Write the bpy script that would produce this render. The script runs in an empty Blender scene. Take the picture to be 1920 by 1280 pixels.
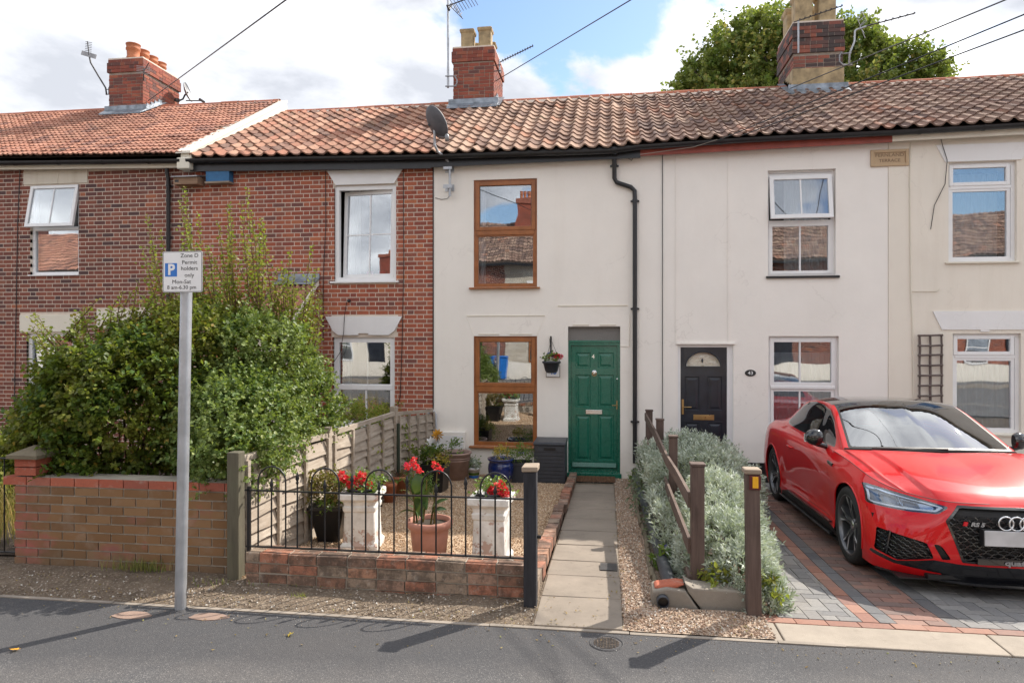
import bpy, bmesh, math, random
import numpy as np
from mathutils import Vector, Matrix, Euler, noise as mnoise

random.seed(7)
rng = np.random.default_rng(11)
R = math.radians
S = bpy.context.scene
COL = S.collection
PI = math.pi

# ------------------------------------------------------------------ camera
F, HOR, CAMZ = 1280.0, 634.0, 1.9
YAW = math.atan(180 / 1280)
CA, SA = math.cos(YAW), math.sin(YAW)
cam_d = bpy.data.cameras.new('camera'); cam = bpy.data.objects.new('camera', cam_d); COL.objects.link(cam)
cam.location = (0, 0, CAMZ); cam.rotation_euler = (R(90), 0, YAW)
cam_d.sensor_width = 36; cam_d.lens = 24.0; cam_d.shift_y = -6 / 1920
cam_d.clip_start = 0.05; cam_d.clip_end = 600
S.camera = cam

# ------------------------------------------------------------------ sky, sun, exposure
SUN_EL, SUN_AZ = R(41.5), R(44.6)          # azimuth clockwise from +Y
w = bpy.data.worlds.new('World'); S.world = w; w.use_nodes = True
nt = w.node_tree; nt.nodes.clear()
def wn(t, **k):
    n = nt.nodes.new(t)
    for a, b in k.items(): setattr(n, a, b)
    return n
sky = wn('ShaderNodeTexSky', sky_type='NISHITA', sun_disc=False, sun_elevation=SUN_EL, sun_rotation=SUN_AZ)
sky.altitude = 20; sky.dust_density = 0.6; sky.ozone_density = 2.2
bsky = wn('ShaderNodeBackground'); bsky.inputs[1].default_value = 0.075
bcl = wn('ShaderNodeBackground'); bcl.inputs[1].default_value = 1.0
mixb = wn('ShaderNodeMixShader'); out = wn('ShaderNodeOutputWorld')
tc = wn('ShaderNodeTexCoord'); sep = wn('ShaderNodeSeparateXYZ')
zc = wn('ShaderNodeMath', operation='MAXIMUM'); zc.inputs[1].default_value = 0.0
za = wn('ShaderNodeMath', operation='ADD'); za.inputs[1].default_value = 0.34
dx = wn('ShaderNodeMath', operation='DIVIDE'); dy = wn('ShaderNodeMath', operation='DIVIDE')
cmb = wn('ShaderNodeCombineXYZ')
LK = nt.links.new
LK(tc.outputs['Generated'], sep.inputs[0]); LK(sep.outputs[2], zc.inputs[0]); LK(zc.outputs[0], za.inputs[0])
LK(sep.outputs[0], dx.inputs[0]); LK(za.outputs[0], dx.inputs[1]); LK(sep.outputs[1], dy.inputs[0]); LK(za.outputs[0], dy.inputs[1])
LK(dx.outputs[0], cmb.inputs[0]); LK(dy.outputs[0], cmb.inputs[1]); LK(sep.outputs[2], cmb.inputs[2])
def wnoise(scale, detail, rough, off, dist=0.0):
    mp = wn('ShaderNodeMapping'); mp.inputs[1].default_value = off
    LK(cmb.outputs[0], mp.inputs[0])
    n = wn('ShaderNodeTexNoise'); n.inputs['Scale'].default_value = scale; n.inputs['Detail'].default_value = detail
    n.inputs['Roughness'].default_value = rough; n.inputs['Distortion'].default_value = dist
    LK(mp.outputs[0], n.inputs['Vector']); return n
CLOUD_OFF = (9.3, 6.2, 5.1)
n1 = wnoise(1.55, 9, 0.56, CLOUD_OFF, 0.25)
cov = wn('ShaderNodeValToRGB'); cov.color_ramp.elements[0].position = 0.405; cov.color_ramp.elements[1].position = 0.465
cov.color_ramp.interpolation = 'EASE'
LK(n1.outputs[0], cov.inputs[0])
n2 = wnoise(1.9, 7, 0.55, (CLOUD_OFF[0] + 1.3, CLOUD_OFF[1] + .4, 2.0), 0.2)
shd = wn('ShaderNodeValToRGB')
shd.color_ramp.elements[0].position = 0.40; shd.color_ramp.elements[0].color = (.335, .35, .385, 1)
shd.color_ramp.elements[1].position = 0.66; shd.color_ramp.elements[1].color = (1.12, 1.12, 1.11, 1)
e = shd.color_ramp.elements.new(0.53); e.color = (.56, .57, .60, 1)
LK(n2.outputs[0], shd.inputs[0])
LK(shd.outputs[0], bcl.inputs[0])
LK(sky.outputs[0], bsky.inputs[0]); LK(cov.outputs[0], mixb.inputs[0]); LK(bsky.outputs[0], mixb.inputs[1]); LK(bcl.outputs[0], mixb.inputs[2])
LK(mixb.outputs[0], out.inputs[0])
CLOUD_STRENGTH = 0.76
bcl.inputs[1].default_value = CLOUD_STRENGTH

sd = bpy.data.lights.new('sun', 'SUN'); sd.energy = 2.4; sd.angle = R(0.55); sd.color = (1.0, .93, .83)
sun = bpy.data.objects.new('sun', sd); COL.objects.link(sun)
SD = Vector((math.sin(SUN_AZ) * math.cos(SUN_EL), math.cos(SUN_AZ) * math.cos(SUN_EL), math.sin(SUN_EL)))
sun.rotation_euler = SD.to_track_quat('Z', 'Y').to_euler(); sun.location = (20, 20, 30)
S.view_settings.view_transform = 'Standard'; S.view_settings.look = 'None'
S.view_settings.gamma = 1.0; S.view_settings.exposure = 1.58
S.view_settings.use_curve_mapping = False
try:
    S.cycles.max_bounces = 8; S.cycles.transparent_max_bounces = 16
    S.cycles.use_denoising = True; S.cycles.sample_clamp_indirect = 6
except Exception: pass

# ------------------------------------------------------------------ survey helpers (photo measurements -> metres)
def rr(px, py):
    u = (px - 960) / F
    return (u * CA - SA, u * SA + CA, (HOR - py) / F)
def at(px, py, Y):
    r = rr(px, py); t = Y / r[1]
    return Vector((r[0] * t, Y, CAMZ + r[2] * t))
def gz(Y):
    return -0.06 * (min(max(Y, 4.9), 11.3) - 4.9)
def gat(px, py):
    r = rr(px, py); t = 4.0
    for _ in range(30): t = (gz(t * r[1]) - CAMZ) / r[2]
    return Vector((r[0] * t, r[1] * t, gz(t * r[1])))
GD = [(4.76, 0.0), (5.3, -.045), (6.3, -.092), (9.3, -.166), (11.3, -.378)]
def gd(Y):                                 # the driveway dips, levels out under the car, then drops to the house
    if Y <= GD[0][0]: return 0.0
    for (a, p), (b, q) in zip(GD[:-1], GD[1:]):
        if Y <= b: return p + (q - p) * (Y - a) / (b - a)
    return GD[-1][1]
def proj(p):
    xc = p[0] * CA + p[1] * SA; zc_ = -p[0] * SA + p[1] * CA
    if zc_ < .1: return (-9999, -9999, 1e9)
    return (960 + F * xc / zc_, HOR - F * (p[2] - CAMZ) / zc_, zc_)
FY = 11.2                                  # the fronts of the terrace
def fx(px, Y=FY): return at(px, HOR, Y).x
def rect(pl, pr, pt, pb, Y=FY):
    m = (pl + pr) / 2
    return (fx(pl, Y), fx(pr, Y), at(m, pb, Y).z, at(m, pt, Y).z)

# ------------------------------------------------------------------ objects
def worigin(o):
    v = Vector((0, 0, 0))
    while o is not None: v = v + o.location; o = o.parent
    return v
def thing(name, label, cat, loc=(0, 0, 0), group=None, rotz=0):
    o = bpy.data.objects.new(name, None); COL.objects.link(o); o.empty_display_size = .1
    o.location = loc; o.rotation_euler = (0, 0, rotz)
    o['label'] = label; o['category'] = cat
    if group: o['group'] = group
    return o
def tag(o, label, cat, group=None):
    o['label'] = label; o['category'] = cat
    if group: o['group'] = group
    return o
class MB:
    def __init__(s): s.v = []; s.f = []; s.sm = []; s.r = []; s.cr = 0.0
    def add(s, vs, fs, smooth=False, M=None):
        b = len(s.v)
        if M is not None: vs = [M @ Vector(v) for v in vs]
        s.v += [tuple(v) for v in vs]
        for f in fs: s.f.append([b + i for i in f]); s.sm.append(smooth); s.r.append(s.cr)
        return s
    def box(s, x0, x1, y0, y1, z0, z1, M=None):
        vs = [(x0, y0, z0), (x1, y0, z0), (x1, y1, z0), (x0, y1, z0), (x0, y0, z1), (x1, y0, z1), (x1, y1, z1), (x0, y1, z1)]
        return s.add(vs, [(0, 3, 2, 1), (4, 5, 6, 7), (0, 1, 5, 4), (1, 2, 6, 5), (2, 3, 7, 6), (3, 0, 4, 7)], M=M)
    def bar(s, a, b, w, h, up=(0, 0, 1), ext=0.0):
        a = Vector(a); b = Vector(b); d = (b - a); L = d.length; d.normalize()
        a = a - d * ext; L += 2 * ext
        u = Vector(up); sx = d.cross(u)
        if sx.length < 1e-4: u = Vector((0, 1, 0)); sx = d.cross(u)
        sx.normalize(); u = sx.cross(d).normalized()
        M = Matrix(((sx.x, d.x, u.x, a.x), (sx.y, d.y, u.y, a.y), (sx.z, d.z, u.z, a.z), (0, 0, 0, 1)))
        return s.box(-w / 2, w / 2, 0, L, -h / 2, h / 2, M=M)
    def tube(s, pts, r, n=10, cap=True, smooth=True):
        pts = [Vector(p) for p in pts]; rs = r if isinstance(r, (list, tuple)) else [r] * len(pts)
        rings = []; pu = None
        for i, p in enumerate(pts):
            d = (pts[min(i + 1, len(pts) - 1)] - pts[max(i - 1, 0)])
            if d.length < 1e-9: d = Vector((0, 0, 1))
            d.normalize()
            if pu is None:
                pu = Vector((0, 0, 1)) if abs(d.z) < .9 else Vector((1, 0, 0))
            u = (pu - d * pu.dot(d))
            if u.length < 1e-6: u = d.orthogonal()
            u.normalize(); pu = u; v = d.cross(u)
            rings.append([p + (u * math.cos(2 * PI * k / n) + v * math.sin(2 * PI * k / n)) * rs[i] for k in range(n)])
        vs = [q for rg in rings for q in rg]
        fs = [(i * n + k, i * n + (k + 1) % n, (i + 1) * n + (k + 1) % n, (i + 1) * n + k) for i in range(len(pts) - 1) for k in range(n)]
        s.add(vs, fs, smooth)
        if cap:
            s.add(rings[0], [tuple(range(n))[::-1]]); s.add(rings[-1], [tuple(range(n))])
        return s
    def lathe(s, prof, c=(0, 0, 0), n=24, smooth=True, sx=1, sy=1, M=None):
        vs = []
        for (r, z) in prof:
            for k in range(n):
                a = 2 * PI * k / n
                vs.append((c[0] + r * math.cos(a) * sx, c[1] + r * math.sin(a) * sy, c[2] + z))
        m = len(prof)
        fs = [(i * n + k, i * n + (k + 1) % n, (i + 1) * n + (k + 1) % n, (i + 1) * n + k) for i in range(m - 1) for k in range(n)]
        return s.add(vs, fs, smooth, M=M)
    def squarelathe(s, prof, c=(0, 0, 0), rot=0, bev=.12):
        vs = []; n = 8
        for (r, z) in prof:
            b = r * bev
            for (x, y) in ((r, -r + b), (r, r - b), (r - b, r), (-r + b, r), (-r, r - b), (-r, -r + b), (-r + b, -r), (r - b, -r)):
                vs.append((c[0] + x * math.cos(rot) - y * math.sin(rot), c[1] + x * math.sin(rot) + y * math.cos(rot), c[2] + z))
        m = len(prof)
        fs = [(i * n + k, i * n + (k + 1) % n, (i + 1) * n + (k + 1) % n, (i + 1) * n + k) for i in range(m - 1) for k in range(n)]
        return s.add(vs, fs)
    def prism(s, poly, y0, y1):            # polygon in XZ pushed along Y
        n = len(poly)
        vs = [(x, y0, z) for x, z in poly] + [(x, y1, z) for x, z in poly]
        fs = [tuple(range(n)), tuple(range(n, 2 * n))[::-1]] + [(i, i + n, (i + 1) % n + n, (i + 1) % n) for i in range(n)]
        return s.add(vs, fs)
    def prismx(s, poly, x0, x1):           # polygon in YZ pushed along X
        n = len(poly)
        vs = [(x0, y, z) for y, z in poly] + [(x1, y, z) for y, z in poly]
        fs = [tuple(range(n)), tuple(range(n, 2 * n))[::-1]] + [(i, i + n, (i + 1) % n + n, (i + 1) % n) for i in range(n)]
        return s.add(vs, fs)
    def prismz(s, poly, z0, z1):
        n = len(poly)
        vs = [(x, y, z0) for x, y in poly] + [(x, y, z1) for x, y in poly]
        fs = [tuple(range(n))[::-1], tuple(range(n, 2 * n))] + [(i, (i + 1) % n, (i + 1) % n + n, i + n) for i in range(n)]
        return s.add(vs, fs)
    def grid(s, pts, smooth=True):         # rows of points
        m = len(pts); n = len(pts[0])
        return s.add([p for r_ in pts for p in r_], [(i * n + j, i * n + j + 1, (i + 1) * n + j + 1, (i + 1) * n + j) for i in range(m - 1) for j in range(n - 1)], smooth)
    def mesh(s, name, mat, org=(0, 0, 0), fixn=True):
        me = bpy.data.meshes.new(name)
        ox, oy, oz = org
        me.from_pydata([(x - ox, y - oy, z - oz) for x, y, z in s.v], [], s.f)
        me.polygons.foreach_set('use_smooth', s.sm)
        if any(s.r):
            a = me.attributes.new('rnd', 'FLOAT', 'FACE'); a.data.foreach_set('value', s.r)
        if mat is not None: me.materials.append(mat)
        if fixn:
            bm = bmesh.new(); bm.from_mesh(me); bmesh.ops.recalc_face_normals(bm, faces=bm.faces[:]); bm.to_mesh(me); bm.free()
        me.update()
        return me
    def build(s, name, mat, parent=None, kind=None, fixn=True, bevel=0, loc=None):
        org = worigin(parent) if parent is not None else Vector((0, 0, 0))
        if loc is not None: org = Vector(loc)
        o = bpy.data.objects.new(name, s.mesh(name, mat, org, fixn)); COL.objects.link(o)
        if parent is not None: o.parent = parent
        if loc is not None:
            o.location = Vector(loc) - (worigin(parent) if parent is not None else Vector((0, 0, 0)))
        if kind: o['kind'] = kind
        if bevel:
            m = o.modifiers.new('bevel', 'BEVEL'); m.width = bevel; m.segments = 2; m.limit_method = 'ANGLE'; m.angle_limit = R(50)
        return o
def mesh_np(name, V, Fc, mat, rnd=None, smooth=False):
    me = bpy.data.meshes.new(name); n, k = Fc.shape
    me.vertices.add(len(V)); me.vertices.foreach_set('co', np.asarray(V, dtype=np.float32).ravel())
    me.loops.add(n * k); me.loops.foreach_set('vertex_index', Fc.astype(np.int32).ravel())
    me.polygons.add(n); me.polygons.foreach_set('loop_start', np.arange(0, n * k, k, dtype=np.int32))
    me.polygons.foreach_set('loop_total', np.full(n, k, dtype=np.int32))
    me.polygons.foreach_set('use_smooth', np.full(n, smooth))
    me.update(calc_edges=True)
    if rnd is not None:
        a = me.attributes.new('rnd', 'FLOAT', 'FACE'); a.data.foreach_set('value', np.asarray(rnd, dtype=np.float32))
    if mat is not None: me.materials.append(mat)
    me.validate()
    return me
def obj_np(name, V, Fc, mat, parent=None, rnd=None, kind=None, smooth=False):
    V = np.asarray(V, dtype=float)
    if parent is not None: V = V - np.array(worigin(parent))
    o = bpy.data.objects.new(name, mesh_np(name, V, Fc, mat, rnd, smooth)); COL.objects.link(o)
    if parent is not None: o.parent = parent
    if kind: o['kind'] = kind
    return o
def scatter(base_v, base_f, pos, ax, ay, az, rnd=None):
    """copies of a small mesh: pos (N,3), axis vectors (N,3) already scaled"""
    bv = np.asarray(base_v, float); bf = np.asarray(base_f); N = len(pos)
    V = pos[:, None, :] + bv[None, :, 0:1] * ax[:, None, :] + bv[None, :, 1:2] * ay[:, None, :] + bv[None, :, 2:3] * az[:, None, :]
    Fc = bf[None] + (np.arange(N) * len(bv))[:, None, None]
    r = np.repeat(rng.random(N) if rnd is None else rnd, len(bf))
    return V.reshape(-1, 3), Fc.reshape(-1, bf.shape[1]), r
def rand_frames(N, size, tilt=1.0):
    a = rng.normal(size=(N, 3)); a /= np.linalg.norm(a, axis=1)[:, None]
    b = rng.normal(size=(N, 3)); b -= a * (a * b).sum(1)[:, None]; b /= np.linalg.norm(b, axis=1)[:, None]
    c = np.cross(a, b); s = np.asarray(size).reshape(-1, 1)
    return a * s, b * s, c * s
def txt(body, size, mat, parent, origin, name='lettering', depth=.001, align='CENTER', M=None, bold=0.0, sx=1.0):
    cu = bpy.data.curves.new(name, 'FONT'); cu.body = body; cu.size = size; cu.align_x = align; cu.align_y = 'CENTER'
    cu.extrude = depth; cu.offset = bold; cu.resolution_u = 3
    o = bpy.data.objects.new('tmp', cu); COL.objects.link(o)
    dg = bpy.context.evaluated_depsgraph_get(); me = bpy.data.meshes.new_from_object(o.evaluated_get(dg))
    bpy.data.objects.remove(o)
    T = Matrix.Translation(origin) @ (M if M is not None else Matrix.Rotation(R(90), 4, 'X')) @ Matrix.Diagonal((sx, 1, 1, 1))
    me.transform(Matrix.Translation(-(worigin(parent))) @ T if parent is not None else T)
    me.materials.clear(); me.materials.append(mat); me.name = name
    q = bpy.data.objects.new(name, me); COL.objects.link(q); q.parent = parent
    return q

# ------------------------------------------------------------------ materials
class NT:
    def __init__(s, name):
        s.m = bpy.data.materials.new(name); s.m.use_nodes = True; s.t = s.m.node_tree; s.t.nodes.clear()
        s.o = s.n('ShaderNodeOutputMaterial'); s.b = s.n('ShaderNodeBsdfPrincipled'); s.l(s.b.outputs[0], s.o.inputs[0])
    def n(s, t, **k):
        x = s.t.nodes.new(t)
        for a, b in k.items(): setattr(x, a, b)
        return x
    def l(s, a, b): s.t.links.new(a, b)
    def set(s, **k):
        for a, b in k.items(): s.b.inputs[a.replace('_', ' ')].default_value = b
    def pos(s):
        if not hasattr(s, '_p'): s._p = s.n('ShaderNodeNewGeometry').outputs['Position']
        return s._p
    def noise(s, scale, detail=4, rough=.55, stretch=None, dist=0):
        n = s.n('ShaderNodeTexNoise'); n.inputs['Scale'].default_value = scale; n.inputs['Detail'].default_value = detail
        n.inputs['Roughness'].default_value = rough; n.inputs['Distortion'].default_value = dist
        if stretch:
            mp = s.n('ShaderNodeMapping'); mp.inputs[3].default_value = stretch; s.l(s.pos(), mp.inputs[0]); s.l(mp.outputs[0], n.inputs['Vector'])
        else: s.l(s.pos(), n.inputs['Vector'])
        return n.outputs[0]
    def vor(s, scale, feature='F1', rnd=1.0, out='Distance', stretch=None):
        n = s.n('ShaderNodeTexVoronoi', feature=feature); n.inputs['Scale'].default_value = scale; n.inputs['Randomness'].default_value = rnd
        if stretch:
            mp = s.n('ShaderNodeMapping'); mp.inputs[3].default_value = stretch; s.l(s.pos(), mp.inputs[0]); s.l(mp.outputs[0], n.inputs['Vector'])
        else: s.l(s.pos(), n.inputs['Vector'])
        return n.outputs[out]
    def ramp(s, fac, els, interp='LINEAR'):
        r = s.n('ShaderNodeValToRGB'); c = r.color_ramp; c.interpolation = interp
        while len(c.elements) < len(els): c.elements.new(.5)
        for e_, (p, col) in zip(c.elements, els):
            e_.position = p; e_.color = (tuple(col) + (1,))[:4] if isinstance(col, tuple) else (col, col, col, 1)
        if fac is not None: s.l(fac, r.inputs[0])
        return r.outputs[0]
    def mix(s, fac, a, b, mode='MIX'):
        m = s.n('ShaderNodeMix', data_type='RGBA', blend_type=mode)
        for i, x in ((0, fac), (6, a), (7, b)):
            if isinstance(x, (int, float)): m.inputs[i].default_value = x
            elif isinstance(x, tuple): m.inputs[i].default_value = x + (1,) if len(x) == 3 else x
            else: s.l(x, m.inputs[i])
        return m.outputs[2]
    def math(s, op, a, b=None, c=None):
        m = s.n('ShaderNodeMath', operation=op)
        for i, x in enumerate((a, b, c)):
            if x is None: continue
            if isinstance(x, (int, float)): m.inputs[i].default_value = x
            else: s.l(x, m.inputs[i])
        return m.outputs[0]
    def rnd(s):
        a = s.n('ShaderNodeAttribute', attribute_name='rnd'); o = s.n('ShaderNodeObjectInfo')
        return s.math('FRACT', s.math('ADD', a.outputs['Fac'], o.outputs['Random']))
    def bump(s, h, strength=.3, dist=.01):
        b = s.n('ShaderNodeBump'); b.inputs['Strength'].default_value = strength; b.inputs['Distance'].default_value = dist
        s.l(h, b.inputs['Height']); s.l(b.outputs[0], s.b.inputs['Normal']); return b
    def col(s, c):
        if isinstance(c, tuple): s.b.inputs['Base Color'].default_value = c + (1,)
        else: s.l(c, s.b.inputs['Base Color'])
    def rough(s, c):
        if isinstance(c, (int, float)): s.b.inputs['Roughness'].default_value = c
        else: s.l(c, s.b.inputs['Roughness'])

def paint(name, c, rough=.45, metal=0, coat=0, var=.08, bump=0, bscale=60, spec=.5):
    t = NT(name); n = t.noise(7, 5); dark = tuple(x * (1 - var * 2.2) for x in c)
    t.col(t.mix(t.ramp(n, [(.35, 0.0), (.7, 1.0)]), dark, c)); t.set(Metallic=metal, Coat_Weight=coat); t.b.inputs['Specular IOR Level'].default_value = spec
    t.rough(t.math('MULTIPLY_ADD', t.noise(19, 3), .18, rough - .09))
    if bump: t.bump(t.noise(bscale, 4), bump, .004)
    return t.m
def brickmat(name, els, soot=.35, soot_col=(.05, .035, .03), pale=.0, grime=0.0):
    t = NT(name); r = t.rnd()
    c = t.ramp(r, els, 'CONSTANT')
    c = t.mix(t.ramp(t.noise(55, 4, .7), [(.3, 0.0), (.75, 1.0)]), t.mix(.30, c, (0.02, .012, .01)), c)
    c = t.mix(t.math('MULTIPLY', t.ramp(t.noise(.9, 5, .6), [(.48, 0.0), (.7, 1.0)]), soot), c, soot_col)
    c = t.mix(t.math('MULTIPLY', t.ramp(t.noise(13, 6, .7), [(.55, 0.0), (.72, 1.0)]), .35 + pale), c, (.46, .40, .34) if pale else soot_col)
    if grime:
        c = t.mix(t.math('MULTIPLY', t.ramp(t.noise(5.5, 8, .78), [(.45, 0.0), (.56, 1.0)]), grime), c, (.045, .034, .026))
        c = t.mix(t.math('MULTIPLY', t.ramp(t.noise(30, 6, .8), [(.60, 0.0), (.68, 1.0)]), .6), c, (.50, .44, .38))
    t.col(c); t.rough(.86); t.bump(t.noise(90, 6, .7), .5, .004)
    return t.m

M = {}
HB = (.235, .058, .036)
M['brick_a'] = brickmat('dark red brick', [(0, (.20, .070, .050)), (.15, (.26, .082, .055)), (.34, (.15, .062, .054)), (.42, (.29, .095, .060)), (.60, (.22, .078, .056)), (.74, (.11, .056, .054)), (.80, (.31, .12, .078)), (.88, (.23, .088, .066)), (.972, (.42, .14, .07))], soot=.30)
M['brick_b'] = brickmat('orange red brick', [(0, (.37, .092, .050)), (.15, (.43, .115, .060)), (.30, (.30, .082, .054)), (.42, (.46, .135, .070)), (.60, (.37, .11, .066)), (.74, (.22, .085, .068)), (.80, (.33, .11, .072)), (.95, (.52, .17, .08))], soot=.2)
M['brick_chim'] = brickmat('chimney brick', [(0, (.27, .065, .04)), (.25, (.33, .085, .05)), (.5, (.22, .07, .05)), (.7, (.36, .11, .06)), (.86, (.15, .06, .05))], soot=.55)
M['brick_soot'] = brickmat('sooty brick', [(0, (.08, .055, .052)), (.25, (.26, .09, .065)), (.45, (.07, .055, .052)), (.65, (.34, .11, .07)), (.82, (.13, .07, .06))], soot=.6)
M['brick_low'] = brickmat('old garden brick', [(0, (.42, .175, .105)), (.2, (.30, .155, .10)), (.4, (.46, .24, .15)), (.55, (.25, .15, .105)), (.7, (.38, .23, .16)), (.85, (.34, .25, .18))], soot=.35, soot_col=(.06, .045, .035), pale=.45, grime=.7)
M['brick_garden'] = brickmat('red garden brick', [(0, (.44, .115, .065)), (.3, (.48, .135, .075)), (.6, (.38, .11, .07)), (.8, (.43, .15, .10))], soot=.2, pale=.05)
def sandy_brick():
    t = NT('sandy faced brick'); r = t.rnd()
    b = t.ramp(r, [(0, (.20, .105, .045)), (.3, (.235, .125, .055)), (.6, (.18, .095, .042)), (.8, (.25, .14, .065))], 'CONSTANT')
    red = t.ramp(r, [(0, (.34, .11, .085)), (.5, (.28, .10, .08))], 'CONSTANT')
    sp = t.n('ShaderNodeSeparateXYZ'); t.l(t.pos(), sp.inputs[0])
    # surface coat worn off towards the left end and the foot of the wall
    f = t.math('ADD', t.noise(1.7, 4, .6, (1, 1, 1.6)), t.math('MULTIPLY_ADD', sp.outputs[0], -.055, -.27))
    c = t.mix(t.ramp(f, [(.50, 0.0), (.60, 1.0)]), b, red)
    c = t.mix(t.math('MULTIPLY', t.ramp(t.noise(5, 5, .7), [(.5, 0.0), (.75, 1.0)]), .35), c, (.40, .33, .27))
    foot = t.math('MULTIPLY', t.ramp(t.math('MULTIPLY_ADD', sp.outputs[2], 1.0, t.math('MULTIPLY', t.noise(3, 4), .35)), [(.12, 1.0), (.34, 0.0)]), .55)
    c = t.mix(foot, c, (.13, .105, .07))
    t.col(c); t.rough(.9); t.bump(t.noise(120, 4, .7), .35, .003); return t.m
M['brick_sandy'] = sandy_brick()
def mortar(name, c, k=.5):
    t = NT(name); t.col(t.mix(t.ramp(t.noise(8, 6, .7), [(.3, 0.0), (.75, 1.0)]), tuple(x * k for x in c), c)); t.rough(.95); t.bump(t.noise(150, 4), .6, .004); return t.m
M['mortar'] = mortar('lime mortar', (.72, .62, .52), .8)
M['mortar_dark'] = mortar('dark mortar', (.45, .38, .31))
M['mortar_grey'] = mortar('grey mortar', (.46, .41, .34), .6)

def stucco(name, c, dirt=.25, streak=.5):
    t = NT(name)
    base = t.mix(t.ramp(t.noise(1.1, 5, .6), [(.3, 0.0), (.7, 1.0)]), tuple(x * .93 for x in c), c)
    st = t.ramp(t.noise(3.0, 5, .65, (1.6, 1, .18)), [(.50, 0.0), (.78, 1.0)])
    base = t.mix(t.math('MULTIPLY', st, streak * .35), base, (c[0] * .70, c[1] * .64, c[2] * .56))
    sp = t.n('ShaderNodeSeparateXYZ'); t.l(t.pos(), sp.inputs[0])
    low = t.ramp(t.math('MULTIPLY_ADD', t.noise(4, 5), .7, sp.outputs[2]), [(.05, 1.0), (.75, 0.0)])
    base = t.mix(t.math('MULTIPLY', low, dirt), base, (.42, .37, .30))
    # hairline cracks
    v = t.n('ShaderNodeTexVoronoi', feature='DISTANCE_TO_EDGE'); v.inputs['Scale'].default_value = .75
    nn = t.n('ShaderNodeTexNoise'); nn.inputs['Scale'].default_value = 2.2; nn.inputs['Detail'].default_value = 6; t.l(t.pos(), nn.inputs['Vector'])
    vm = t.n('ShaderNodeVectorMath', operation='MULTIPLY_ADD'); t.l(nn.outputs[1], vm.inputs[0]); vm.inputs[1].default_value = (.9, .9, .9); t.l(t.pos(), vm.inputs[2])
    t.l(vm.outputs[0], v.inputs['Vector'])
    cr = t.math('MULTIPLY', t.ramp(v.outputs[0], [(0.0, 1.0), (.006, 0.0)]), t.ramp(t.noise(.8, 2), [(.50, 0.0), (.60, 1.0)]))
    base = t.mix(t.math('MULTIPLY', cr, .14), base, (.22, .18, .15))
    t.col(base); t.rough(.88)
    h = t.math('ADD', t.math('MULTIPLY', t.noise(2.6, 4), 2.2), t.math('MULTIPLY', t.noise(110, 5, .7), .35))
    t.bump(h, .35, .010); return t.m
M['cream_c'] = stucco('cream masonry paint', (.86, .815, .75), .30, .30)
M['cream_d'] = stucco('ivory masonry paint', (.86, .82, .765), .2, .2)
M['cream_e'] = stucco('beige masonry paint', (.80, .74, .645), .4, .6)
M['cream_trim'] = stucco('cream trim paint', (.76, .71, .60), .2, .4)
M['white_lintel'] = stucco('white lintel paint', (.80, .79, .78), .15, .35)
M['stain_lintel'] = stucco('stained lintel paint', (.66, .60, .50), .2, 1.6)
M['sandstone'] = stucco('carved sandstone', (.52, .38, .24), .2, .8)

M['upvc'] = paint('white window plastic', (.80, .80, .80), .32, var=.02)
M['brownwood'] = paint('golden brown wood finish', (.36, .125, .035), .35, var=.14, bump=.1, bscale=40)
M['green'] = paint('green door paint', (.006, .130, .083), .28, coat=.3, var=.05, bump=.05, bscale=30)
M['blackdoor'] = paint('black wood grain door', (.018, .023, .036), .32, coat=.15, var=.2, bump=.25, bscale=45)
M['blackplastic'] = paint('black gutter plastic', (.018, .019, .022), .34, var=.15)
M['greyplastic'] = paint('dark grey plastic', (.045, .05, .062), .45, var=.12)
M['redfascia'] = paint('red fascia paint', (.33, .065, .04), .5, var=.12, bump=.1)
M['lead'] = paint('lead sheet', (.33, .37, .42), .42, metal=.35, var=.25, bump=.3, bscale=18)
M['galv'] = paint('galvanised steel', (.50, .52, .55), .42, metal=.6, var=.12, bump=.08, bscale=30)
M['dishgrey'] = paint('dish grey mesh', (.13, .13, .145), .6, var=.15)
M['alu'] = paint('dull aluminium', (.36, .36, .37), .5, metal=.6, var=.15)
M['darkmetal'] = paint('dark aerial metal', (.08, .075, .075), .55, metal=.3, var=.2)
M['iron'] = paint('black painted iron', (.012, .012, .014), .38, var=.25)
M['brass'] = paint('brass fitting', (.55, .36, .16), .3, metal=.9, var=.1)
M['chrome'] = paint('chrome', (.75, .76, .78), .12, metal=1.0, var=.03)
M['signwhite'] = paint('sign white', (.80, .80, .80), .4, var=.02)
M['signblue'] = paint('sign blue', (.02, .17, .56), .4, var=.02)
M['signblack'] = paint('sign black', (.02, .02, .02), .5, var=.02)
M['terracotta'] = paint('terracotta', (.50, .17, .075), .75, var=.16, bump=.15, bscale=40)
M['terrapink'] = paint('pink terracotta', (.52, .24, .17), .75, var=.14, bump=.12, bscale=40)
M['palepot'] = paint('pale pink plastic pot', (.40, .27, .225), .6, var=.12)
M['buffpot'] = paint('buff clay pot', (.48, .36, .20), .8, var=.22, bump=.25)
M['bluepot'] = paint('blue glaze', (.010, .025, .14), .12, coat=.6, var=.2)
M['soil'] = mortar('potting soil', (.05, .035, .022))
M['matfibre'] = mortar('coir mat', (.20, .10, .05))
M['white_old'] = None
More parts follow.
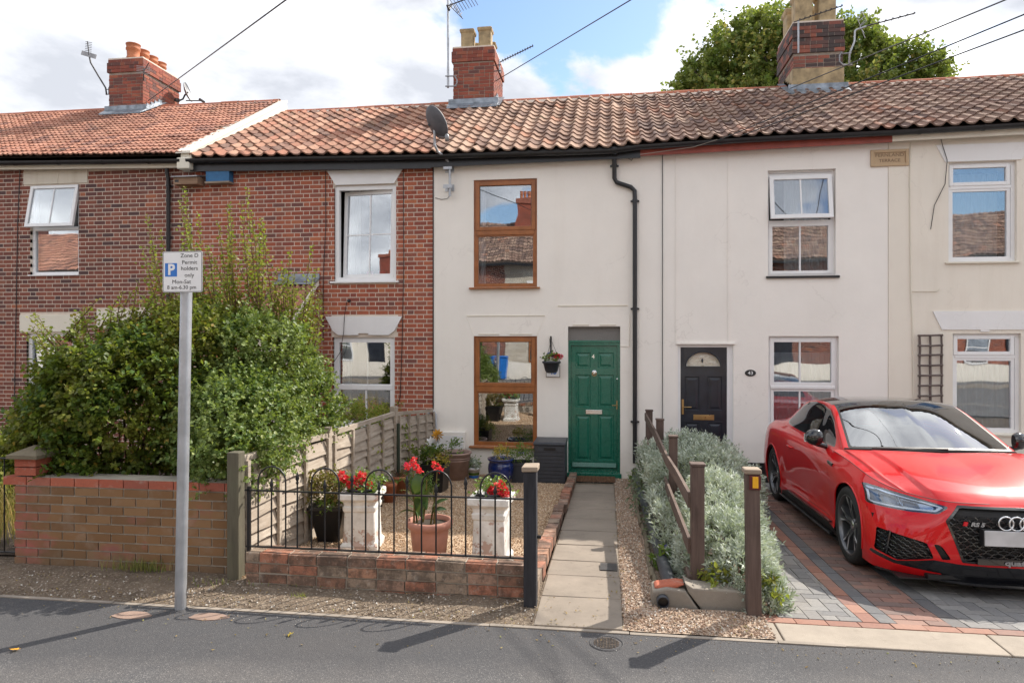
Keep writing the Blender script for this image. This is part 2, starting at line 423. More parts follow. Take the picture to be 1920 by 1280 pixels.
def flaky():
    t = NT('flaking white paint')
    n = t.math('ADD', t.noise(7, 7, .7), t.math('MULTIPLY', t.noise(40, 3), .12))
    sp = t.n('ShaderNodeSeparateXYZ'); t.l(t.pos(), sp.inputs[0])
    f = t.ramp(t.math('MULTIPLY_ADD', sp.outputs[2], -.16, n), [(.60, 0.0), (.615, 1.0)])
    t.col(t.mix(f, t.mix(t.ramp(t.noise(12, 5), [(.35, 0.0), (.7, 1.0)]), (.56, .54, .50), (.76, .75, .72)), (.46, .33, .27)))
    t.rough(.75); t.bump(t.math('MULTIPLY_ADD', f, -1.0, t.noise(60, 4)), .45, .004); return t.m
M['white_old'] = flaky()
def wood(name, c1, c2, axis='x', green=0.0):
    t = NT(name); st = {'x': (1.2, 14, 14), 'y': (14, 1.2, 14), 'z': (14, 14, 1.2)}[axis]
    n = t.noise(2.2, 6, .65, st, .4)
    c = t.mix(t.ramp(n, [(.32, 0.0), (.68, 1.0)]), c1, c2)
    r = t.rnd(); c = t.mix(t.math('MULTIPLY', r, .35), c, c1)
    c = t.mix(t.math('MULTIPLY', t.ramp(t.noise(3, 5), [(.52, 0.0), (.72, 1.0)]), .5), c, (.12, .13, .07) if green else tuple(x * .55 for x in c1))
    t.col(c); t.rough(.85); t.bump(n, .5, .004); return t.m
M['fencewood'] = wood('weathered grey fence wood', (.27, .215, .165), (.47, .41, .34), 'y')
M['postwood'] = wood('mossy post wood', (.075, .066, .045), (.14, .125, .085), 'z', 1)
M['brownfence'] = wood('brown fence wood', (.075, .047, .038), (.145, .10, .082), 'z')
M['brownrail'] = wood('brown fence rail wood', (.09, .058, .045), (.17, .12, .095), 'y')
M['palepost'] = wood('bare split wood', (.24, .18, .13), (.38, .31, .24), 'x')
M['blackpost'] = wood('black painted post', (.012, .012, .015), (.035, .035, .042), 'z')
M['trelliswood'] = wood('grey trellis wood', (.10, .075, .065), (.19, .15, .14), 'z')
M['birdwood'] = wood('bird box wood', (.22, .13, .08), (.36, .24, .16), 'x')
M['bluebox'] = paint('blue box paint', (.03, .15, .33), .6, var=.15, bump=.1)

def asphalt():
    t = NT('asphalt'); 
    g = t.vor(170, out='Color'); sg = t.n('ShaderNodeSeparateColor'); t.l(g, sg.inputs[0])
    c = t.ramp(sg.outputs[0], [(0, (.056, .056, .060)), (.6, (.080, .078, .080)), (.93, (.125, .12, .117)), (1, (.22, .21, .20))])
    c = t.mix(t.math('MULTIPLY', t.ramp(t.noise(.9, 6, .65), [(.38, 0.0), (.7, 1.0)]), .5), c, (.12, .105, .095))
    c = t.mix(t.math('MULTIPLY', t.ramp(t.noise(4.5, 6, .7, (1, 1.7, 1)), [(.55, 0.0), (.8, 1.0)]), .35), c, (.035, .035, .04))
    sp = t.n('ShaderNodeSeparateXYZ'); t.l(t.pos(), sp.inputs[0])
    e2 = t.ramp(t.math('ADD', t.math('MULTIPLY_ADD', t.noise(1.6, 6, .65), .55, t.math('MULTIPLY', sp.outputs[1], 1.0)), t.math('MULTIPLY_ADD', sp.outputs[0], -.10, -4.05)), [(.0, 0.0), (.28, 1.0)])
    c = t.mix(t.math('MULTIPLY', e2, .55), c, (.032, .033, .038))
    t.col(c); t.rough(.88)
    t.bump(t.math('ADD', t.vor(170), t.math('MULTIPLY', t.noise(600, 2), .4)), .45, .006); return t.m
M['asphalt'] = asphalt()
def dirt(name, a, b, c3):
    t = NT(name); c = t.mix(t.ramp(t.noise(5, 7, .7), [(.3, 0.0), (.7, 1.0)]), a, b)
    v = t.vor(70, out='Color'); sg = t.n('ShaderNodeSeparateColor'); t.l(v, sg.inputs[0])
    c = t.mix(t.ramp(sg.outputs[0], [(.72, 0.0), (.76, .8)]), c, t.mix(sg.outputs[1], c3, tuple(x * .5 for x in c3)))
    t.col(c); t.rough(.95); t.bump(t.math('ADD', t.noise(40, 7, .75), t.math('MULTIPLY', t.vor(70), .6)), .9, .02); return t.m
M['dirt'] = dirt('verge earth', (.10, .070, .046), (.22, .165, .115), (.34, .27, .20))
M['darkdirt'] = dirt('dark soil', (.045, .032, .024), (.10, .075, .055), (.2, .15, .11))
def gravelbase(name, els):
    t = NT(name); v = t.vor(75, out='Color'); sg = t.n('ShaderNodeSeparateColor'); t.l(v, sg.inputs[0])
    c = t.ramp(sg.outputs[0], els); d = t.vor(75, 'DISTANCE_TO_EDGE')
    c = t.mix(t.ramp(d, [(0, 0.0), (.12, 1.0)]), (.10, .06, .035), c)
    t.col(c); t.rough(.9); t.bump(t.vor(75), -.9, .02); return t.m
GC = [(0, (.44, .29, .17)), (.2, (.56, .41, .27)), (.4, (.36, .23, .13)), (.6, (.64, .51, .37)), (.8, (.50, .36, .24)), (.92, (.28, .18, .11))]
M['gravelbase'] = gravelbase('shingle bed', GC)
M['gravelbase2'] = gravelbase('brown shingle bed', [(0, (.32, .22, .15)), (.3, (.42, .31, .22)), (.6, (.26, .18, .13)), (.85, (.48, .39, .31))])
def pebble(name, els):
    t = NT(name); t.col(t.ramp(t.rnd(), els, 'CONSTANT')); t.rough(.75); t.bump(t.noise(200, 2), .2, .002); return t.m
M['pebble'] = pebble('shingle pebbles', GC)
M['pebble2'] = pebble('brown shingle pebbles', [(0, (.34, .23, .16)), (.2, (.45, .32, .23)), (.4, (.26, .19, .14)), (.6, (.52, .43, .34)), (.8, (.38, .25, .17)), (.93, (.62, .58, .52))])
M['stones'] = pebble('verge stones', [(0, (.25, .19, .14)), (.3, (.36, .30, .24)), (.6, (.19, .14, .10)), (.85, (.55, .52, .47))])
def concrete(name, c, k=.7, stain=.5):
    t = NT(name); b = t.mix(t.ramp(t.noise(2.5, 7, .7), [(.3, 0.0), (.7, 1.0)]), tuple(x * k for x in c), c)
    b = t.mix(t.math('MULTIPLY', t.ramp(t.rnd(), [(0, 0.0), (1, 1.0)]), .22), b, tuple(x * .6 for x in c))
    b = t.mix(t.math('MULTIPLY', t.ramp(t.noise(9, 6, .75), [(.58, 0.0), (.72, 1.0)]), stain), b, (c[0] * .35, c[1] * .33, c[2] * .3))
    t.col(b); t.rough(.92); t.bump(t.noise(110, 6, .75), .5, .005); return t.m
M['slab'] = concrete('path concrete', (.29, .242, .195), .66, .5)
M['apron'] = concrete('pale concrete', (.38, .325, .265), .7, .4)
M['block'] = concrete('rough concrete block', (.33, .29, .24), .6)
M['edging'] = concrete('concrete edging', (.34, .29, .24), .6)
M['rope'] = concrete('mossy stone edging', (.20, .165, .11), .5)
def paver(name, els):
    t = NT(name); c = t.ramp(t.rnd(), els, 'CONSTANT')
    c = t.mix(t.ramp(t.noise(45, 4, .7), [(.35, 0.0), (.7, 1.0)]), t.mix(.28, c, (.03, .03, .03)), c)
    c = t.mix(t.math('MULTIPLY', t.ramp(t.noise(1.6, 5), [(.45, 0.0), (.7, 1.0)]), .25), c, (.33, .27, .21))
    t.col(c); t.rough(.85); t.bump(t.noise(140, 4), .4, .003); return t.m
M['paver_grey'] = paver('grey paver', [(0, (.205, .20, .198)), (.3, (.25, .243, .235)), (.6, (.175, .172, .172)), (.8, (.225, .218, .21))])
M['paver_dark'] = paver('charcoal paver', [(0, (.12, .12, .125)), (.4, (.145, .145, .15)), (.7, (.10, .10, .108))])
M['paver_red'] = paver('red paver', [(0, (.31, .145, .10)), (.3, (.27, .13, .095)), (.6, (.34, .175, .125)), (.85, (.24, .125, .10))])
M['paver_brown'] = paver('brindle paver', [(0, (.25, .13, .10)), (.3, (.20, .115, .095)), (.6, (.28, .155, .12)), (.85, (.17, .115, .10))])

def tilemat(name, els, moss=.3, pale=.3):
    t = NT(name); c = t.ramp(t.rnd(), els, 'CONSTANT')
    c = t.mix(t.math('MULTIPLY', t.ramp(t.noise(.55, 4, .6), [(.42, 0.0), (.68, 1.0)]), moss), c, (.12, .075, .06))
    c = t.mix(t.math('MULTIPLY', t.ramp(t.noise(17, 6, .75), [(.5, 0.0), (.75, 1.0)]), .45), c, (.10, .07, .06))
    c = t.mix(t.math('MULTIPLY', t.ramp(t.noise(9, 5, .7), [(.56, 0.0), (.72, 1.0)]), pale), c, (.52, .42, .34))
    c = t.mix(t.math('MULTIPLY', t.ramp(t.noise(2.2, 7, .72), [(.56, 0.0), (.70, 1.0)]), .45), c, (.17, .155, .10))
    t.b.inputs['Specular IOR Level'].default_value = .15
    t.col(c); t.rough(.95); t.bump(t.noise(90, 5), .3, .003); return t.m
M['tile_a'] = tilemat('orange clay tile', [(0, (.44, .215, .15)), (.3, (.50, .255, .18)), (.6, (.38, .185, .135)), (.85, (.31, .16, .125)), (.95, (.24, .13, .11))], .45, .3)
M['tile_b'] = tilemat('brown red pantile', [(0, (.39, .215, .15)), (.2, (.32, .17, .12)), (.4, (.44, .26, .185)), (.6, (.26, .15, .115)), (.75, (.37, .18, .125)), (.9, (.20, .125, .10))], .35, .22)
M['tile_d'] = tilemat('brown pantile', [(0, (.29, .19, .15)), (.25, (.23, .15, .12)), (.5, (.33, .23, .18)), (.75, (.175, .12, .105)), (.93, (.33, .18, .13))], .4, .22)
M['tile_c'] = tilemat('buff brown pantile', [(0, (.39, .255, .19)), (.25, (.31, .20, .15)), (.5, (.44, .30, .225)), (.75, (.23, .15, .12)), (.93, (.38, .205, .14))], .35, .25)
M['ridge'] = tilemat('ridge tile', [(0, (.42, .15, .09)), (.5, (.36, .13, .085)), (.8, (.46, .19, .12))], .2, .25)
M['underlay'] = mortar('roof underlay', (.10, .07, .055))

def glass(name, base=.17, tint=(.9, .93, .94), wav=.02, wscale=1.6):
    t = NT(name); tr = t.n('ShaderNodeBsdfTransparent'); tr.inputs[0].default_value = tint + (1,)
    gl = t.n('ShaderNodeBsdfGlossy'); gl.inputs['Roughness'].default_value = .012; gl.inputs[0].default_value = (.95, .97, 1, 1)
    lw = t.n('ShaderNodeLayerWeight'); lw.inputs[0].default_value = .25
    f = t.math('MULTIPLY_ADD', lw.outputs['Fresnel'], .85, base)
    mx = t.n('ShaderNodeMixShader'); t.l(f, mx.inputs[0]); t.l(tr.outputs[0], mx.inputs[1]); t.l(gl.outputs[0], mx.inputs[2])
    if wav:
        b = t.n('ShaderNodeBump'); b.inputs['Strength'].default_value = wav; b.inputs['Distance'].default_value = .1
        t.l(t.noise(wscale, 1), b.inputs['Height']); t.l(b.outputs[0], gl.inputs['Normal'])
    t.l(mx.outputs[0], t.o.inputs[0]); return t.m
M['glass'] = glass('window glass', .25)
M['glass_dark'] = glass('tinted car glass', .10, (.25, .28, .28), 0)
M['windscreen'] = glass('windscreen glass', .25, (.30, .34, .33), .004, 2)
M['obscure'] = glass('patterned glass', .22, (.9, .85, .75), .5, 40)
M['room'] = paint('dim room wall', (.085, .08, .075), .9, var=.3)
M['mesh_grey'] = None
def meshgrey():
    t = NT('grey mesh screen'); c = t.n('ShaderNodeTexChecker'); c.inputs['Scale'].default_value = 130
    c.inputs[1].default_value = (.13, .125, .12, 1); c.inputs[2].default_value = (.24, .23, .215, 1); t.l(t.pos(), c.inputs[0])
    t.l(c.outputs[0], t.b.inputs[0]); t.rough(.8); return t.m
M['mesh_grey'] = meshgrey()
def cloth(name, c, tr=.4):
    t = NT(name); t.col(c); t.rough(.9)
    tl = t.n('ShaderNodeBsdfTranslucent'); tl.inputs[0].default_value = c + (1,); mx = t.n('ShaderNodeMixShader'); mx.inputs[0].default_value = tr
    t.l(t.b.outputs[0], mx.inputs[1]); t.l(tl.outputs[0], mx.inputs[2]); t.l(mx.outputs[0], t.o.inputs[0]); return t.m
M['curtain'] = cloth('white curtain cloth', (.72, .72, .72))
M['net'] = cloth('net curtain cloth', (.80, .83, .85))
M['blind'] = paint('white blind slats', (.75, .73, .70), .5, var=.03)

def leafmat(name, els, tr=.35, rough=.42, hue=.15, tint=(.35, .45, .04)):
    t = NT(name); c = t.ramp(t.rnd(), els, 'LINEAR')
    c = t.mix(t.math('MULTIPLY', t.ramp(t.noise(2.4, 3), [(.35, 0.0), (.65, 1.0)]), hue * 2), c, tuple(x * 1.25 for x in els[-1][1]))
    t.col(c); t.rough(rough); t.b.inputs['Specular IOR Level'].default_value = .3
    tl = t.n('ShaderNodeBsdfTranslucent'); m2 = t.mix(.5 if tint else 0.0, c, tint or (1, 1, 1)); t.l(m2, tl.inputs[0])
    mx = t.n('ShaderNodeMixShader'); mx.inputs[0].default_value = tr
    t.l(t.b.outputs[0], mx.inputs[1]); t.l(tl.outputs[0], mx.inputs[2]); t.l(mx.outputs[0], t.o.inputs[0]); return t.m
M['leaf'] = leafmat('privet leaf', [(0, (.022, .062, .011)), (.5, (.046, .105, .016)), (.8, (.095, .170, .025)), (.96, (.17, .21, .03)), (1, (.30, .19, .03))], .34, .5)
M['leaf_sunlit'] = leafmat('pale edged sunlit leaf', [(0, (.026, .068, .014)), (.4, (.062, .120, .022)), (.75, (.14, .21, .05)), (1, (.32, .36, .13))], .34, .45)  # paler than the privet leaf: pale edges, plus sunlight painted into the colour
M['leaf_fresh'] = leafmat('fresh shoot leaf', [(0, (.09, .15, .02)), (.5, (.16, .24, .03)), (.9, (.26, .28, .05)), (1, (.32, .20, .05))], .45, .4)
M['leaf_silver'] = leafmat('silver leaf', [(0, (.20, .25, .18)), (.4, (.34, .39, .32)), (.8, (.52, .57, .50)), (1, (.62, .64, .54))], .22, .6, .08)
M['leaf_inner'] = leafmat('shaded silver leaf', [(0, (.07, .10, .06)), (.6, (.12, .16, .10)), (1, (.20, .24, .16))], .2, .6)  # darker copy of the silver leaf, inner shade painted into its colour
M['leaf_tree'] = leafmat('tree leaf', [(0, (.055, .11, .025)), (.4, (.13, .20, .045)), (.8, (.25, .31, .07)), (1, (.40, .32, .10))], .35, .45)
M['leaf_mid'] = leafmat('pot plant leaf', [(0, (.04, .10, .02)), (.6, (.09, .18, .03)), (1, (.20, .26, .06))], .3, .4)
M['leaf_olive'] = leafmat('bronze leaf', [(0, (.07, .06, .02)), (.5, (.14, .11, .03)), (1, (.22, .13, .05))], .3, .5)
M['leaf_yellow'] = leafmat('yellow leaf', [(0, (.35, .26, .05)), (1, (.55, .42, .08))], .3, .5)
M['canna'] = leafmat('canna leaf', [(0, (.022, .055, .02)), (1, (.055, .10, .03))], .15, .3)
M['grass'] = leafmat('grass blade', [(0, (.09, .14, .03)), (.6, (.16, .20, .05)), (1, (.38, .30, .13))], .35, .5)
M['drygrass'] = leafmat('dry grass blade', [(0, (.40, .20, .07)), (.6, (.50, .34, .14)), (1, (.20, .22, .06))], .3, .6)
M['petal'] = leafmat('coral red petal', [(0, (.62, .02, .035)), (.5, (.78, .045, .06)), (1, (.80, .14, .12))], .35, .5, 0, None)
M['petal_pink'] = leafmat('pink petal', [(0, (.70, .04, .10)), (1, (.75, .12, .22))], .35, .5, 0, None)
M['petal_blue'] = leafmat('violet petal', [(0, (.10, .08, .45)), (1, (.16, .14, .6))], .3, .5, 0, None)
M['petal_orange'] = leafmat('orange leaf', [(0, (.60, .25, .03)), (1, (.75, .38, .05))], .3, .5, 0)
M['bark'] = wood('bark', (.06, .045, .03), (.15, .11, .08), 'z')
M['twig'] = wood('red brown twig', (.10, .045, .03), (.17, .09, .05), 'z')
# ================================================================== THE GROUND
def strip(name, x0, x1, prof, mat, nx=2, rough=0.0, seed=0):
    xs = np.linspace(x0, x1, nx); rows = []
    for (y, z) in prof:
        rows.append([(x, y, z + (rough * (mnoise.fractal(Vector((x * 2.2, y * 2.2, seed)), 1.0, 2.0, 4)) if rough else 0)) for x in xs])
    mb = MB(); mb.grid(rows, bool(rough)); return mb.build(name, mat, kind='structure', fixn=False)
def gprof(y0, y1, n, dz): return [(y, gz(y) + dz) for y in np.linspace(y0, y1, n)]
strip('ground', -90, 90, [(-90, -.2), (1.35, -.2), (1.5, -.03), (4.4, -.03), (4.9, -.16), (11.5, -.56), (90, -.56)], M['darkdirt'])
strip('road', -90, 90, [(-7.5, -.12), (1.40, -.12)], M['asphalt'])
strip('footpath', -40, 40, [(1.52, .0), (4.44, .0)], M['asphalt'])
strip('opposite_footpath', -40, 40, [(-9.6, .0), (-7.66, .0)], M['asphalt'])
for a, b in ((1.40, 1.52), (-7.66, -7.54)):
    MB().box(-40, 40, a, b, -.15, .004).build('kerb', M['edging'], kind='structure')
mb = MB(); x = -9.0; k = 0
while x < 1.45:
    L = .914; mb.box(x, min(x + L - .006, 1.45), 4.44, 4.475, -.08, .006 + .004 * math.sin(k * 3.1)); x += L; k += 1
mb.build('path_edging', M['edging'], kind='structure')
# earth verge in front of the garden walls
strip('verge', -9.5, -.50, [(y, z) for y, z in zip(np.linspace(4.475, 5.35, 22), .004 - .020 * np.linspace(0, 1, 22) + .012 * np.sin(np.linspace(0, PI, 22)))], M['dirt'], 260, .014, 3)
# garden bed under the shingle, and the narrow shingle strip beside the path
strip('shingle_bed', -2.90, -.60, gprof(5.06, 11.2, 40, .012), M['gravelbase'], 16, .006, 5)
strip('shingle_strip', .09, .47, gprof(4.9, 11.2, 30, .006), M['gravelbase2'], 5, .006, 6)
strip('shingle_strip', .09, 1.04, gprof(4.478, 4.9, 8, .010), M['gravelbase2'], 14, .008, 6)
strip('flower_bed', .47, 1.06, gprof(4.96, 11.2, 30, .03), M['darkdirt'], 8, .02, 8)
strip('neighbour_garden', -9.5, -2.95, gprof(5.3, 11.2, 20, .02), M['darkdirt'], 40, .03, 9)
strip('driveway_bed', 1.04, 8.4, [(y, gd(y) - .012) for y in (4.76, 5.3, 6.3, 7.8, 9.3, 11.2)], M['mortar_grey'])
strip('far_left_garden', -16, -9.5, gprof(4.475, 11.2, 20, .02), M['dirt'], 40, .03, 9)

M['patch'] = concrete('salmon patch', (.30, .205, .16), .7)
oct_v = np.array([(1, 0, 0), (-.9, .1, 0), (0, .8, .05), (.1, -.85, 0), (0, .05, .5), (0, 0, -.45)])
oct_f = np.array([(0, 2, 4), (2, 1, 4), (1, 3, 4), (3, 0, 4), (2, 0, 5), (1, 2, 5), (3, 1, 5), (0, 3, 5)])
def pebbles(name, label, N, fn, s0, s1, mat, cat='gravel', emb=.25):
    P = []
    while len(P) < N:
        p = fn()
        if p: P.append(p)
    P = np.array(P); sz = rng.uniform(s0, s1, N) * .5
    ax, ay, az = rand_frames(N, sz); P[:, 2] += sz * emb
    V, Fc, r = scatter(oct_v, oct_f, P, ax, ay, az)
    o = obj_np(name, V, Fc, mat, rnd=r, kind='stuff'); tag(o, label, cat); return o
U = random.uniform
def wy(y0, y1, p=1.8):                     # more of them towards the camera
    return y0 + (y1 - y0) * U(0, 1) ** p
def f_():
    y = wy(5.08, 11.18, 1.35); return (U(-2.88, -.61), y, gz(y) + .014)
pebbles('shingle', 'golden pea shingle covering the front garden behind the iron railing', 30000, f_, .013, .026, M['pebble'])
def f_():
    if U(0, 1) < .8:
        y = wy(4.75, 11.18, 1.5); return (U(.10, .34), y, gz(y) + .01)
    return (U(.10, 1.05), U(4.49, 4.88), .012)
pebbles('brown_shingle', 'brown shingle in the narrow strip right of the concrete path', 9000, f_, .012, .026, M['pebble2'])
def f_():
    x = U(-8, -.5); y = U(4.48, 5.0); return (x, y, .012 - .02 * (y - 4.48))
pebbles('verge_pebbles', 'small stones scattered over the earth verge before the walls', 3600, f_, .006, .026, M['stones'])
def f_(): return (U(-3.5, 3), 4.43 - abs(random.gauss(0, .12)), .002)
pebbles('grit', 'loose grit along the edge of the asphalt footpath', 900, f_, .003, .009, M['stones'])

# path of concrete slabs
ph = thing('garden_path', 'pale concrete slab path running from the footpath to the green door', 'path', (-.2, 7.6, gz(7.6)))
strip('path_bed', -.50, .10, gprof(4.478, 10.6, 12, .009), M['dirt'])
ys = [4.478, 5.02, 5.56, 6.02, 6.60, 7.22, 7.84, 8.46, 9.08, 9.70, 10.42]
for a, b in zip(ys[:-1], ys[1:]):
    m_ = MB(); x0 = -.49 + U(-.006, .006); x1 = .09 + U(-.006, .006); g = .006
    vs = [(x0, a + g, gz(a) - .05), (x1, a + g, gz(a) - .05), (x1, b - g, gz(b) - .05), (x0, b - g, gz(b) - .05)]
    vs += [(x, y, z + .066 + U(-.003, .003)) for x, y, z in vs]
    m_.add(vs, [(4, 5, 6, 7), (0, 1, 5, 4), (1, 2, 6, 5), (2, 3, 7, 6), (3, 0, 4, 7)])
    m_.build('slab', M['slab'], ph, bevel=.006)
# dark iron stop-tap lid set in one slab
tag(MB().box(-.065, .075, 5.74, 5.92, gz(5.7) + .010, gz(5.7) + .021).build('access_cover', M['darkmetal']), 'small dark square cover set into the concrete path', 'access cover')

# brick kerb along the left side of the path
ke = thing('brick_edging', 'weathered red brick edging laid along the left of the concrete path', 'edging', (-.56, 7.6, gz(7.6)))
ub = MB().box(-.5, .5, -.5, .5, -.5, .5).mesh('brick', M['brick_low'])
def unit_obj(name, me, c, s, parent, rot=(0, 0, 0)):
    o = bpy.data.objects.new(name, me); COL.objects.link(o); o.parent = parent
    o.location = Vector(c) - worigin(parent); o.scale = s; o.rotation_euler = rot; return o
y = 4.98
while y < 11.05:
    L = .215 if y < 8.3 else .222
    o = unit_obj('brick', ub, (-.552 + U(-.006, .006) + (-.02 if y < 8 else 0), y + L / 2, gz(y) + .045 + U(-.005, .005)), (.112, L - .012, .105), ke, (-.06, U(-.04, .04), U(-.03, .03)))
    y += L
me_b = {}
# rope / stone edging and the black drain pipe right of the path
ro = thing('stone_edging', 'low mossy stone edging between brown shingle and the silver shrub', 'edging', (.37, 7.6, gz(7.6)))
y = 4.95
while y < 10.9:
    L = U(.22, .42); x = .365 + .012 * math.sin(y * 3)
    m_ = MB(); n = 5; rows = []
    for i in range(n + 1):
        yy = y + (L - .012) * i / n; h = .06 + U(-.012, .012); ww = .020 + U(-.004, .006)
        rows.append([(x - ww, yy, gz(yy) - .02), (x - ww * .9, yy, gz(yy) + h * .8), (x, yy, gz(yy) + h), (x + ww * .9, yy, gz(yy) + h * .8), (x + ww, yy, gz(yy) - .02)])
    m_.grid(rows); m_.add([rows[0][i] for i in range(5)], [(0, 1, 2, 3, 4)]); m_.build('stone', M['rope'], ro); y += L
pp = [(.455, 5.10, gz(5.1) + .085), (.455, 5.6, gz(5.6) + .085), (.45, 7, gz(7) + .09), (.44, 9, gz(9) + .09), (.43, 11.0, gz(11) + .10), (.43, 11.13, gz(11) + .14)]
pi = thing('drain_pipe', 'dark plastic drain pipe lying on the ground beside the silver shrub', 'pipe', (.45, 7.6, gz(7.6)))
MB().tube(pp, .052, 16, cap=False).build('pipe', M['greyplastic'], pi)
# driveway of block paving
dw = thing('driveway', 'block paved driveway with red and charcoal bands under the red car', 'driveway', (3.4, 7.6, gd(7.6)))
pmesh = {k: MB().box(-.5, .5, -.5, .5, -.5, .5).mesh('paver', M[k]) for k in ('paver_grey', 'paver_dark', 'paver_red', 'paver_brown')}
pv = []
def zone(x, y):
    if x < 1.155 or y < 4.87: return 'paver_red'
    if x < 1.70: return 'paver_grey'
    if x < 1.81: return 'paver_red'
    if x < 1.92: return 'paver_dark'
    if x < 2.26: return 'paver_brown'
    if x < 2.37: return 'paver_dark'
    return 'paver_grey'
for y in np.arange(4.88, 11.1, .2):
    for x in (1.045, 1.70, 1.81, 2.26):
        pv.append((x + .055, y + .1, .104, .194, zone(x + .055, y + .1)))
for x in np.arange(1.045, 8.2, .205): pv.append((x + .1, 4.82, .198, .104, 'paver_red'))
def field(x0, x1, y0, y1):                 # herringbone clipped to the field
    s_ = .1; 
    for i in range(-5, int((y1 - y0) / s_) + 8):
        for j in range(-5, int((x1 - x0) / s_) + 8):
            k = (i + j) % 4
            if k == 0: r = (x0 + j * s_, x0 + (j + 2) * s_, y0 + i * s_, y0 + (i + 1) * s_)
            elif k == 2 and True: r = (x0 + j * s_, x0 + (j + 1) * s_, y0 + i * s_, y0 + (i + 2) * s_)
            else: continue
            a, b, c, d = max(r[0], x0), min(r[1], x1), max(r[2], y0), min(r[3], y1)
            if b - a > .02 and d - c > .02: pv.append(((a + b) / 2, (c + d) / 2, b - a - .006, d - c - .006, zone((a + b) / 2, (c + d) / 2)))
def bond(x0, x1, y0, y1):                  # running bond across the drive
    r_ = 0; y = y0
    while y < y1 - .02:
        x = x0 - (.1 if r_ % 2 else 0)
        while x < x1:
            a, b = max(x, x0), min(x + .2, x1)
            if b - a > .02: pv.append(((a + b) / 2, (y + min(y + .1, y1)) / 2, b - a - .006, min(.1, y1 - y) - .006, zone((a + b) / 2, y + .05)))
            x += .2
        y += .1; r_ += 1
field(1.155, 1.70, 4.88, 11.15); bond(1.92, 2.26, 4.88, 11.15); field(2.37, 8.2, 4.88, 11.15)
pv.sort(key=lambda p: (p[1] - (3 if p[0] < 2.4 else 0) + max(0, p[0] - 3.6) * 3))
rest = {}
for i, (x, y, a, b, z_) in enumerate(pv):
    dz = U(-.002, .002)
    if i < 300: unit_obj('paver', pmesh[z_], (x, y, gd(y) - .022 + dz), (a, b, .05), dw, (math.atan((gd(y + .05) - gd(y - .05)) / .1), 0, 0))
    else:
        mb = rest.setdefault(z_, MB()); mb.cr = U(0.01, 1)
        vs = [(x - a / 2, y - b / 2), (x + a / 2, y - b / 2), (x + a / 2, y + b / 2), (x - a / 2, y + b / 2)]
        mb.add([(u, v, gd(v) - .02) for u, v in vs] + [(u, v, gd(v) + .003 + dz) for u, v in vs], [(4, 5, 6, 7), (0, 1, 5, 4), (1, 2, 6, 5), (2, 3, 7, 6), (3, 0, 4, 7)])
for z_, mb in rest.items(): mb.build('paving', M[z_], dw, kind='stuff')
ap = thing('concrete_apron', 'pale concrete strip between the footpath and the block paving', 'kerb strip', (4, 4.6, 0))
x = 1.10
for L in (1.30, .92, 1.1, .95, 1.2, 1.1):
    MB().box(x, x + L - .008, 4.455, 4.755, -.08, .006).build('slab', M['apron'], ap, bevel=.008); x += L
MB().prismz([(1.02, 4.46), (1.09, 4.46), (1.09, 4.75), (1.05, 4.76)], -.05, .003).build('slab', M['apron'], ap)

# round iron cover in the footpath, brick coloured patches, fallen leaves
g = gat(1137, 1206); cv = thing('manhole_cover', 'round iron cover set in the asphalt below the concrete path', 'manhole cover', (g.x, g.y, .0))
MB().lathe([(.001, .004), (.082, .004), (.095, .002)], (g.x, g.y, 0), 28, False).build("lid", M["asphalt"], cv)
m_ = MB()
for k in range(-4, 5):
    h = math.sqrt(max(0, .08 ** 2 - (k * .018) ** 2))
    m_.bar((g.x + k * .018, g.y - h, .005), (g.x + k * .018, g.y + h, .005), .004, .003); m_.bar((g.x - h, g.y + k * .018, .0055), (g.x + h, g.y + k * .018, .0055), .004, .003)
m_.build('ribs', M['darkdirt'], cv)
m_ = MB(); m_.lathe([(.096, .001), (.102, .006), (.108, .001)], (g.x, g.y, 0), 28, False); m_.build('rim', M['asphalt'], cv)
for px, py, lab in ((247, 1153, 'salmon coloured patch in the asphalt left of the sign post'), (391, 1156, 'salmon coloured patch in the asphalt right of the sign post')):
    g = gat(px, py); m_ = MB(); n = 22
    poly = [(g.x + .13 * math.cos(a) * (1 + .10 * math.sin(3 * a + px) + .05 * math.sin(7 * a)) + .03 * math.sin(a), g.y + .06 * math.sin(a) * (1 + .12 * math.cos(2 * a + px))) for a in np.linspace(0, 2 * PI, n, endpoint=False)]
    m_.prismz(poly, -.01, .0045); tag(m_.build('paving_patch', M['patch']), lab, 'paving patch')
def maple(name, px, py, s, mat, lab, tilt=.2, z=0):
    g = gat(px, py); pts = []
    for k in range(15):
        a = 2 * PI * k / 15; r = s * (1.0 if k % 3 == 0 else (.45 if k % 3 == 1 else .62)); pts.append((r * math.cos(a), r * math.sin(a), .010 + .25 * r * abs(math.sin(a * 2))))
    m_ = MB(); T = Matrix.Translation((g.x, g.y, g.z + z)) @ Matrix.Rotation(px, 4, 'Z') @ Matrix.Rotation(tilt, 4, 'X')
    m_.add([(0, 0, .012)] + pts, [(0, i + 1, (i + 1) % 15 + 1) for i in range(15)], M=T); m_.bar(T @ Vector((0, 0, .012)), T @ Vector((s * 1.5, .01, .012)), .002, .002)
    tag(m_.build('fallen_leaf', mat, fixn=False), lab, 'leaf', 'fallen leaves')
maple('leaf', 545, 1191, .030, M['leaf_yellow'], 'yellow green fallen leaf lying in the middle of the footpath')
maple('leaf', 28, 1220, .030, M['petal_orange'], 'orange fallen leaf at the left end of the footpath')
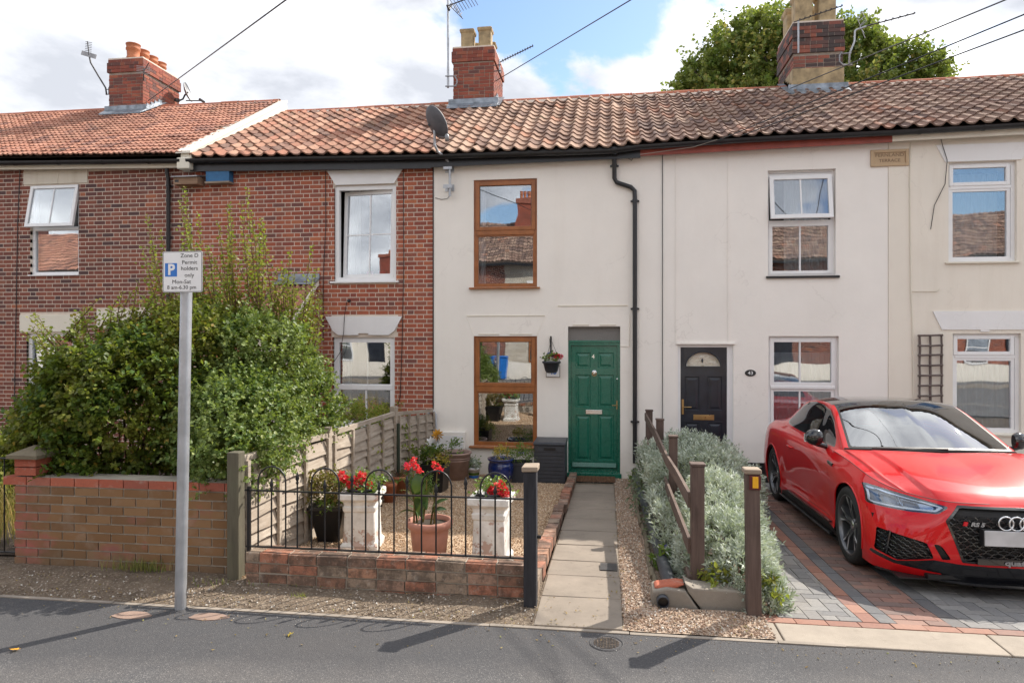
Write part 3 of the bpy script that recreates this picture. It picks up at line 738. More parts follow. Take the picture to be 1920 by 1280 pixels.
for px, py, lab in ((1472, 1002, 'upper brown leaf on the grey paving left of the red band'), (1548, 1024, 'brown curled leaf on the paving just behind the front wheel'), (1537, 1090, 'small brown leaf on the paving nearest the footpath')):
    maple('leaf', px, py, .024, M['petal_orange'] if px > 1540 else M['leaf_olive'], lab, .5)
# leaf litter blown along the verge, the shingle and the foot of the walls
def litter(name, lab, N, fn, mat, s0=.008, s1=.022):
    P = np.array([fn() for _ in range(N)]); s_ = rng.uniform(s0, s1, N)[:, None]; a = rng.uniform(0, 2 * PI, N); ax = np.stack([np.cos(a), np.sin(a), rng.normal(size=N) * .3], 1) * s_; ay = np.stack([-np.sin(a), np.cos(a), rng.normal(size=N) * .3], 1) * s_; az = np.tile([0, 0, 1.0], (N, 1)) * s_
    lv_ = np.array([(-.3, 0, 0), (0, -.5, .1), (.3, 0, 0), (0, .6, .15)]); lf_ = np.array([(0, 1, 3), (1, 2, 3)]); V, Fc, r_ = scatter(lv_, lf_, P, ax, ay, az); o = obj_np(name, V, Fc, mat, rnd=r_, kind='stuff'); tag(o, lab, 'leaf litter'); return o
M['litter'] = leafmat('dry litter leaf', [(0, (.10, .055, .025)), (.5, (.24, .14, .06)), (.85, (.36, .24, .10)), (1, (.20, .22, .06))], .2, .7)
def f_():
    k = U(0, 1)
    if k < .55: return (U(-7, 1.0), U(4.46, 5.0), .02)
    if k < .70: return (U(-4, 3), 4.42 - abs(random.gauss(0, .25)), .006)
    if k < .85: y = wy(4.8, 11, 1.3); return (.09 + random.gauss(0, .05), y, gz(y) + .022)
    y = wy(5.1, 11, 1.3); return (U(-2.8, -.6), y, gz(y) + .025)
litter('leaf_litter', 'dry leaf scraps scattered over the verge, path edge and shingle', 900, f_, M['litter'])
# tufts of grass and weeds
def tuft(N, c, rx, ry, h, mat, name, lab, cat='grass', spread=.6):
    base_v = np.array([(-.5, 0, 0), (.5, 0, 0), (.35, .25, .55), (-.35, .25, .55), (0, .8, 1)]); base_f = np.array([(0, 1, 2), (0, 2, 3), (3, 2, 4)])
    a = rng.uniform(0, 2 * PI, N); q = rng.normal(size=(N, 2)) * .5
    P = np.stack([c[0] + q[:, 0] * rx, c[1] + q[:, 1] * ry, np.full(N, c[2])], 1)
    hh = h * rng.uniform(.4, 1, N); ax = np.stack([np.cos(a), np.sin(a), 0 * a], 1) * .006
    ay = np.stack([-np.sin(a), np.cos(a), 0 * a], 1) * (hh * spread)[:, None]; az = np.stack([0 * a, 0 * a, 1 + 0 * a], 1) * hh[:, None]
    V, Fc, r = scatter(base_v, base_f, P, ax, ay, az); o = obj_np(name, V, Fc, mat, rnd=r, kind='stuff'); tag(o, lab, cat); return o
g = gat(222, 1092); tuft(170, (g.x, 5.09, .01), .26, .05, .12, M['grass'], 'grass_tuft', 'green grass tuft at the foot of the sandy brick wall')
g = gat(378, 1115); tuft(40, (g.x, 4.9, .01), .5, .08, .05, M['grass'], 'grass_sprigs', 'short grass sprigs on the verge near the sign post')
g = gat(540, 1140); tuft(30, (g.x, 4.72, .01), .06, .04, .04, M['leaf_fresh'], 'weed', 'tiny bright weed on the verge below the railing', 'weed', 1.2)
tuft(500, (-5.95, 6.2, -.05), .5, 1.0, .75, M['drygrass'], 'dry_grass', 'tall dry orange grass left of the sandy brick wall')
tuft(160, (-5.75, 5.35, -.02), .25, .15, .28, M['grass'], 'low_weeds', 'low green weeds at the left end of the sandy brick wall')
# ================================================================== THE TERRACE
EV = [(-18, 3.40), (-14, 3.30), (-7.47, 3.14), (-2.9, 3.04), (0, 3.02), (.51, 3.07), (2.2, 3.12), (4.27, 3.14), (6.2, 3.18), (9, 3.22)]
def eave(x):
    for (a, p), (b, q) in zip(EV[:-1], EV[1:]):
        if x <= b: return CAMZ + p + (q - p) * (x - a) / (b - a)
    return CAMZ + EV[-1][1]
RY, EY = 14.6, 11.02
BASE = -.46
XB = [-18.0, -7.30, -2.91, .51, 4.265, 8.4]
def wall_holes(mb, x0, x1, ztop, z0, holes, yf, yb):
    """front skin split round the openings, with reveals"""
    xs = sorted(set([x0, x1] + [h[0] for h in holes] + [h[1] for h in holes] + list(np.linspace(x0, x1, 7)[1:-1])))
    zm = min(ztop(x0), ztop(x1)) - .02
    zs = sorted(set([z0, zm] + [h[2] for h in holes] + [h[3] for h in holes]))
    for a, b in zip(xs[:-1], xs[1:]):
        for c, d in zip(zs[:-1], zs[1:]):
            mx, mz = (a + b) / 2, (c + d) / 2
            if any(h[0] < mx < h[1] and h[2] < mz < h[3] for h in holes): continue
            mb.add([(a, yf, c), (b, yf, c), (b, yf, d), (a, yf, d)], [(0, 1, 2, 3)])
        mb.add([(a, yf, zm), (b, yf, zm), (b, yf, ztop(b)), (a, yf, ztop(a))], [(0, 1, 2, 3)])
    for h in holes:
        a, b, c, d = h[:4]
        mb.add([(a, yf, c), (a, yb, c), (a, yb, d), (a, yf, d)], [(0, 1, 2, 3)]); mb.add([(b, yf, c), (b, yf, d), (b, yb, d), (b, yb, c)], [(0, 1, 2, 3)])
        mb.add([(a, yf, d), (a, yb, d), (b, yb, d), (b, yf, d)], [(0, 1, 2, 3)]); mb.add([(a, yf, c), (b, yf, c), (b, yb, c), (a, yb, c)], [(0, 1, 2, 3)])
    # back and sides so the house is a closed body
    mb.add([(x0, yf, z0), (x0, 17.9, z0), (x0, 17.9, ztop(x0)), (x0, yf, ztop(x0))], [(0, 1, 2, 3)])
    mb.add([(x1, yf, z0), (x1, 17.9, z0), (x1, 17.9, ztop(x1)), (x1, yf, ztop(x1))], [(0, 1, 2, 3)])
    mb.add([(x0, 17.9, z0), (x1, 17.9, z0), (x1, 17.9, ztop(x1)), (x0, 17.9, ztop(x0))], [(0, 1, 2, 3)])
def sub_iv(a, b, cuts):
    iv = [(a, b)]
    for (c, d) in cuts:
        nx = []
        for (p, q) in iv:
            if d <= p or c >= q: nx.append((p, q)); continue
            if c > p: nx.append((p, c))
            if d < q: nx.append((d, q))
        iv = nx
    return iv
def courses(x0, x1, z0, ztop, cuts, bl=.225, ch=.075, bond='flemish', jt=.0135):
    """list of (xa, xb, za, zb) brick faces"""
    outl = []; z = z0; r = 0
    while True:
        zt = z + ch
        if zt > max(ztop(x0), ztop(x1)): break
        x = x0 - (.0 if r % 2 == 0 else (.17 if bond == 'flemish' else bl / 2)); k = 0
        row_cuts = [(c[0], c[1]) for c in cuts if c[2] < zt - .012 and c[3] > z + .012]
        while x < x1:
            L = bl if bond == 'stretcher' else (bl if k % 2 == 0 else bl / 2 + .0)
            if bond == 'mixed': L = bl if (k + r) % 3 else bl / 2
            for (p, q) in sub_iv(max(x + jt / 2, x0), min(x + L - jt / 2, x1), row_cuts):
                if q - p > .008 and zt < ztop((p + q) / 2) + .0: outl.append((p, q, z + jt / 2, zt - jt / 2))
            x += L; k += 1
        z = zt; r += 1
    return outl
UB = {}
def ubrick(mk):
    if mk not in UB: UB[mk] = MB().box(-.5, .5, -.5, .5, -.5, .5).mesh('brick', M[mk])
    return UB[mk]
def lay(parent, L, mk, axis='y-', pos=0, limit=300, depth=.05, proud=.004, key=None, name='brick', stuffname='brickwork'):
    """L: faces; axis y- : wall facing the camera at Y=pos; x+ / x- : wall facing +X / -X at X=pos"""
    L = list(L)
    if key: L.sort(key=key)
    rest = MB()
    for i, (a, b, c, d) in enumerate(L):
        j = proud + U(-.0015, .0015)
        if axis == 'y-': cx, cy, sx, sy = (a + b) / 2, pos - j + depth / 2, b - a, depth
        elif axis == 'x+': cx, cy, sx, sy = pos + j - depth / 2, (a + b) / 2, depth, b - a
        else: cx, cy, sx, sy = pos - j + depth / 2, (a + b) / 2, depth, b - a
        if i < limit: unit_obj(name, ubrick(mk), (cx, cy, (c + d) / 2), (sx, sy, d - c), parent)
        else:
            rest.cr = U(.01, 1); rest.box(cx - sx / 2, cx + sx / 2, cy - sy / 2, cy + sy / 2, c, d)
    if rest.f: rest.build(stuffname, M[mk], parent, kind='stuff', fixn=False)

def frame(mb, x0, x1, z0, z1, y0, y1, w, wb=None):
    wb = wb or w
    mb.box(x0, x0 + w, y0, y1, z0, z1); mb.box(x1 - w, x1, y0, y1, z0, z1)
    mb.box(x0 + w, x1 - w, y0, y1, z0, z0 + wb); mb.box(x0 + w, x1 - w, y0, y1, z1 - w, z1)
def pane(x0, x1, z0, z1, y, parent, mat='glass', name='pane'):
    return MB().box(x0, x1, y, y + .006, z0, z1).build(name, M[mat], parent)
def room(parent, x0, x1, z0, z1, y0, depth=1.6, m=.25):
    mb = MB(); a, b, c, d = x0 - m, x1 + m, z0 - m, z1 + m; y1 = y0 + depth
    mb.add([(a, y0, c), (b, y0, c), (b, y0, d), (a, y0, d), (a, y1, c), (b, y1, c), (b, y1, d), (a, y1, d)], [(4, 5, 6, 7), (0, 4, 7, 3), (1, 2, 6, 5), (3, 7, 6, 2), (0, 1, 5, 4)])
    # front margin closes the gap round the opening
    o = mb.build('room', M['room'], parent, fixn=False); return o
def curtain(parent, x0, x1, z0, z1, y, mat='curtain', folds=9, amp=.02, gather=0, name='curtain'):
    n = folds * 8; rows = []
    for j in range(5):
        t = j / 4; z = z1 + (z0 - z1) * t
        rows.append([(x0 + (x1 - x0) * i / n + gather * math.sin(i / n * PI) * (.5 - t), y + amp * math.sin(2 * PI * folds * i / n + .6 * math.sin(i * .37)) * (.6 + .5 * t) + .006 * math.sin(i * 1.7 + j), z) for i in range(n + 1)])
    return MB().grid(rows).build(name, M[mat], parent, fixn=False)
def sill(parent, x0, x1, z, y0, y1, h, mat, name='sill'):
    return MB().prismx([(y0, z - h), (y1, z - h), (y1, z), (y0, z - h * .35)], x0, x1).build(name, mat, parent)
def tilted(parent, x0, x1, z0, z1, y, ang, axis, mat, bars=(), fw=.055, fd=.05, glassm='glass', barw=.02, name='sash'):
    """a sash built about its hinge: axis 'top' swings the foot outwards, 'right'/'left' turns about that stile"""
    o = bpy.data.objects.new(name, None)
    hx, hz = {'top': ((x0 + x1) / 2, z1), 'right': (x1, (z0 + z1) / 2), 'left': (x0, (z0 + z1) / 2)}[axis]
    loc = Vector((hx, y, hz)); mb = MB(); frame(mb, x0, x1, z0, z1, y - fd / 2, y + fd / 2, fw)
    for k, p in bars:
        if k == 'v': mb.box(p - barw / 2, p + barw / 2, y - .012, y + .012, z0 + fw, z1 - fw)
        else: mb.box(x0 + fw, x1 - fw, y - .011, y + .011, p - barw / 2, p + barw / 2)
    s = mb.build(name, mat, parent, loc=loc)
    s.rotation_euler = {'top': (ang, 0, 0), 'right': (0, 0, ang), 'left': (0, 0, ang)}[axis]
    g = MB().box(x0 + fw, x1 - fw, y - .004, y + .004, z0 + fw, z1 - fw).build('pane', M[glassm], parent, loc=loc)
    g.rotation_euler = s.rotation_euler
    return s
def window_base(house, r, mat, fw=.06, rec=.09, fd=.07, wb=None):
    x0, x1, z0, z1 = r; mb = MB(); y = FY + rec
    frame(mb, x0, x1, z0, z1, y, y + fd, fw, wb); return mb.build('window', mat, house), y

def cols(x0, x1, w): 
    n = round((x1 - x0) / w); return n, (x1 - x0) / n
def tile_mesh(mat, wd, gauge, waves, amp, name):
    n = 10; mb = MB(); lo, hi, lip = [], [], []
    for i in range(n + 1):
        t = i / n; x = -wd / 2 + (wd + .012) * t
        z = amp * (math.sin(2 * PI * t * waves + .6) + .25 * math.sin(4 * PI * t * waves)) + .006 * t
        lo.append((x, 0, z + .040)); hi.append((x, gauge + .045, z + .010)); lip.append((x, .004, z + .014))
    mb.grid([lo, hi]); mb.grid([lip, [(a, b, c - .0005) for a, b, c in lo]], False)
    return mb.mesh(name, mat, fixn=False)
def roof(house, x0, x1, mk, wd, gauge, waves, amp, zoff=0.0, ridge_z=7.0, rest_mk=None, limit=300, rid=True, verge=True):
    zr = ridge_z + zoff
    mb = MB(); A, B = eave(x0) + zoff, eave(x1) + zoff; th = .03
    mb.add([(x0, EY + .03, A), (x1, EY + .03, B), (x1, RY, zr - .03), (x0, RY, zr - .03), (x1, 18.1, eave(x1) + zoff), (x0, 18.1, eave(x0) + zoff)], [(0, 1, 2, 3), (3, 2, 4, 5)])
    for x, e_ in ((x0, A), (x1, B)): mb.add([(x, EY + .03, e_ - th), (x, RY, zr - .05), (x, 18.1, e_ - th)], [(0, 1, 2)])
    rf = mb.build('roof', M['underlay'], house, fixn=False)
    me = tile_mesh(M[mk], wd, gauge, waves, amp, 'tile')
    n, dx_ = cols(x0, x1, wd); T = []
    for i in range(n):
        xc = x0 + dx_ * (i + .5); ez = eave(xc) + zoff + .03; sl = math.hypot(RY - EY, zr - ez); pitch = math.atan2(zr - ez, RY - EY); m = round(sl / gauge)
        for j in range(m):
            d = (j - .12) * sl / m
            # gentle sag of old battens
            sag = -.018 * math.sin(PI * (i + .5) / n) * math.sin(PI * min(max(j / m, 0), 1)) + .008 * mnoise.noise(Vector((xc * 1.3, j * .5, 1.1)))
            T.append((xc, EY - .015 + d * math.cos(pitch), ez + d * math.sin(pitch) + sag, pitch, j, dx_ / wd))
    T.sort(key=lambda t: (t[0] ** 2 + t[1] ** 2) if x0 < -4 else t[1] * .2 + abs(t[0]))
    rest = MB(); bv = [v.co.copy() for v in me.vertices]; bf = [list(p.vertices) for p in me.polygons]
    for k, (x, y, z, p, j, sx) in enumerate(T):
        sl_ = 3.0 if U(0, 1) < .03 else 1.0; rot = (p + U(-.018, .018) * sl_, U(-.02, .02) * sl_, U(-.022, .022) * sl_)
        if k < limit:
            o = bpy.data.objects.new('tile', me); COL.objects.link(o); o.parent = rf; o.location = Vector((x, y, z)) - worigin(rf); o.rotation_euler = rot; o.scale = (sx, 1, 1)
        else:
            rest.cr = U(.01, 1); rest.add(bv, bf, True, M=Matrix.Translation((x, y, z)) @ Euler(rot).to_matrix().to_4x4() @ Matrix.Diagonal((sx, 1, 1, 1)))
    if rest.f: rest.build('tiling', M[rest_mk or mk], rf, kind='stuff', fixn=False)
    # ridge
    if rid:
        MB().prismx([(RY - .17, zr - .095), (RY + .17, zr - .095), (RY + .09, zr + .015), (RY - .09, zr + .015)], x0, x1).build('ridge_bedding', M['mortar'], rf)
        x = x0
        while x < x1 - .05:
            L = min(.42, x1 - x); ang = np.linspace(-.25, PI + .25, 10); mb = MB(); r0 = .125
            mb.grid([[(x + .004, RY + r0 * math.cos(a), zr - .055 + .115 * math.sin(a)) for a in ang], [(x + L - .004, RY + r0 * math.cos(a), zr - .055 + .115 * math.sin(a)) for a in ang]])
            mb.add([(x + .004, RY + r0 * math.cos(a), zr - .055 + .115 * math.sin(a)) for a in ang], [tuple(range(10))])
            o = mb.build('ridge_tile', M['ridge'], rf, fixn=False); o.location.z += U(-.006, .006); x += L
    return rf
def gutter(house, x0, x1, fasc_mat, zoff=0, fz=.15, ends=True):
    mb = MB(); n = 12; rows = []
    xs = np.linspace(x0, x1, 8)
    for x in xs:
        z = eave(x) + zoff - .035
        rows.append([(x, EY - .06 + .062 * math.cos(a), z + .062 * math.sin(a)) for a in np.linspace(PI, 2 * PI, n)])
    mb.grid(rows); mb.grid([[(a, b + .004, c + .003) for a, b, c in r_] for r_ in rows])
    for x in xs[:: 7]:
        z = eave(x) + zoff - .035
        mb.add([(x, EY - .06 + .06 * math.cos(a), z + .06 * math.sin(a)) for a in np.linspace(PI, 2 * PI, n)], [tuple(range(n))])
    g_ = mb.build('gutter', M['blackplastic'], house, fixn=False)
    x = x0 + .35; mb = MB()
    while x < x1 - .1:
        z = eave(x) + zoff - .035
        mb.grid([[(x + d, EY - .06 + .068 * math.cos(a), z + .068 * math.sin(a)) for a in np.linspace(PI * .98, 2 * PI, n)] for d in (-.018, .018)]); mb.box(x - .018, x + .018, EY - .01, EY + .06, z - .03, z + .0); x += .88
    mb.build('gutter_bracket', M['blackplastic'], g_, fixn=False)
    mb = MB(); A, B = eave(x0) + zoff, eave(x1) + zoff
    mb.prism([(x0, A - fz), (x1, B - fz), (x1, B), (x0, A)], EY + .02, EY + .05); mb.build('fascia', fasc_mat, house)
    return g_

def uw(x): return eave(x) - .10
inview = lambda a: True
# ---------------------------------------------------------------- house A (left, dark brick)
def at_rect(pl, pr, pt, pb, Y=FY): return rect(pl, pr, pt, pb, Y)
hA = thing('terraced_house', 'dark red brick house at the left end with orange tiled roof', 'house', (-10.6, FY, BASE), 'houses of the terrace')
A1 = rect(57, 148, 347, 515); A2 = rect(50, 141, 625, 795)
mb = MB(); holesA = [A1, A2]
wall_holes(mb, XB[0], XB[1], uw, BASE, holesA, FY, FY + .2); wA = mb.build('wall', M['mortar'], hA)
lintA = [rect(45, 165, 320, 345), rect(38, 152, 590, 622), rect(182, 282, 583, 615)]
key = lambda f: (0 if (proj(((f[0] + f[1]) / 2, FY, f[2]))[0] > 5 and proj((f[0], FY, f[2]))[1] < 600) else 1, -f[0])
lay(wA, courses(XB[0], XB[1], BASE + .06, uw, [(a, b, c, d) for a, b, c, d in holesA + lintA]), 'brick_a', 'y-', FY, key=key)
for k, l in enumerate(lintA):
    o = MB().box(l[0], l[1], FY - .018, FY + .06, l[2], l[3]).build('lintel', M['stain_lintel'] if k == 0 else M['cream_trim'], hA, bevel=.005)
    if k == 0:
        c = (l[0] + l[1]) / 2; MB().prism([(c - .05, l[2]), (c + .05, l[2]), (c + .09, l[3]), (c - .09, l[3])], FY - .024, FY - .01).build('keystone', M['stain_lintel'], o)
w1, y = window_base(hA, A1, M['upvc'], .055, .05)
zmid = at(100, 428, FY).z
MB().box(A1[0] + .055, A1[1] - .055, y + .0, y + .07, zmid - .03, zmid + .03).build('transom', M['upvc'], w1)
tilted(w1, A1[0] + .012, A1[1] - .012, zmid - .005, A1[3] - .01, y - .03, -R(11), 'top', M['upvc'], [('v', (A1[0] + A1[1]) / 2)], .055, barw=.014)
pane(A1[0] + .055, A1[1] - .055, A1[2] + .055, zmid - .03, y + .03, w1)
mb = MB(); z = A1[2] + .06
while z < A1[3] - .05: mb.box(A1[0] + .03, A1[1] - .03, y + .13, y + .152, z, z + .003, M=None); z += .021
mb.build('blind', M['blind'], w1)
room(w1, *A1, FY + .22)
sill(hA, A1[0] - .02, A1[1] + .02, A1[2] + .01, FY - .04, FY + .12, .03, M['upvc'])
s_ = rect(45, 150, 517, 524)
w1, y = window_base(hA, A2, M['upvc'], .06, .05)
zmid = at(95, 705, FY).z; MB().box(A2[0] + .06, A2[1] - .06, y, y + .07, zmid - .035, zmid + .035).build('transom', M['upvc'], w1)
pane(A2[0] + .06, A2[1] - .06, A2[2] + .06, zmid - .035, y + .03, w1); pane(A2[0] + .06, A2[1] - .06, zmid + .035, A2[3] - .06, y + .03, w1)
mb = MB(); z = A2[2] + .06
while z < A2[3] - .05: mb.box(A2[0] + .03, A2[1] - .03, y + .11, y + .132, z, z + .003); z += .023
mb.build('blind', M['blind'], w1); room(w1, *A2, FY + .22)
sill(hA, A2[0] - .03, A2[1] + .03, A2[2] + .01, FY - .04, FY + .12, .04, M['cream_trim'])
roof(hA, XB[0], XB[1] - .06, 'tile_a', .20, .215, 2, .012, .06, 7.20)
gutter(hA, XB[0], XB[1] - .06, M['cream_trim'])
# verge parapet between the higher and the lower roof
mb = MB(); e0 = eave(XB[1])
mb.prismx([(EY + .0, e0 - .06), (RY, 6.98), (RY, 7.235), (EY + .0, e0 + .10)], XB[1] - .10, XB[1] + .10)
mb.build('verge_wall', M['cream_trim'], hA)
MB().prismx([(EY - .05, e0 + .085), (RY, 7.238), (RY, 7.285), (EY - .05, e0 + .125)], XB[1] - .17, XB[1] + .115).build('verge_mortar', M['cream_e'], hA)
MB().box(XB[1] - .12, XB[1] + .12, EY - .10, FY, e0 - .20, e0 - .0).build('kneeler', M['cream_trim'], hA, bevel=.02)
# black downpipe of house A
def downpipe(house, pts, r=.034, mat='blackplastic', clips=()):
    o = MB().tube(pts, r, 12).build('downpipe', M[mat], house)
    mb = MB()
    for c in clips: mb.tube([(c[0], c[1], c[2] - .02), (c[0], c[1], c[2] + .02)], r * 1.25, 12); mb.box(c[0] - r * 1.9, c[0] + r * 1.9, c[1] + r * .5, c[1] + r * 1.1, c[2] - .015, c[2] + .015)
    if clips: mb.build('pipe_clip', M[mat], o)
    return o
xd = fx(319)
downpipe(hA, [(xd, FY - .10, eave(xd) - .05), (xd, FY - .09, eave(xd) - .22), (xd, FY - .05, eave(xd) - .34), (xd, FY - .05, BASE + .1)], clips=[(xd, FY - .05, z) for z in (4.6, 3.2, 1.6)])
def stack(house, x0, x1, y0, y1, zb, ztop, mk, parts, side, courses_top=4, name='chimney'):
    """brick stack with an oversailing head; bricks on the front and on the face one sees"""
    ch_ = MB(); ch_.box(x0 + .004, x1 - .004, y0 + .004, y1 - .004, zb, ztop - .01); c_ = ch_.build(name, M['mortar_dark'], house)
    zt = ztop - .075 * courses_top
    F_ = courses(x0, x1, zb, lambda x: zt, [], bond='mixed')
    lay(c_, F_, mk, 'y-', y0, limit=150, proud=.004)
    S_ = courses(y0, y1, zb, lambda x: zt, [], bond='mixed')
    lay(c_, S_, mk, side, x1 if side == 'x+' else x0, limit=110, proud=.004)
    o = .03; zz = zt
    for k in range(courses_top):
        oo = o if k % 4 != 3 else o * .4
        mb = MB(); mb.box(x0 - oo, x1 + oo, y0 - oo, y1 + oo, zz + .004, zz + .071); mb.build('chimney_course_core', M['mortar_dark'], c_)
        x = x0 - oo; row = []
        for kk in range(20):
            L = .225 if (kk + k) % 2 else .112
            if x >= x1 + oo - .02: break
            row.append((x + .004, min(x + L, x1 + oo) - .004, zz + .003, zz + .072)); x += L
        lay(c_, row, mk, 'y-', y0 - oo, proud=.004)
        y_ = y0 - oo; row = []
        for kk in range(20):
            L = .225 if (kk + k) % 2 == 0 else .112
            if y_ >= y1 + oo - .02: break
            row.append((y_ + .004, min(y_ + L, y1 + oo) - .004, zz + .003, zz + .072)); y_ += L
        lay(c_, row, mk, side, (x1 + oo) if side == 'x+' else (x0 - oo), proud=.004)
        zz += .075
    MB().box(x0 - .01, x1 + .01, y0 - .01, y1 + .01, zz, zz + .03).build('flaunching', M['mortar'], c_)
    return c_
def round_pot(c_, x, y, z, r, h, mat='terracotta'):
    MB().lathe([(r * .82, 0), (r * .84, h * .12), (r * .92, h * .16), (r * .92, h * .24), (r * .84, h * .28), (r * .88, h * .62), (r * 1.0, h * .66), (r * 1.0, h * .74), (r * .93, h * .78), (r * .95, h * .93), (r * 1.02, h * .95), (r * 1.02, h), (r * .8, h), (r * .78, h * .5)], (x, y, z), 24).build('chimney_pot', M[mat], c_)
def square_pot(c_, x, y, z, r, h, mat='buffpot'):
    MB().squarelathe([(r * .92, 0), (r * .92, h * .06), (r * .84, h * .10), (r * .86, h * .80), (r * .98, h * .86), (r * 1.04, h * .95), (r * 1.0, h), (r * .7, h), (r * .7, h * .5)], (x, y, z)).build('chimney_pot', M[mat], c_)
cA = stack(hA, -11.24, -10.40, 14.1, 15.42, 6.75, 8.22, 'brick_chim', None, 'x+', 4)
for k in range(4): round_pot(cA, -10.80, 14.32 + .31 * k, 8.24, .155, .40 - .02 * k)
def flashing(c_, x0, x1, y0, y1, zb, side, w=.10):
    # lead apron in front, stepped lead up the side
    mb = MB(); sl = math.tan(R(29.5)); mb.prismx([(y0 - .20, zb - .20 * sl + .03), (y0 - .004, zb + .04), (y0 - .004, zb + .17), (y0 - .018, zb + .17), (y0 - .022, zb + .07), (y0 - .20, zb - .20 * sl + .055)], x0 - w, x1 + w)
    mb.build('lead_flashing', M['lead'], c_)
    x = x1 if side == 'x+' else x0; s = 1 if side == 'x+' else -1; mb = MB(); y = y0 - .02; z = zb
    while y < min(y1, RY + .1):
        zz = z + .10; mb.box(min(x, x + s * .02), max(x, x + s * .02), y, y + .135, z - .05, zz + .07); y += .135; z += .135 * sl
    mb.add([(x + s * .0, y0 - .2, zb - .2 * sl + .05), (x + s * .16, y0 - .2, zb - .2 * sl + .05), (x + s * .16, y, z + .05), (x, y, z + .06)], [(0, 1, 2, 3)])
    mb.build('lead_flashing', M['lead'], c_)
flashing(cA, -11.24, -10.40, 14.1, 15.42, 7.0, 'x+')
# ---------------------------------------------------------------- house B (orange red brick)
hB = thing('terraced_house', 'red brick house with white lintels between dark brick house and cream house', 'house', (-5.1, FY, BASE), 'houses of the terrace')
B1 = rect(627, 743, 347, 527); B2 = rect(625, 740, 632, 800)
mb = MB(); wall_holes(mb, XB[1], XB[2], uw, BASE, [B1, B2], FY, FY + .2); wB = mb.build('wall', M['mortar'], hB)
l1 = rect(614, 756, 319, 346); l2 = rect(611, 755, 593, 628)
key = lambda f: (0 if proj(((f[0] + f[1]) / 2, FY, f[2]))[0] > 600 or proj((f[0], FY, f[2]))[1] < 480 else 1, -f[0] + abs(f[2] - 4.2) * .3)
cutB = [B1, B2]
for l in (l1, l2): cutB.append((l[0] + .10, l[1] - .10, l[2], l[3]))
lay(wB, courses(XB[1], XB[2], BASE + .06, uw, cutB), 'brick_b', 'y-', FY, key=key)
for l, r_ in ((l1, B1), (l2, B2)):
    poly = [(r_[0] + .03, l[2]), (r_[1] - .03, l[2]), (l[1], l[3]), (l[0], l[3])]
    if l is l2:
        c = (r_[0] + r_[1]) / 2; poly = [(r_[0] + .10, l[2]), (c - .09, l[2]), (c - .09, l[2] + .03), (c + .09, l[2] + .03), (c + .09, l[2]), (r_[1] - .10, l[2]), (r_[1], l[2] + .07), (l[1], l[3]), (l[0], l[3]), (r_[0], l[2] + .07)]
    MB().prism(poly, FY - .030, FY + .05).build('lintel', M['white_lintel'], hB)
w1, y = window_base(hB, B1, M['upvc'], .075, .03, .08, .07)
c = (B1[0] + B1[1]) / 2
xa, xb = fx(645), fx(742) - .02; za, zb_ = B1[2] + .06, B1[3] - .12
sB = tilted(w1, B1[0] + .10, B1[1] - .055, B1[2] + .065, B1[3] - .075, y + .05, -R(7), 'right', M['upvc'], [('v', c + .04), ('h', at(690, 438, FY).z)], .06, barw=.02)
for o in list(w1.children): o.rotation_euler = (-R(2.5), 0, -R(7))
curtain(w1, B1[0] + .10, B1[0] + .30, B1[2], B1[3], y + .42, 'net', 3, .03)
mb = MB()
for px in (692, 715):
    q = at(px, 500, FY + .3); mb.lathe([(.045, 0), (.06, .12), (.065, .12)], (q.x, FY + .35, B1[2] + .08), 12)
mb.build('flowerpot', M['petal_pink'], w1)
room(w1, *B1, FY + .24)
sill(hB, B1[0] - .06, B1[1] + .05, B1[2] + .01, FY - .06, FY + .1, .04, M['upvc'])
w1, y = window_base(hB, B2, M['upvc'], .09, .04, .08)
zt_ = at(683, 726, FY).z; MB().box(B2[0] + .05, B2[1] - .05, y - .01, y + .07, zt_ - .05, zt_ + .05).build('transom', M['upvc'], w1, bevel=.012)
pane(B2[0] + .09, B2[1] - .09, zt_ + .05, B2[3] - .09, y + .03, w1); pane(B2[0] + .06, B2[1] - .06, B2[2] + .06, zt_ - .05, y + .03, w1)
x_ = fx(684.5); MB().box(x_ - .012, x_ + .012, y + .01, y + .05, B2[2] + .09, zt_ - .05).build('glazing_bar', M['upvc'], w1)
x_ = fx(686); MB().box(x_ - .009, x_ + .009, y + .037, y + .06, zt_ + .05, B2[3] - .09).build('glazing_bar', M['upvc'], w1)
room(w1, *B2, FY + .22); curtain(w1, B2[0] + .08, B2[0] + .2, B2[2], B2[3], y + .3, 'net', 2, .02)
sill(hB, B2[0] - .06, B2[1] + .06, B2[2] + .01, FY - .06, FY + .1, .05, M['upvc'])
roof(hB, XB[1] + .10, XB[2], 'tile_b', .225, .285, 1, .026)
gutter(hB, XB[1] + .06, XB[2], M['blackplastic'], fz=.22)
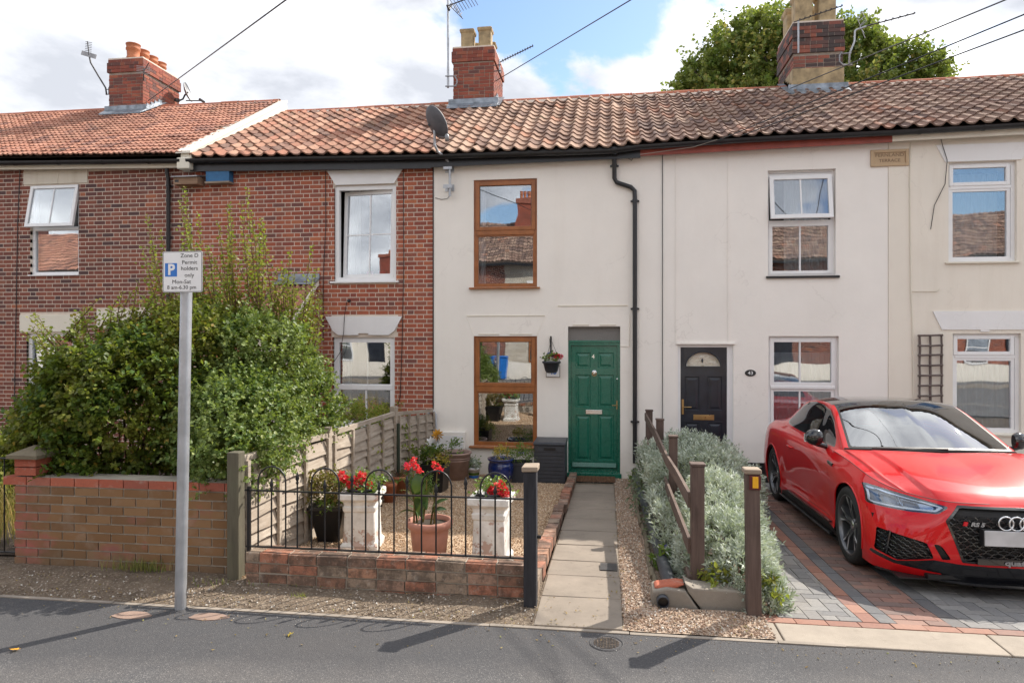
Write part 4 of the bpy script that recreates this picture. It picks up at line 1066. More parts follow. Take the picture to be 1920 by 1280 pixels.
# soldier row of flat bricks below the upper sill is proud of the wall
# lean-to porch of house B
def porch():
    p0, p1 = -5.62, fx(598) - .05; yt = FY; zt_ = at(605, 527, FY).z; yf = FY - 1.15; zf = zt_ - .82
    po = MB(); po.box(p1 - .11, p1, yf + .12, FY - .002, BASE, zf + .15)
    po.prismx([(yf + .12, zf + .15), (FY - .002, zf + .15), (FY - .002, zt_ - .04)], p1 - .11, p1)
    po.box(p0, p0 + .11, yf + .12, FY - .002, BASE, zf + .1); po.box(p0 + .11, p1 - .11, yf + .12, yf + .2, BASE, zf + .06)
    o = po.build('porch', M['mortar'], hB)
    sl = (zt_ - zf) / (FY - yf)
    lay(o, courses(yf + .12, FY - .01, BASE, lambda y_: zf + .05 + (y_ - yf) * sl - .10, [], bond='mixed'), 'brick_b', 'x+', p1, limit=200)
    MB().box(p0 + .3, p1 - .3, yf + .108, yf + .125, BASE + .08, zf - .1).build('porch_door', M['upvc'], o)
    MB().prismx([(yf, zf), (FY - .004, zt_), (FY - .004, zt_ - .03), (yf, zf - .03)], p0 - .1, p1 + .06).build('porch_roof', M['underlay'], o)
    MB().prismx([(yf, zf + .03), (FY - .03, zt_ + .015), (FY - .03, zt_ - .06), (yf, zf - .06)], p1 + .03, p1 + .065).build('porch_verge', M['cream_e'], o)
    me = tile_mesh(M['tile_a'], .225, .285, 1, .026, 'tile'); pt = math.atan2(zt_ - zf, FY - yf); n = 7
    for i in range(n):
        for j in range(5):
            d = j * .28 - .02; q = bpy.data.objects.new('tile', me); COL.objects.link(q); q.parent = o
            q.location = Vector((p0 + (i + .5) * (p1 - p0 + .04) / n, yf + d * math.cos(pt), zf + .005 + d * math.sin(pt))) - worigin(o); q.rotation_euler = (pt, U(-.02, .02), U(-.02, .02)); q.scale = ((p1 - p0) / n / .225, 1, 1)
    MB().prismx([(FY - .22, zt_ - .22 * sl + .09), (FY - .21, zt_ - .21 * sl + .11), (FY - .01, zt_ + .05), (FY - .01, zt_ + .13), (FY - .03, zt_ + .13), (FY - .035, zt_ + .04)], p0 - .05, p1 + .07).build('lead_flashing', M['lead'], o)
porch()
# ---------------------------------------------------------------- house C (cream, brown windows, green door)
hC = thing('terraced_house', 'cream rendered house with golden brown windows and a green front door', 'house', (-1.2, FY, BASE), 'houses of the terrace')
C1 = rect(888, 1007, 336, 538); C2 = rect(888, 1007, 630, 836); CD = rect(1065, 1163, 612, 889)
CD = (CD[0], CD[1], CD[2], CD[3])
mb = MB(); wall_holes(mb, XB[2] + .004, XB[3], uw, BASE, [C1, C2, CD], FY, FY + .2); mb.build('wall', M['cream_c'], hC)
MB().box(XB[2] - .012, XB[2] + .006, FY - .014, FY + .01, BASE, uw(XB[2])).build('corner_strip', M['blackplastic'], hC)
def brown_window(r, top, mid, bot, open_=0):
    w_, y = window_base(hC, r, M['brownwood'], .05, .035, .075)
    zm0, zm1 = at(947, mid[1], FY).z, at(947, mid[0], FY).z
    m_ = MB(); m_.box(r[0] + .05, r[1] - .05, y - .012, y + .07, zm0, zm1); m_.build('transom', M['brownwood'], w_, bevel=.006)
    m_ = MB(); frame(m_, r[0] + .035, r[1] - .035, zm1 - .012, r[3] - .035, y - .022, y + .03, .062); m_.build('sash', M['brownwood'], w_, bevel=.006)
    pane(r[0] + .097, r[1] - .097, zm1 + .05, r[3] - .097, y + .015, w_)
    m_ = MB(); frame(m_, r[0] + .05, r[1] - .05, r[2] + .04, zm0, y + .005, y + .06, .022); m_.build('glazing_bead', M['brownwood'], w_)
    pane(r[0] + .07, r[1] - .07, r[2] + .06, zm0 - .02, y + .03, w_)
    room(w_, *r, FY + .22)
    m_ = MB(); frame(m_, r[0] + .1, r[1] - .1, zm1 + .045, r[3] - .095, y + .012, y + .02, .006); m_.build('gasket', M['blackplastic'], w_)
    s = MB().prismx([(FY - .07, r[2] - .035), (FY + .1, r[2] - .035), (FY + .1, r[2] + .012), (FY - .07, r[2] - .01)], r[0] - .07, r[1] + .05).build('sill', M['brownwood'], w_, bevel=.006)
    return w_
wC1 = brown_window(C1, 0, (430, 440), 0); wC2 = brown_window(C2, 0, (723, 735), 0)
tag_ = curtain(wC1, C1[0] + .06, C1[0] + .17, C1[2], C1[3], FY + .20, 'net', 2, .02)
def relief(house, pl, pr, pt, pb, mat='cream_trim', d=.012, name='moulding', slope=True):
    r = rect(pl, pr, pt, pb)
    MB().prismx([(FY - d, r[2] + (.0 if not slope else (r[3] - r[2]) * .4)), (FY + .01, r[2]), (FY + .01, r[3]), (FY - d, r[3])], r[0], r[1]).build(name, M[mat], house)
for a in ((875, 1022, 591, 593.5), (1046, 1177, 572, 575), (897, 936, 625.5, 628), (956, 998, 625.5, 628), (1074, 1104, 608, 611), (1124, 1155, 608, 611), (876, 1022, 302, 304)): relief(hC, *a)
# slanted faint lintel ends
for (xa, ya, xb, yb) in ((875, 593, 889, 629), (1022, 593, 1006, 629)):
    p, q = at(xa, ya, FY - .002), at(xb, yb, FY - .002); MB().bar(p, q, .012, .006).build('moulding', M['cream_c'], hC)
# front door of C
d_ = MB(); r = CD; zt2 = at(1114, 642, FY).z; yd = FY + .075
frame(d_, r[0], r[1], r[2], zt2, yd - .02, yd + .07, .045, .05); dr = d_.build('door', M['green'], hC)
MB().box(r[0] + .004, r[1] - .004, yd + .0, yd + .03, zt2 + .002, r[3]).build('fanlight_screen', M['mesh_grey'], dr)
MB().box(r[0] - .0, r[1] + .0, yd - .03, yd + .02, zt2 - .004, zt2 + .035).build('door_head', M['green'], dr, bevel=.006)
xl, xr, zl, zh = r[0] + .047, r[1] - .047, r[2] + .05, zt2 - .05
pan = [rect(1079, 1107, 661, 690), rect(1121, 1151, 661, 690), rect(1079, 1107, 703, 764), rect(1121, 1151, 703, 764), rect(1079, 1107, 779, 864), rect(1121, 1151, 779, 864)]
yl = yd + .012
def panelled(mb, x0, x1, z0, z1, y, th, pans, rec=.014):
    xs = sorted(set([x0, x1] + [p[0] for p in pans] + [p[1] for p in pans])); zs = sorted(set([z0, z1] + [p[2] for p in pans] + [p[3] for p in pans]))
    for a, b in zip(xs[:-1], xs[1:]):
        for c, d in zip(zs[:-1], zs[1:]):
            if any(p[0] - 1e-6 < (a + b) / 2 < p[1] + 1e-6 and p[2] - 1e-6 < (c + d) / 2 < p[3] + 1e-6 for p in pans): continue
            mb.add([(a, y, c), (b, y, c), (b, y, d), (a, y, d)], [(0, 1, 2, 3)])
    for (a, b, c, d) in pans:
        q = [(0, 0), (.010, rec), (.028, rec), (.055, rec * .25)]
        for (i, yy), (j, y2) in zip(q[:-1], q[1:]):
            A = [(a + i, y + yy, c + i), (b - i, y + yy, c + i), (b - i, y + yy, d - i), (a + i, y + yy, d - i)]
            B_ = [(a + j, y + y2, c + j), (b - j, y + y2, c + j), (b - j, y + y2, d - j), (a + j, y + y2, d - j)]
            mb.add(A + B_, [(k, (k + 1) % 4, (k + 1) % 4 + 4, k + 4) for k in range(4)])
        mb.add(B_, [(0, 1, 2, 3)])
    mb.add([(x0, y, z0), (x0, y + th, z0), (x0, y + th, z1), (x0, y, z1)], [(0, 1, 2, 3)]); mb.add([(x1, y, z0), (x1, y + th, z0), (x1, y + th, z1), (x1, y, z1)], [(0, 1, 2, 3)])
m_ = MB(); panelled(m_, xl, xr, zl, zh, yl, .04, pan); lf = m_.build('door_leaf', M['green'], dr, fixn=False)
z_ = at(1114, 873, FY).z; MB().prismx([(yl - .03, z_ - .03), (yl, z_ - .03), (yl, z_ + .035), (yl - .008, z_ + .02)], xl + .02, xr - .02).build('weather_bar', M['green'], dr)
MB().box(r[0] - .02, r[1] + .02, FY - .03, FY + .2, BASE, r[2] + .022).build('threshold', M['green'], dr, bevel=.006)
def dot(px, py, rad, dep, mat, name, parent, y0=yl, n=16):
    p = at(px, py, FY); MB().lathe([(rad, 0), (rad, dep * .7), (rad * .6, dep), (0, dep)], (0, 0, 0), n, M=Matrix.Translation((p.x, y0, p.z)) @ Matrix.Rotation(R(90), 4, 'X')).build(name, M[mat], parent)
dot(1158, 711, .022, .03, 'chrome', 'door_lock', dr); dot(1114, 699, .045, .018, 'chrome', 'knocker_plate', dr)
p = at(1114, 700, FY); MB().tube([(p.x + .035 * math.sin(a), yl - .03, p.z - .01 - .035 * math.cos(a)) for a in np.linspace(-2.5, 2.5, 14)], .006, 8).build('knocker', M['brass'], dr)
q = rect(1098, 1129, 769, 777); MB().box(q[0], q[1], yl - .008, yl + .001, q[2], q[3]).build('letterbox', M['chrome'], dr, bevel=.003)
p = at(1158, 760, FY); m_ = MB(); m_.box(p.x - .018, p.x + .018, yl - .008, yl + .001, p.z - .07, p.z + .07); m_.tube([(p.x, yl, p.z), (p.x, yl - .045, p.z), (p.x - .09, yl - .05, p.z - .005)], .008, 8); m_.build('handle', M['brass'], dr)
txt('4', .10, M['chrome'], dr, at(1112, 669, FY) + Vector((0, .010, 0)) * 1 + Vector((0, yl - FY - .012, 0)), 'door_number', .002)
txt('5', .085, M['green'], dr, at(1115, 684, FY) + Vector((0, yl - FY - .002, 0)), 'door_number_trace', .002)
g0 = gat(1118, 893)
mt = MB(); mt.add([(r[0] + .03, FY - .50, gz(10.7) + .05), (r[1] - .06, FY - .50, gz(10.7) + .05), (r[1] - .06, FY - .04, gz(11.1) + .052), (r[0] + .03, FY - .04, gz(11.1) + .052)], [(0, 1, 2, 3)])
dm = thing('door_mat', 'brown scroll patterned coir mat before the green door', 'door mat', (-.2, 10.9, gz(10.9)))
m_ = MB(); m_.box(r[0] + .05, r[1] - .08, FY - .47, FY - .045, gz(10.9) + .008, gz(10.9) + .022); m_.build('mat_base', M['darkdirt'], dm)
m_ = MB()
for i in range(12):
    for j in range(4):
        cx = r[0] + .09 + i * .058; cy = FY - .42 + j * .105
        m_.tube([(cx + .03 * math.cos(a), cy + .04 * math.sin(a), gz(10.9) + .026) for a in np.linspace(0, 2 * PI, 11)], .007, 5, cap=False)
m_.build('mat_pattern', M['matfibre'], dm)
# meter box and the tile number plaque
q = rect(823, 874, 808, 845); m_ = MB(); m_.box(q[0], q[1], FY - .10, FY + .002, q[2], q[3]); mbx = m_.build('meter_box', M['cream_c'], hC, bevel=.008)
MB().box(q[0] + .03, q[1] - .03, FY - .108, FY - .099, q[2] + .03, q[3] - .06).build('meter_box_door', M['white_lintel'], mbx)
pl = thing('number_plaque', 'small ceramic number plaque on the cream wall half hidden by the hanging basket', 'house number', at(1037, 697, FY - .01))
q = rect(1025, 1049, 686, 706); MB().box(q[0], q[1], FY - .016, FY - .002, q[2], q[3]).build('tile_plate', M['signwhite'], pl, bevel=.003)
MB().box(q[0] - .012, q[1] + .012, FY - .008, FY - .001, q[2] - .012, q[3] + .012).build('plaque_frame', M['block'], pl)
txt('45', .13, M['signblue'], pl, Vector(((q[0] + q[1]) / 2, FY - .0165, (q[2] + q[3]) / 2 - .005)), 'lettering', .0006, bold=.003)
roof(hC, XB[2], XB[3], 'tile_c', .225, .285, 1, .030)
gutter(hC, XB[2], XB[3], M['blackplastic'], fz=.20)
# downpipe with a swan neck
pts = [at(1152, 282, FY - .14), at(1152, 300, FY - .10), at(1152, 334, FY - .05), at(1156, 342, FY - .05), at(1183, 351, FY - .05), at(1190, 358, FY - .05), at(1190.5, 375, FY - .05)]
bt = at(1191, 868, FY - .05); bt.x = pts[-1].x; pts.append(bt)
dpC = downpipe(hC, pts, .036, clips=[tuple(at(1152, 311, FY - .06)), (pts[-1].x, FY - .05, at(1190, 378, FY).z), (pts[-1].x, FY - .05, at(1190, 579, FY).z), (pts[-1].x, FY - .05, at(1190, 790, FY).z)])
MB().lathe([(.05, -.06), (.05, .05)], tuple(at(1152, 284, FY - .19)), 16).build('gutter_outlet', M['blackplastic'], dpC)
cC = stack(hC, -3.26, -2.39, 14.2, 15.45, 6.6, 8.05, 'brick_chim', None, 'x+', 4)
square_pot(cC, -2.98, 14.42, 8.07, .155, .42); square_pot(cC, -2.60, 14.42, 8.07, .155, .44); square_pot(cC, -2.60, 14.95, 8.07, .15, .34); square_pot(cC, -2.98, 14.95, 8.07, .15, .34)
flashing(cC, -3.26, -2.39, 14.2, 15.45, 6.80, 'x+')
# ---------------------------------------------------------------- house D (ivory, number 43)
hD = thing('terraced_house', 'ivory rendered house with a black arched-light door and number 43', 'house', (2.4, FY, BASE), 'houses of the terrace')
D1 = rect(1440, 1567, 318, 516); D2 = rect(1441, 1573, 630, 812); DD = rect(1271, 1375, 645, 900)
mb = MB(); wall_holes(mb, XB[3], XB[4], uw, BASE, [D1, D2, DD], FY + .004, FY + .2); mb.build('wall', M['cream_d'], hD)
m_ = MB()
for a, b in ((XB[3] + .35, DD[0] - .02), (DD[1] + .03, XB[4])): m_.box(a, b, FY - .022, FY + .02, BASE, at(1415, 867, FY).z)
m_.build('plinth', M['iron'], hD)
# upper window, top sash pushed open
w1, y = window_base(hD, D1, M['upvc'], .035, .09, .06)
zm = at(1503, 411, FY).z; MB().box(D1[0] + .035, D1[1] - .035, y, y + .06, zm - .05, zm).build('transom', M['upvc'], w1)
c = (D1[0] + D1[1]) / 2
tilted(w1, D1[0] + .03, D1[1] - .05, zm - .0, D1[3] - .085, y - .03, -R(9), 'top', M['upvc'], [('v', c - .01)], .06, barw=.022)
MB().box(D1[0] + .035, D1[1] - .035, y, y + .05, D1[3] - .085, D1[3] - .03).build('window_head', M['upvc'], w1)
m_ = MB(); frame(m_, D1[0] + .035, D1[1] - .035, D1[2] + .03, zm - .045, y - .01, y + .045, .05); m_.box(c - .011, c + .011, y, y + .04, D1[2] + .08, zm - .09); m_.build('sash', M['upvc'], w1)
pane(D1[0] + .085, D1[1] - .085, D1[2] + .08, zm - .095, y + .018, w1)
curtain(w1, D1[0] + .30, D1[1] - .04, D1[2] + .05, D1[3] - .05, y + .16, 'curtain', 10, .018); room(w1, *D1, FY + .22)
MB().prismx([(FY - .035, D1[2] - .045), (FY + .1, D1[2] - .045), (FY + .1, D1[2] + .01), (FY - .035, D1[2] - .012)], D1[0] - .03, D1[1] + .05).build('sill', M['blackplastic'], w1)
# lower window
w1, y = window_base(hD, D2, M['upvc'], .04, .07, .06)
zm = at(1505, 727, FY).z; cx_ = fx(1502)
m_ = MB(); frame(m_, D2[0] + .03, D2[1] - .03, zm + .02, D2[3] - .03, y - .02, y + .04, .065); m_.box(cx_ - .012, cx_ + .012, y - .012, y + .03, zm + .08, D2[3] - .09); m_.build('sash', M['upvc'], w1, bevel=.006)
m_ = MB(); frame(m_, D2[0] + .045, D2[1] - .045, D2[2] + .04, zm - .01, y, y + .05, .05); m_.box(cx_ - .012, cx_ + .012, y + .005, y + .04, D2[2] + .08, zm - .05); z_ = at(1500, 764, FY).z; m_.box(D2[0] + .09, D2[1] - .09, y + .03, y + .045, z_ - .012, z_ + .012); m_.build('sash', M['upvc'], w1)
MB().box(D2[0] + .04, D2[1] - .04, y - .03, y + .05, zm - .02, zm + .03).build('transom', M['upvc'], w1, bevel=.008)
pane(D2[0] + .095, D2[1] - .095, zm + .085, D2[3] - .095, y + .012, w1); pane(D2[0] + .095, D2[1] - .095, D2[2] + .09, zm - .06, y + .022, w1)
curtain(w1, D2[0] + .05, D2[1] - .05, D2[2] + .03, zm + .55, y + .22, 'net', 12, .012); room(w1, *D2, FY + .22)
sill(hD, D2[0] - .03, D2[1] + .03, D2[2] + .01, FY - .04, FY + .1, .04, M['upvc'])
# black composite door with an arched light
r = DD; yd = FY + .06; d_ = MB(); d_.box(r[0], r[0] + .045, yd - .02, yd + .06, r[2], r[3]); d_.box(r[1] - .09, r[1], yd - .02, yd + .06, r[2], r[3]); d_.box(r[0] + .045, r[1] - .09, yd - .02, yd + .06, r[3] - .05, r[3])
dr = d_.build('door', M['upvc'], hD)
xl, xr, zl, zh = r[0] + .047, r[1] - .092, r[2] + .04, r[3] - .052; yl = yd + .005
pan = [rect(1285, 1312, 706, 770), rect(1328, 1355, 706, 770), rect(1285, 1312, 793, 850), rect(1328, 1355, 793, 850)]
ax0, ax1 = fx(1286), fx(1353); az0 = at(1320, 688, FY).z; arad = (ax1 - ax0) / 2; acx = (ax0 + ax1) / 2; aht = at(1320, 659, FY).z - az0
m_ = MB(); panelled(m_, xl, xr, zl, az0 - .03, yl, .04, pan, .012)
nA = 24; arc = [(acx + arad * math.cos(a), az0 + aht * math.sin(a)) for a in np.linspace(0, PI, nA)]
# the leaf round the arch: fan out to the rectangle edge
def edge_pt(x, z):
    dx_, dz_ = x - acx, z - az0 + 1e-6; k = min((xr - acx) / abs(dx_) if abs(dx_) > 1e-6 else 9, (zh - az0) / max(dz_, 1e-6)); return (acx + dx_ * k, az0 + dz_ * k)
ang_ = [edge_pt(*q) for q in arc]
m_.add([(x, yl, z) for x, z in arc] + [(x, yl, z) for x, z in ang_], [(i, i + 1, nA + i + 1, nA + i) for i in range(nA - 1)])
m_.add([(xl, yl, az0 - .03), (xr, yl, az0 - .03), (xr, yl, az0), (xl, yl, az0)], [(0, 1, 2, 3)])
for p_, q_ in zip(ang_[:-1], ang_[1:]):
    sp_, sq_ = abs(p_[1] - zh) < 1e-5, abs(q_[1] - zh) < 1e-5
    if sp_ != sq_: cx0 = (p_ if sq_ else q_)[0]; m_.add([(p_[0], yl, p_[1]), (cx0, yl, zh), (q_[0], yl, q_[1])], [(0, 1, 2)])
lf = m_.build('door_leaf', M['blackdoor'], dr, fixn=False)
m_ = MB(); m_.tube([(x, yl - .004, z) for x, z in arc] , .012, 6); m_.bar((ax0 - .01, yl - .004, az0), (ax1 + .01, yl - .004, az0), .024, .022); m_.build('arch_moulding', M['blackdoor'], dr)
m_ = MB(); m_.add([(x, yl + .018, z) for x, z in arc], [tuple(range(nA))]); m_.build('pane', M['obscure'], dr); m_ = MB(); m_.add([(x, yl + .05, z) for x, z in arc], [tuple(range(nA))]); m_.build('door_lining', M['cream_trim'], dr)
m_ = MB(); p = at(1318, 676, FY); 
for dz_ in (.045, -.045): m_.add([(p.x, yl + .010, p.z + dz_), (p.x - .018, yl + .010, p.z), (p.x, yl + .008, p.z - dz_ * .1), (p.x + .018, yl + .010, p.z)], [(0, 1, 2, 3)])
m_.build('diamond_motif', M['blackdoor'], dr)
m_ = MB(); m_.box(xl - .002, xl + .0, yl - .01, yl, zl, zh); 
q = rect(1301, 1340, 778, 788); MB().box(q[0], q[1], yl - .010, yl + .001, q[2], q[3]).build('letterbox', M['brass'], dr, bevel=.003); MB().box(q[0] + .03, q[1] - .03, yl - .013, yl - .009, q[2] + .02, q[3] - .02).build('letterbox_flap', M['brass'], dr, bevel=.002)
p = at(1281, 763, FY); m_ = MB(); m_.box(p.x - .016, p.x + .016, yl - .010, yl + .001, p.z - .12, p.z + .12); m_.tube([(p.x, yl, p.z), (p.x, yl - .05, p.z), (p.x + .13, yl - .052, p.z + .0)], .009, 8); m_.build('handle', M['brass'], dr)
m_ = MB(); m_.box(r[0] - .03, r[1] + .03, FY - .03, FY + .012, r[3] - .002, r[3] + .02); m_.build('drip_moulding', M['cream_d'], dr)
for px, wv in ((1268, .02), (1366, .02)):
    a = at(px, 285, FY); b = at(px, 640, FY); MB().prismx([(FY - .008, b.z), (FY + .01, b.z), (FY + .01, a.z), (FY - .008, a.z)], a.x - wv / 2, a.x + wv / 2).build('render_joint', M['cream_d'], hD)
q = thing('house_number', 'black oval plate with white number 43 beside the black door', 'house number', at(1407, 699, FY - .01))
p = at(1407, 699, FY); MB().lathe([(0, .012), (.072, .012), (.08, .006), (.08, 0)], (0, 0, 0), 28, False, sx=1.05, sy=.66, M=Matrix.Translation((p.x, FY + .001, p.z)) @ Matrix.Rotation(R(90), 4, 'X')).build('plate', M['signblack'], q)
txt('43', .072, M['signwhite'], q, p + Vector((0, -.012, -.002)), 'lettering', .0012, bold=.001, sx=1.15)
roof(hD, XB[3], XB[4], 'tile_d', .225, .285, 1, .028)
gutter(hD, XB[3], XB[4], M['redfascia'], fz=.17)
cD = stack(hD, 3.62, 4.54, 14.1, 15.27, 6.55, 8.10, 'brick_soot', None, 'x-', 8)
MB().box(3.60, 4.56, 14.085, 15.28, 6.55, 7.20).build('rendered_base', M['buffpot'], cD)
for (x, y) in ((3.84, 14.33), (4.28, 14.33), (3.84, 15.0), (4.28, 15.0)): square_pot(cD, x, y, 8.12, .19, .62, 'buffpot')
flashing(cD, 3.62, 4.54, 14.1, 15.27, 6.72, 'x-')
MB().box(3.72, 4.05, 14.075, 14.10, 6.70, 6.76).build('bare_brick', M['brick_soot'], cD)
# date stone
ds = thing('date_stone', 'carved sandstone name tablet set high in the cream wall between two houses', 'name tablet', at(1667, 297, FY - .02))
q = rect(1632, 1703, 281, 312); m_ = MB(); frame(m_, q[0], q[1], q[2], q[3], FY - .030, FY + .01, .045); m_.box(q[0] + .045, q[1] - .045, FY - .012, FY + .01, q[2] + .045, q[3] - .045); m_.build('tablet', M['sandstone'], ds, bevel=.004)
carved = paint('carved letter shade', (.26, .18, .11), .9)
txt('FERNLAND', .074, carved, ds, Vector(((q[0] + q[1]) / 2, FY - .0135, (q[2] + q[3]) / 2 + .042)), 'lettering', .001, bold=.001, sx=1.12)
txt('TERRACE', .066, carved, ds, Vector(((q[0] + q[1]) / 2, FY - .0135, (q[2] + q[3]) / 2 - .042)), 'lettering', .001, bold=.001, sx=1.12)
# ---------------------------------------------------------------- house E (beige, right end)
hE = thing('terraced_house', 'beige rendered house at the right end with white splayed lintels', 'house', (6.2, FY, BASE), 'houses of the terrace')
E1 = rect(1778, 1906, 303, 490); E2 = rect(1786, 1914, 625, 812)
mb = MB(); wall_holes(mb, XB[4] + .004, XB[5], uw, BASE, [E1, E2], FY - .006, FY + .2); mb.build('wall', M['cream_e'], hE)
def splay(pl, pr, pt, pb, sh=.13, key_=False):
    r_ = rect(pl, pr, pt, pb)
    MB().prism([(r_[0] + sh, r_[2]), (r_[1] - sh, r_[2]), (r_[1], r_[3]), (r_[0], r_[3])], FY - .024, FY + .02).build('lintel', M['white_lintel'], hE)
    if key_: MB().box((r_[0] + r_[1]) / 2 - .06, (r_[0] + r_[1]) / 2 + .06, FY - .022, FY + .02, r_[2] - .03, r_[2] + .004).build('keystone', M['white_lintel'], hE)
splay(1754, 1932, 270, 302); splay(1748, 1945, 583, 618, key_=True)
for r, tp, sp_ in ((E1, (310, 341), 348), (E2, (635, 661), 667)):
    w1, y = window_base(hE, r, M['upvc'], .055, .05, .07); c = (r[0] + r[1]) / 2; pxc = 1843
    zt_ = at(pxc, sp_, FY).z
    m_ = MB(); frame(m_, r[0] + .03, r[1] - .07, zt_ + .01, r[3] - .03, y - .02, y + .03, .055); m_.build('sash', M['upvc'], w1, bevel=.006)
    MB().box(r[0] + .055, r[1] - .055, y - .008, y + .06, zt_ - .035, zt_ + .012).build('transom', M['upvc'], w1)
    m_ = MB(); frame(m_, r[0] + .04, r[1] - .06, r[2] + .03, zt_ - .03, y + .004, y + .05, .045); m_.build('window_bead', M['upvc'], w1)
    pane(r[0] + .08, r[1] - .12, zt_ + .06, r[3] - .08, y + .01, w1); pane(r[0] + .08, r[1] - .1, r[2] + .075, zt_ - .075, y + .03, w1)
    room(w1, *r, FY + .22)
    if r is E2: curtain(w1, r[0] + .06, r[1] - .06, r[2] + .03, r[3] - .3, y + .14, 'net', 11, .022); 
    else: curtain(w1, r[0] + .06, r[1] - .06, r[2] + .03, r[3] - .1, y + .34, 'net', 11, .02)
    MB().prismx([(FY - .05, r[2] - .03), (FY + .1, r[2] - .03), (FY + .1, r[2] + .012), (FY - .05, r[2] - .008)], r[0] - .05, r[1] + .03).build('sill', M['cream_trim'], w1)
roof(hE, XB[4], XB[5], 'tile_d', .225, .285, 1, .028)
gutter(hE, XB[4], XB[5], M['cream_trim'], fz=.16)
# wooden trellis on house E
tr = thing('trellis', 'dark rustic wooden pole trellis fixed to the beige wall', 'trellis', at(1745, 755, FY - .05))
def T_(px, py, y=FY - .045): return at(px, py, y)
for px in (1724, 1744, 1765):
    MB().tube([T_(px + (j % 2) * .8, 627 + j * 26) + Vector((0, 0, 0)) for j in range(9)], [.018 + U(-.003, .003) for _ in range(9)], 8).build('upright', M['trelliswood'], tr)
for py in (629, 648, 666, 685, 704, 723, 742, 761, 780):
    MB().tube([T_(1721, py, FY - .075), T_(1744, py + U(-1, 1), FY - .078), T_(1768, py - 1, FY - .075)], [.016, .014, .016], 8).build('rung', M['trelliswood'], tr)

# ================================================================== WIRES, AERIALS, DISHES
def cable(name, lab, pts, r=.006, mat='iron', n=6, sag=0, grp=None):
    pts = [Vector(p) for p in pts]
    if sag:
        a, b = pts; pts = [a.lerp(b, t) - Vector((0, 0, sag * 4 * t * (1 - t))) for t in np.linspace(0, 1, 24)]
    o = MB().tube(pts, r, n).build(name, M[mat]); tag(o, lab, 'cable', grp); return o
def far(px, py, t):                        # a point t metres along the line of sight of that image point (overhead lines run towards a pole across the street)
    r_ = rr(px, py); return Vector((r_[0] * t, r_[1] * t, CAMZ + r_[2] * t))
G_ = 'overhead telephone wires'
cable('overhead_wire', 'overhead wire from the top edge of the photo down to the left chimney', [far(700, -120, 5.5), Vector((-10.38, 14.25, 7.3))], .009, 'iron', 6, .0, G_)
cable('overhead_wire', 'overhead wire sloping down to the middle chimney with buff pots', [far(1500, -190, 6), Vector((-2.37, 14.3, 7.35))], .009, 'iron', 6, 0, G_)
cable('overhead_wire', 'uppermost of the three overhead wires at the top right, ending at the sooty chimney', [far(2080, -80, 6), at(1482, 166, 14.05)], .009, 'iron', 6, 0, G_)
cable('overhead_wire', 'middle one of the three overhead wires at the top right', [far(2060, -30, 6.2), at(1345, 264, 10.9)], .008, 'iron', 6, 0, G_)
cable('overhead_wire', 'lowest of the three overhead wires at the top right', [far(2060, 4, 6.4), at(1392, 254, 10.9)], .008, 'iron', 6, 0, G_)
wc = at(1242, 285, FY - .015); wd = at(1243, 822, FY - .015); wd.x = wc.x
cable('wall_cable', 'thin dark cable running straight down the ivory wall left of the black door', [wc, wd], .006)
cable('wall_cable', 'thin cable down the left brick wall at the edge of the photo', [at(38, 310, FY - .02), at(33, 420, FY - .02), at(30, 590, FY - .02), at(26, 790, FY - .02)], .007)
cable('wall_cable', 'thin cable down the red brick wall left of the white framed upper window', [at(610, 320, FY - .02), at(611, 420, FY - .02), at(606, 520, FY - .02), at(606, 640, FY - .02)], .006)
cable('wall_cable', 'thin cable down the brick pier between the white window and the cream house', [at(756, 310, FY - .02), at(757, 500, FY - .02), at(754, 640, FY - .02), at(752, 700, FY - .02), at(750, 745, FY - .02), at(742, 775, FY - .02)], .006)
cable('wall_cable', 'grey cable down the beige wall left of the trellis', [at(1708, 268, FY - .02), at(1706, 330, FY - .02), at(1708, 545, FY - .02), at(1711, 600, FY - .02), at(1713, 760, FY - .02)], .009, 'cream_trim')
cable('wall_cable', 'dark cable looping down from the gutter across the upper white lintel', [at(1760, 245, FY - .12), at(1768, 275, FY - .04), at(1776, 300, FY - .04), at(1772, 345, FY - .02), at(1752, 385, FY - .02), at(1745, 430, FY - .02)], .005)
cable('wall_cable', 'short cable hanging in a loop below the gutter by the black downpipe', [at(1170, 287, FY - .05), at(1176, 296, FY - .03), at(1184, 301, FY - .03), at(1191, 290, FY - .05)], .006)
cable('wall_cable', 'thin white cable across the brick below the upper white sill, dropping to the lower window', [at(650, 566, FY - .02), at(646, 590, FY - .04), at(644, 625, FY - .05), at(638, 660, FY - .05), at(625, 680, FY - .02)], .005)
cable('wall_cable', 'thin cable on the render right of the green door top', [at(1164, 649, FY - .01), at(1180, 649, FY - .01), at(1181, 590, FY - .01)], .005, 'cream_e')
cable('wall_cable', 'short horizontal cable stub on the beige wall', [at(1710, 546, FY - .02), at(1730, 546, FY - .02), at(1757, 546, FY - .02), at(1762, 541, FY - .02)], .006, 'cream_trim')
cable('gutter_cable', 'thin cable draped along the gutter of the ivory house', [at(1200, 290, 10.9), at(1300, 276, 10.9), at(1345, 262, 10.9)], .005, 'block')

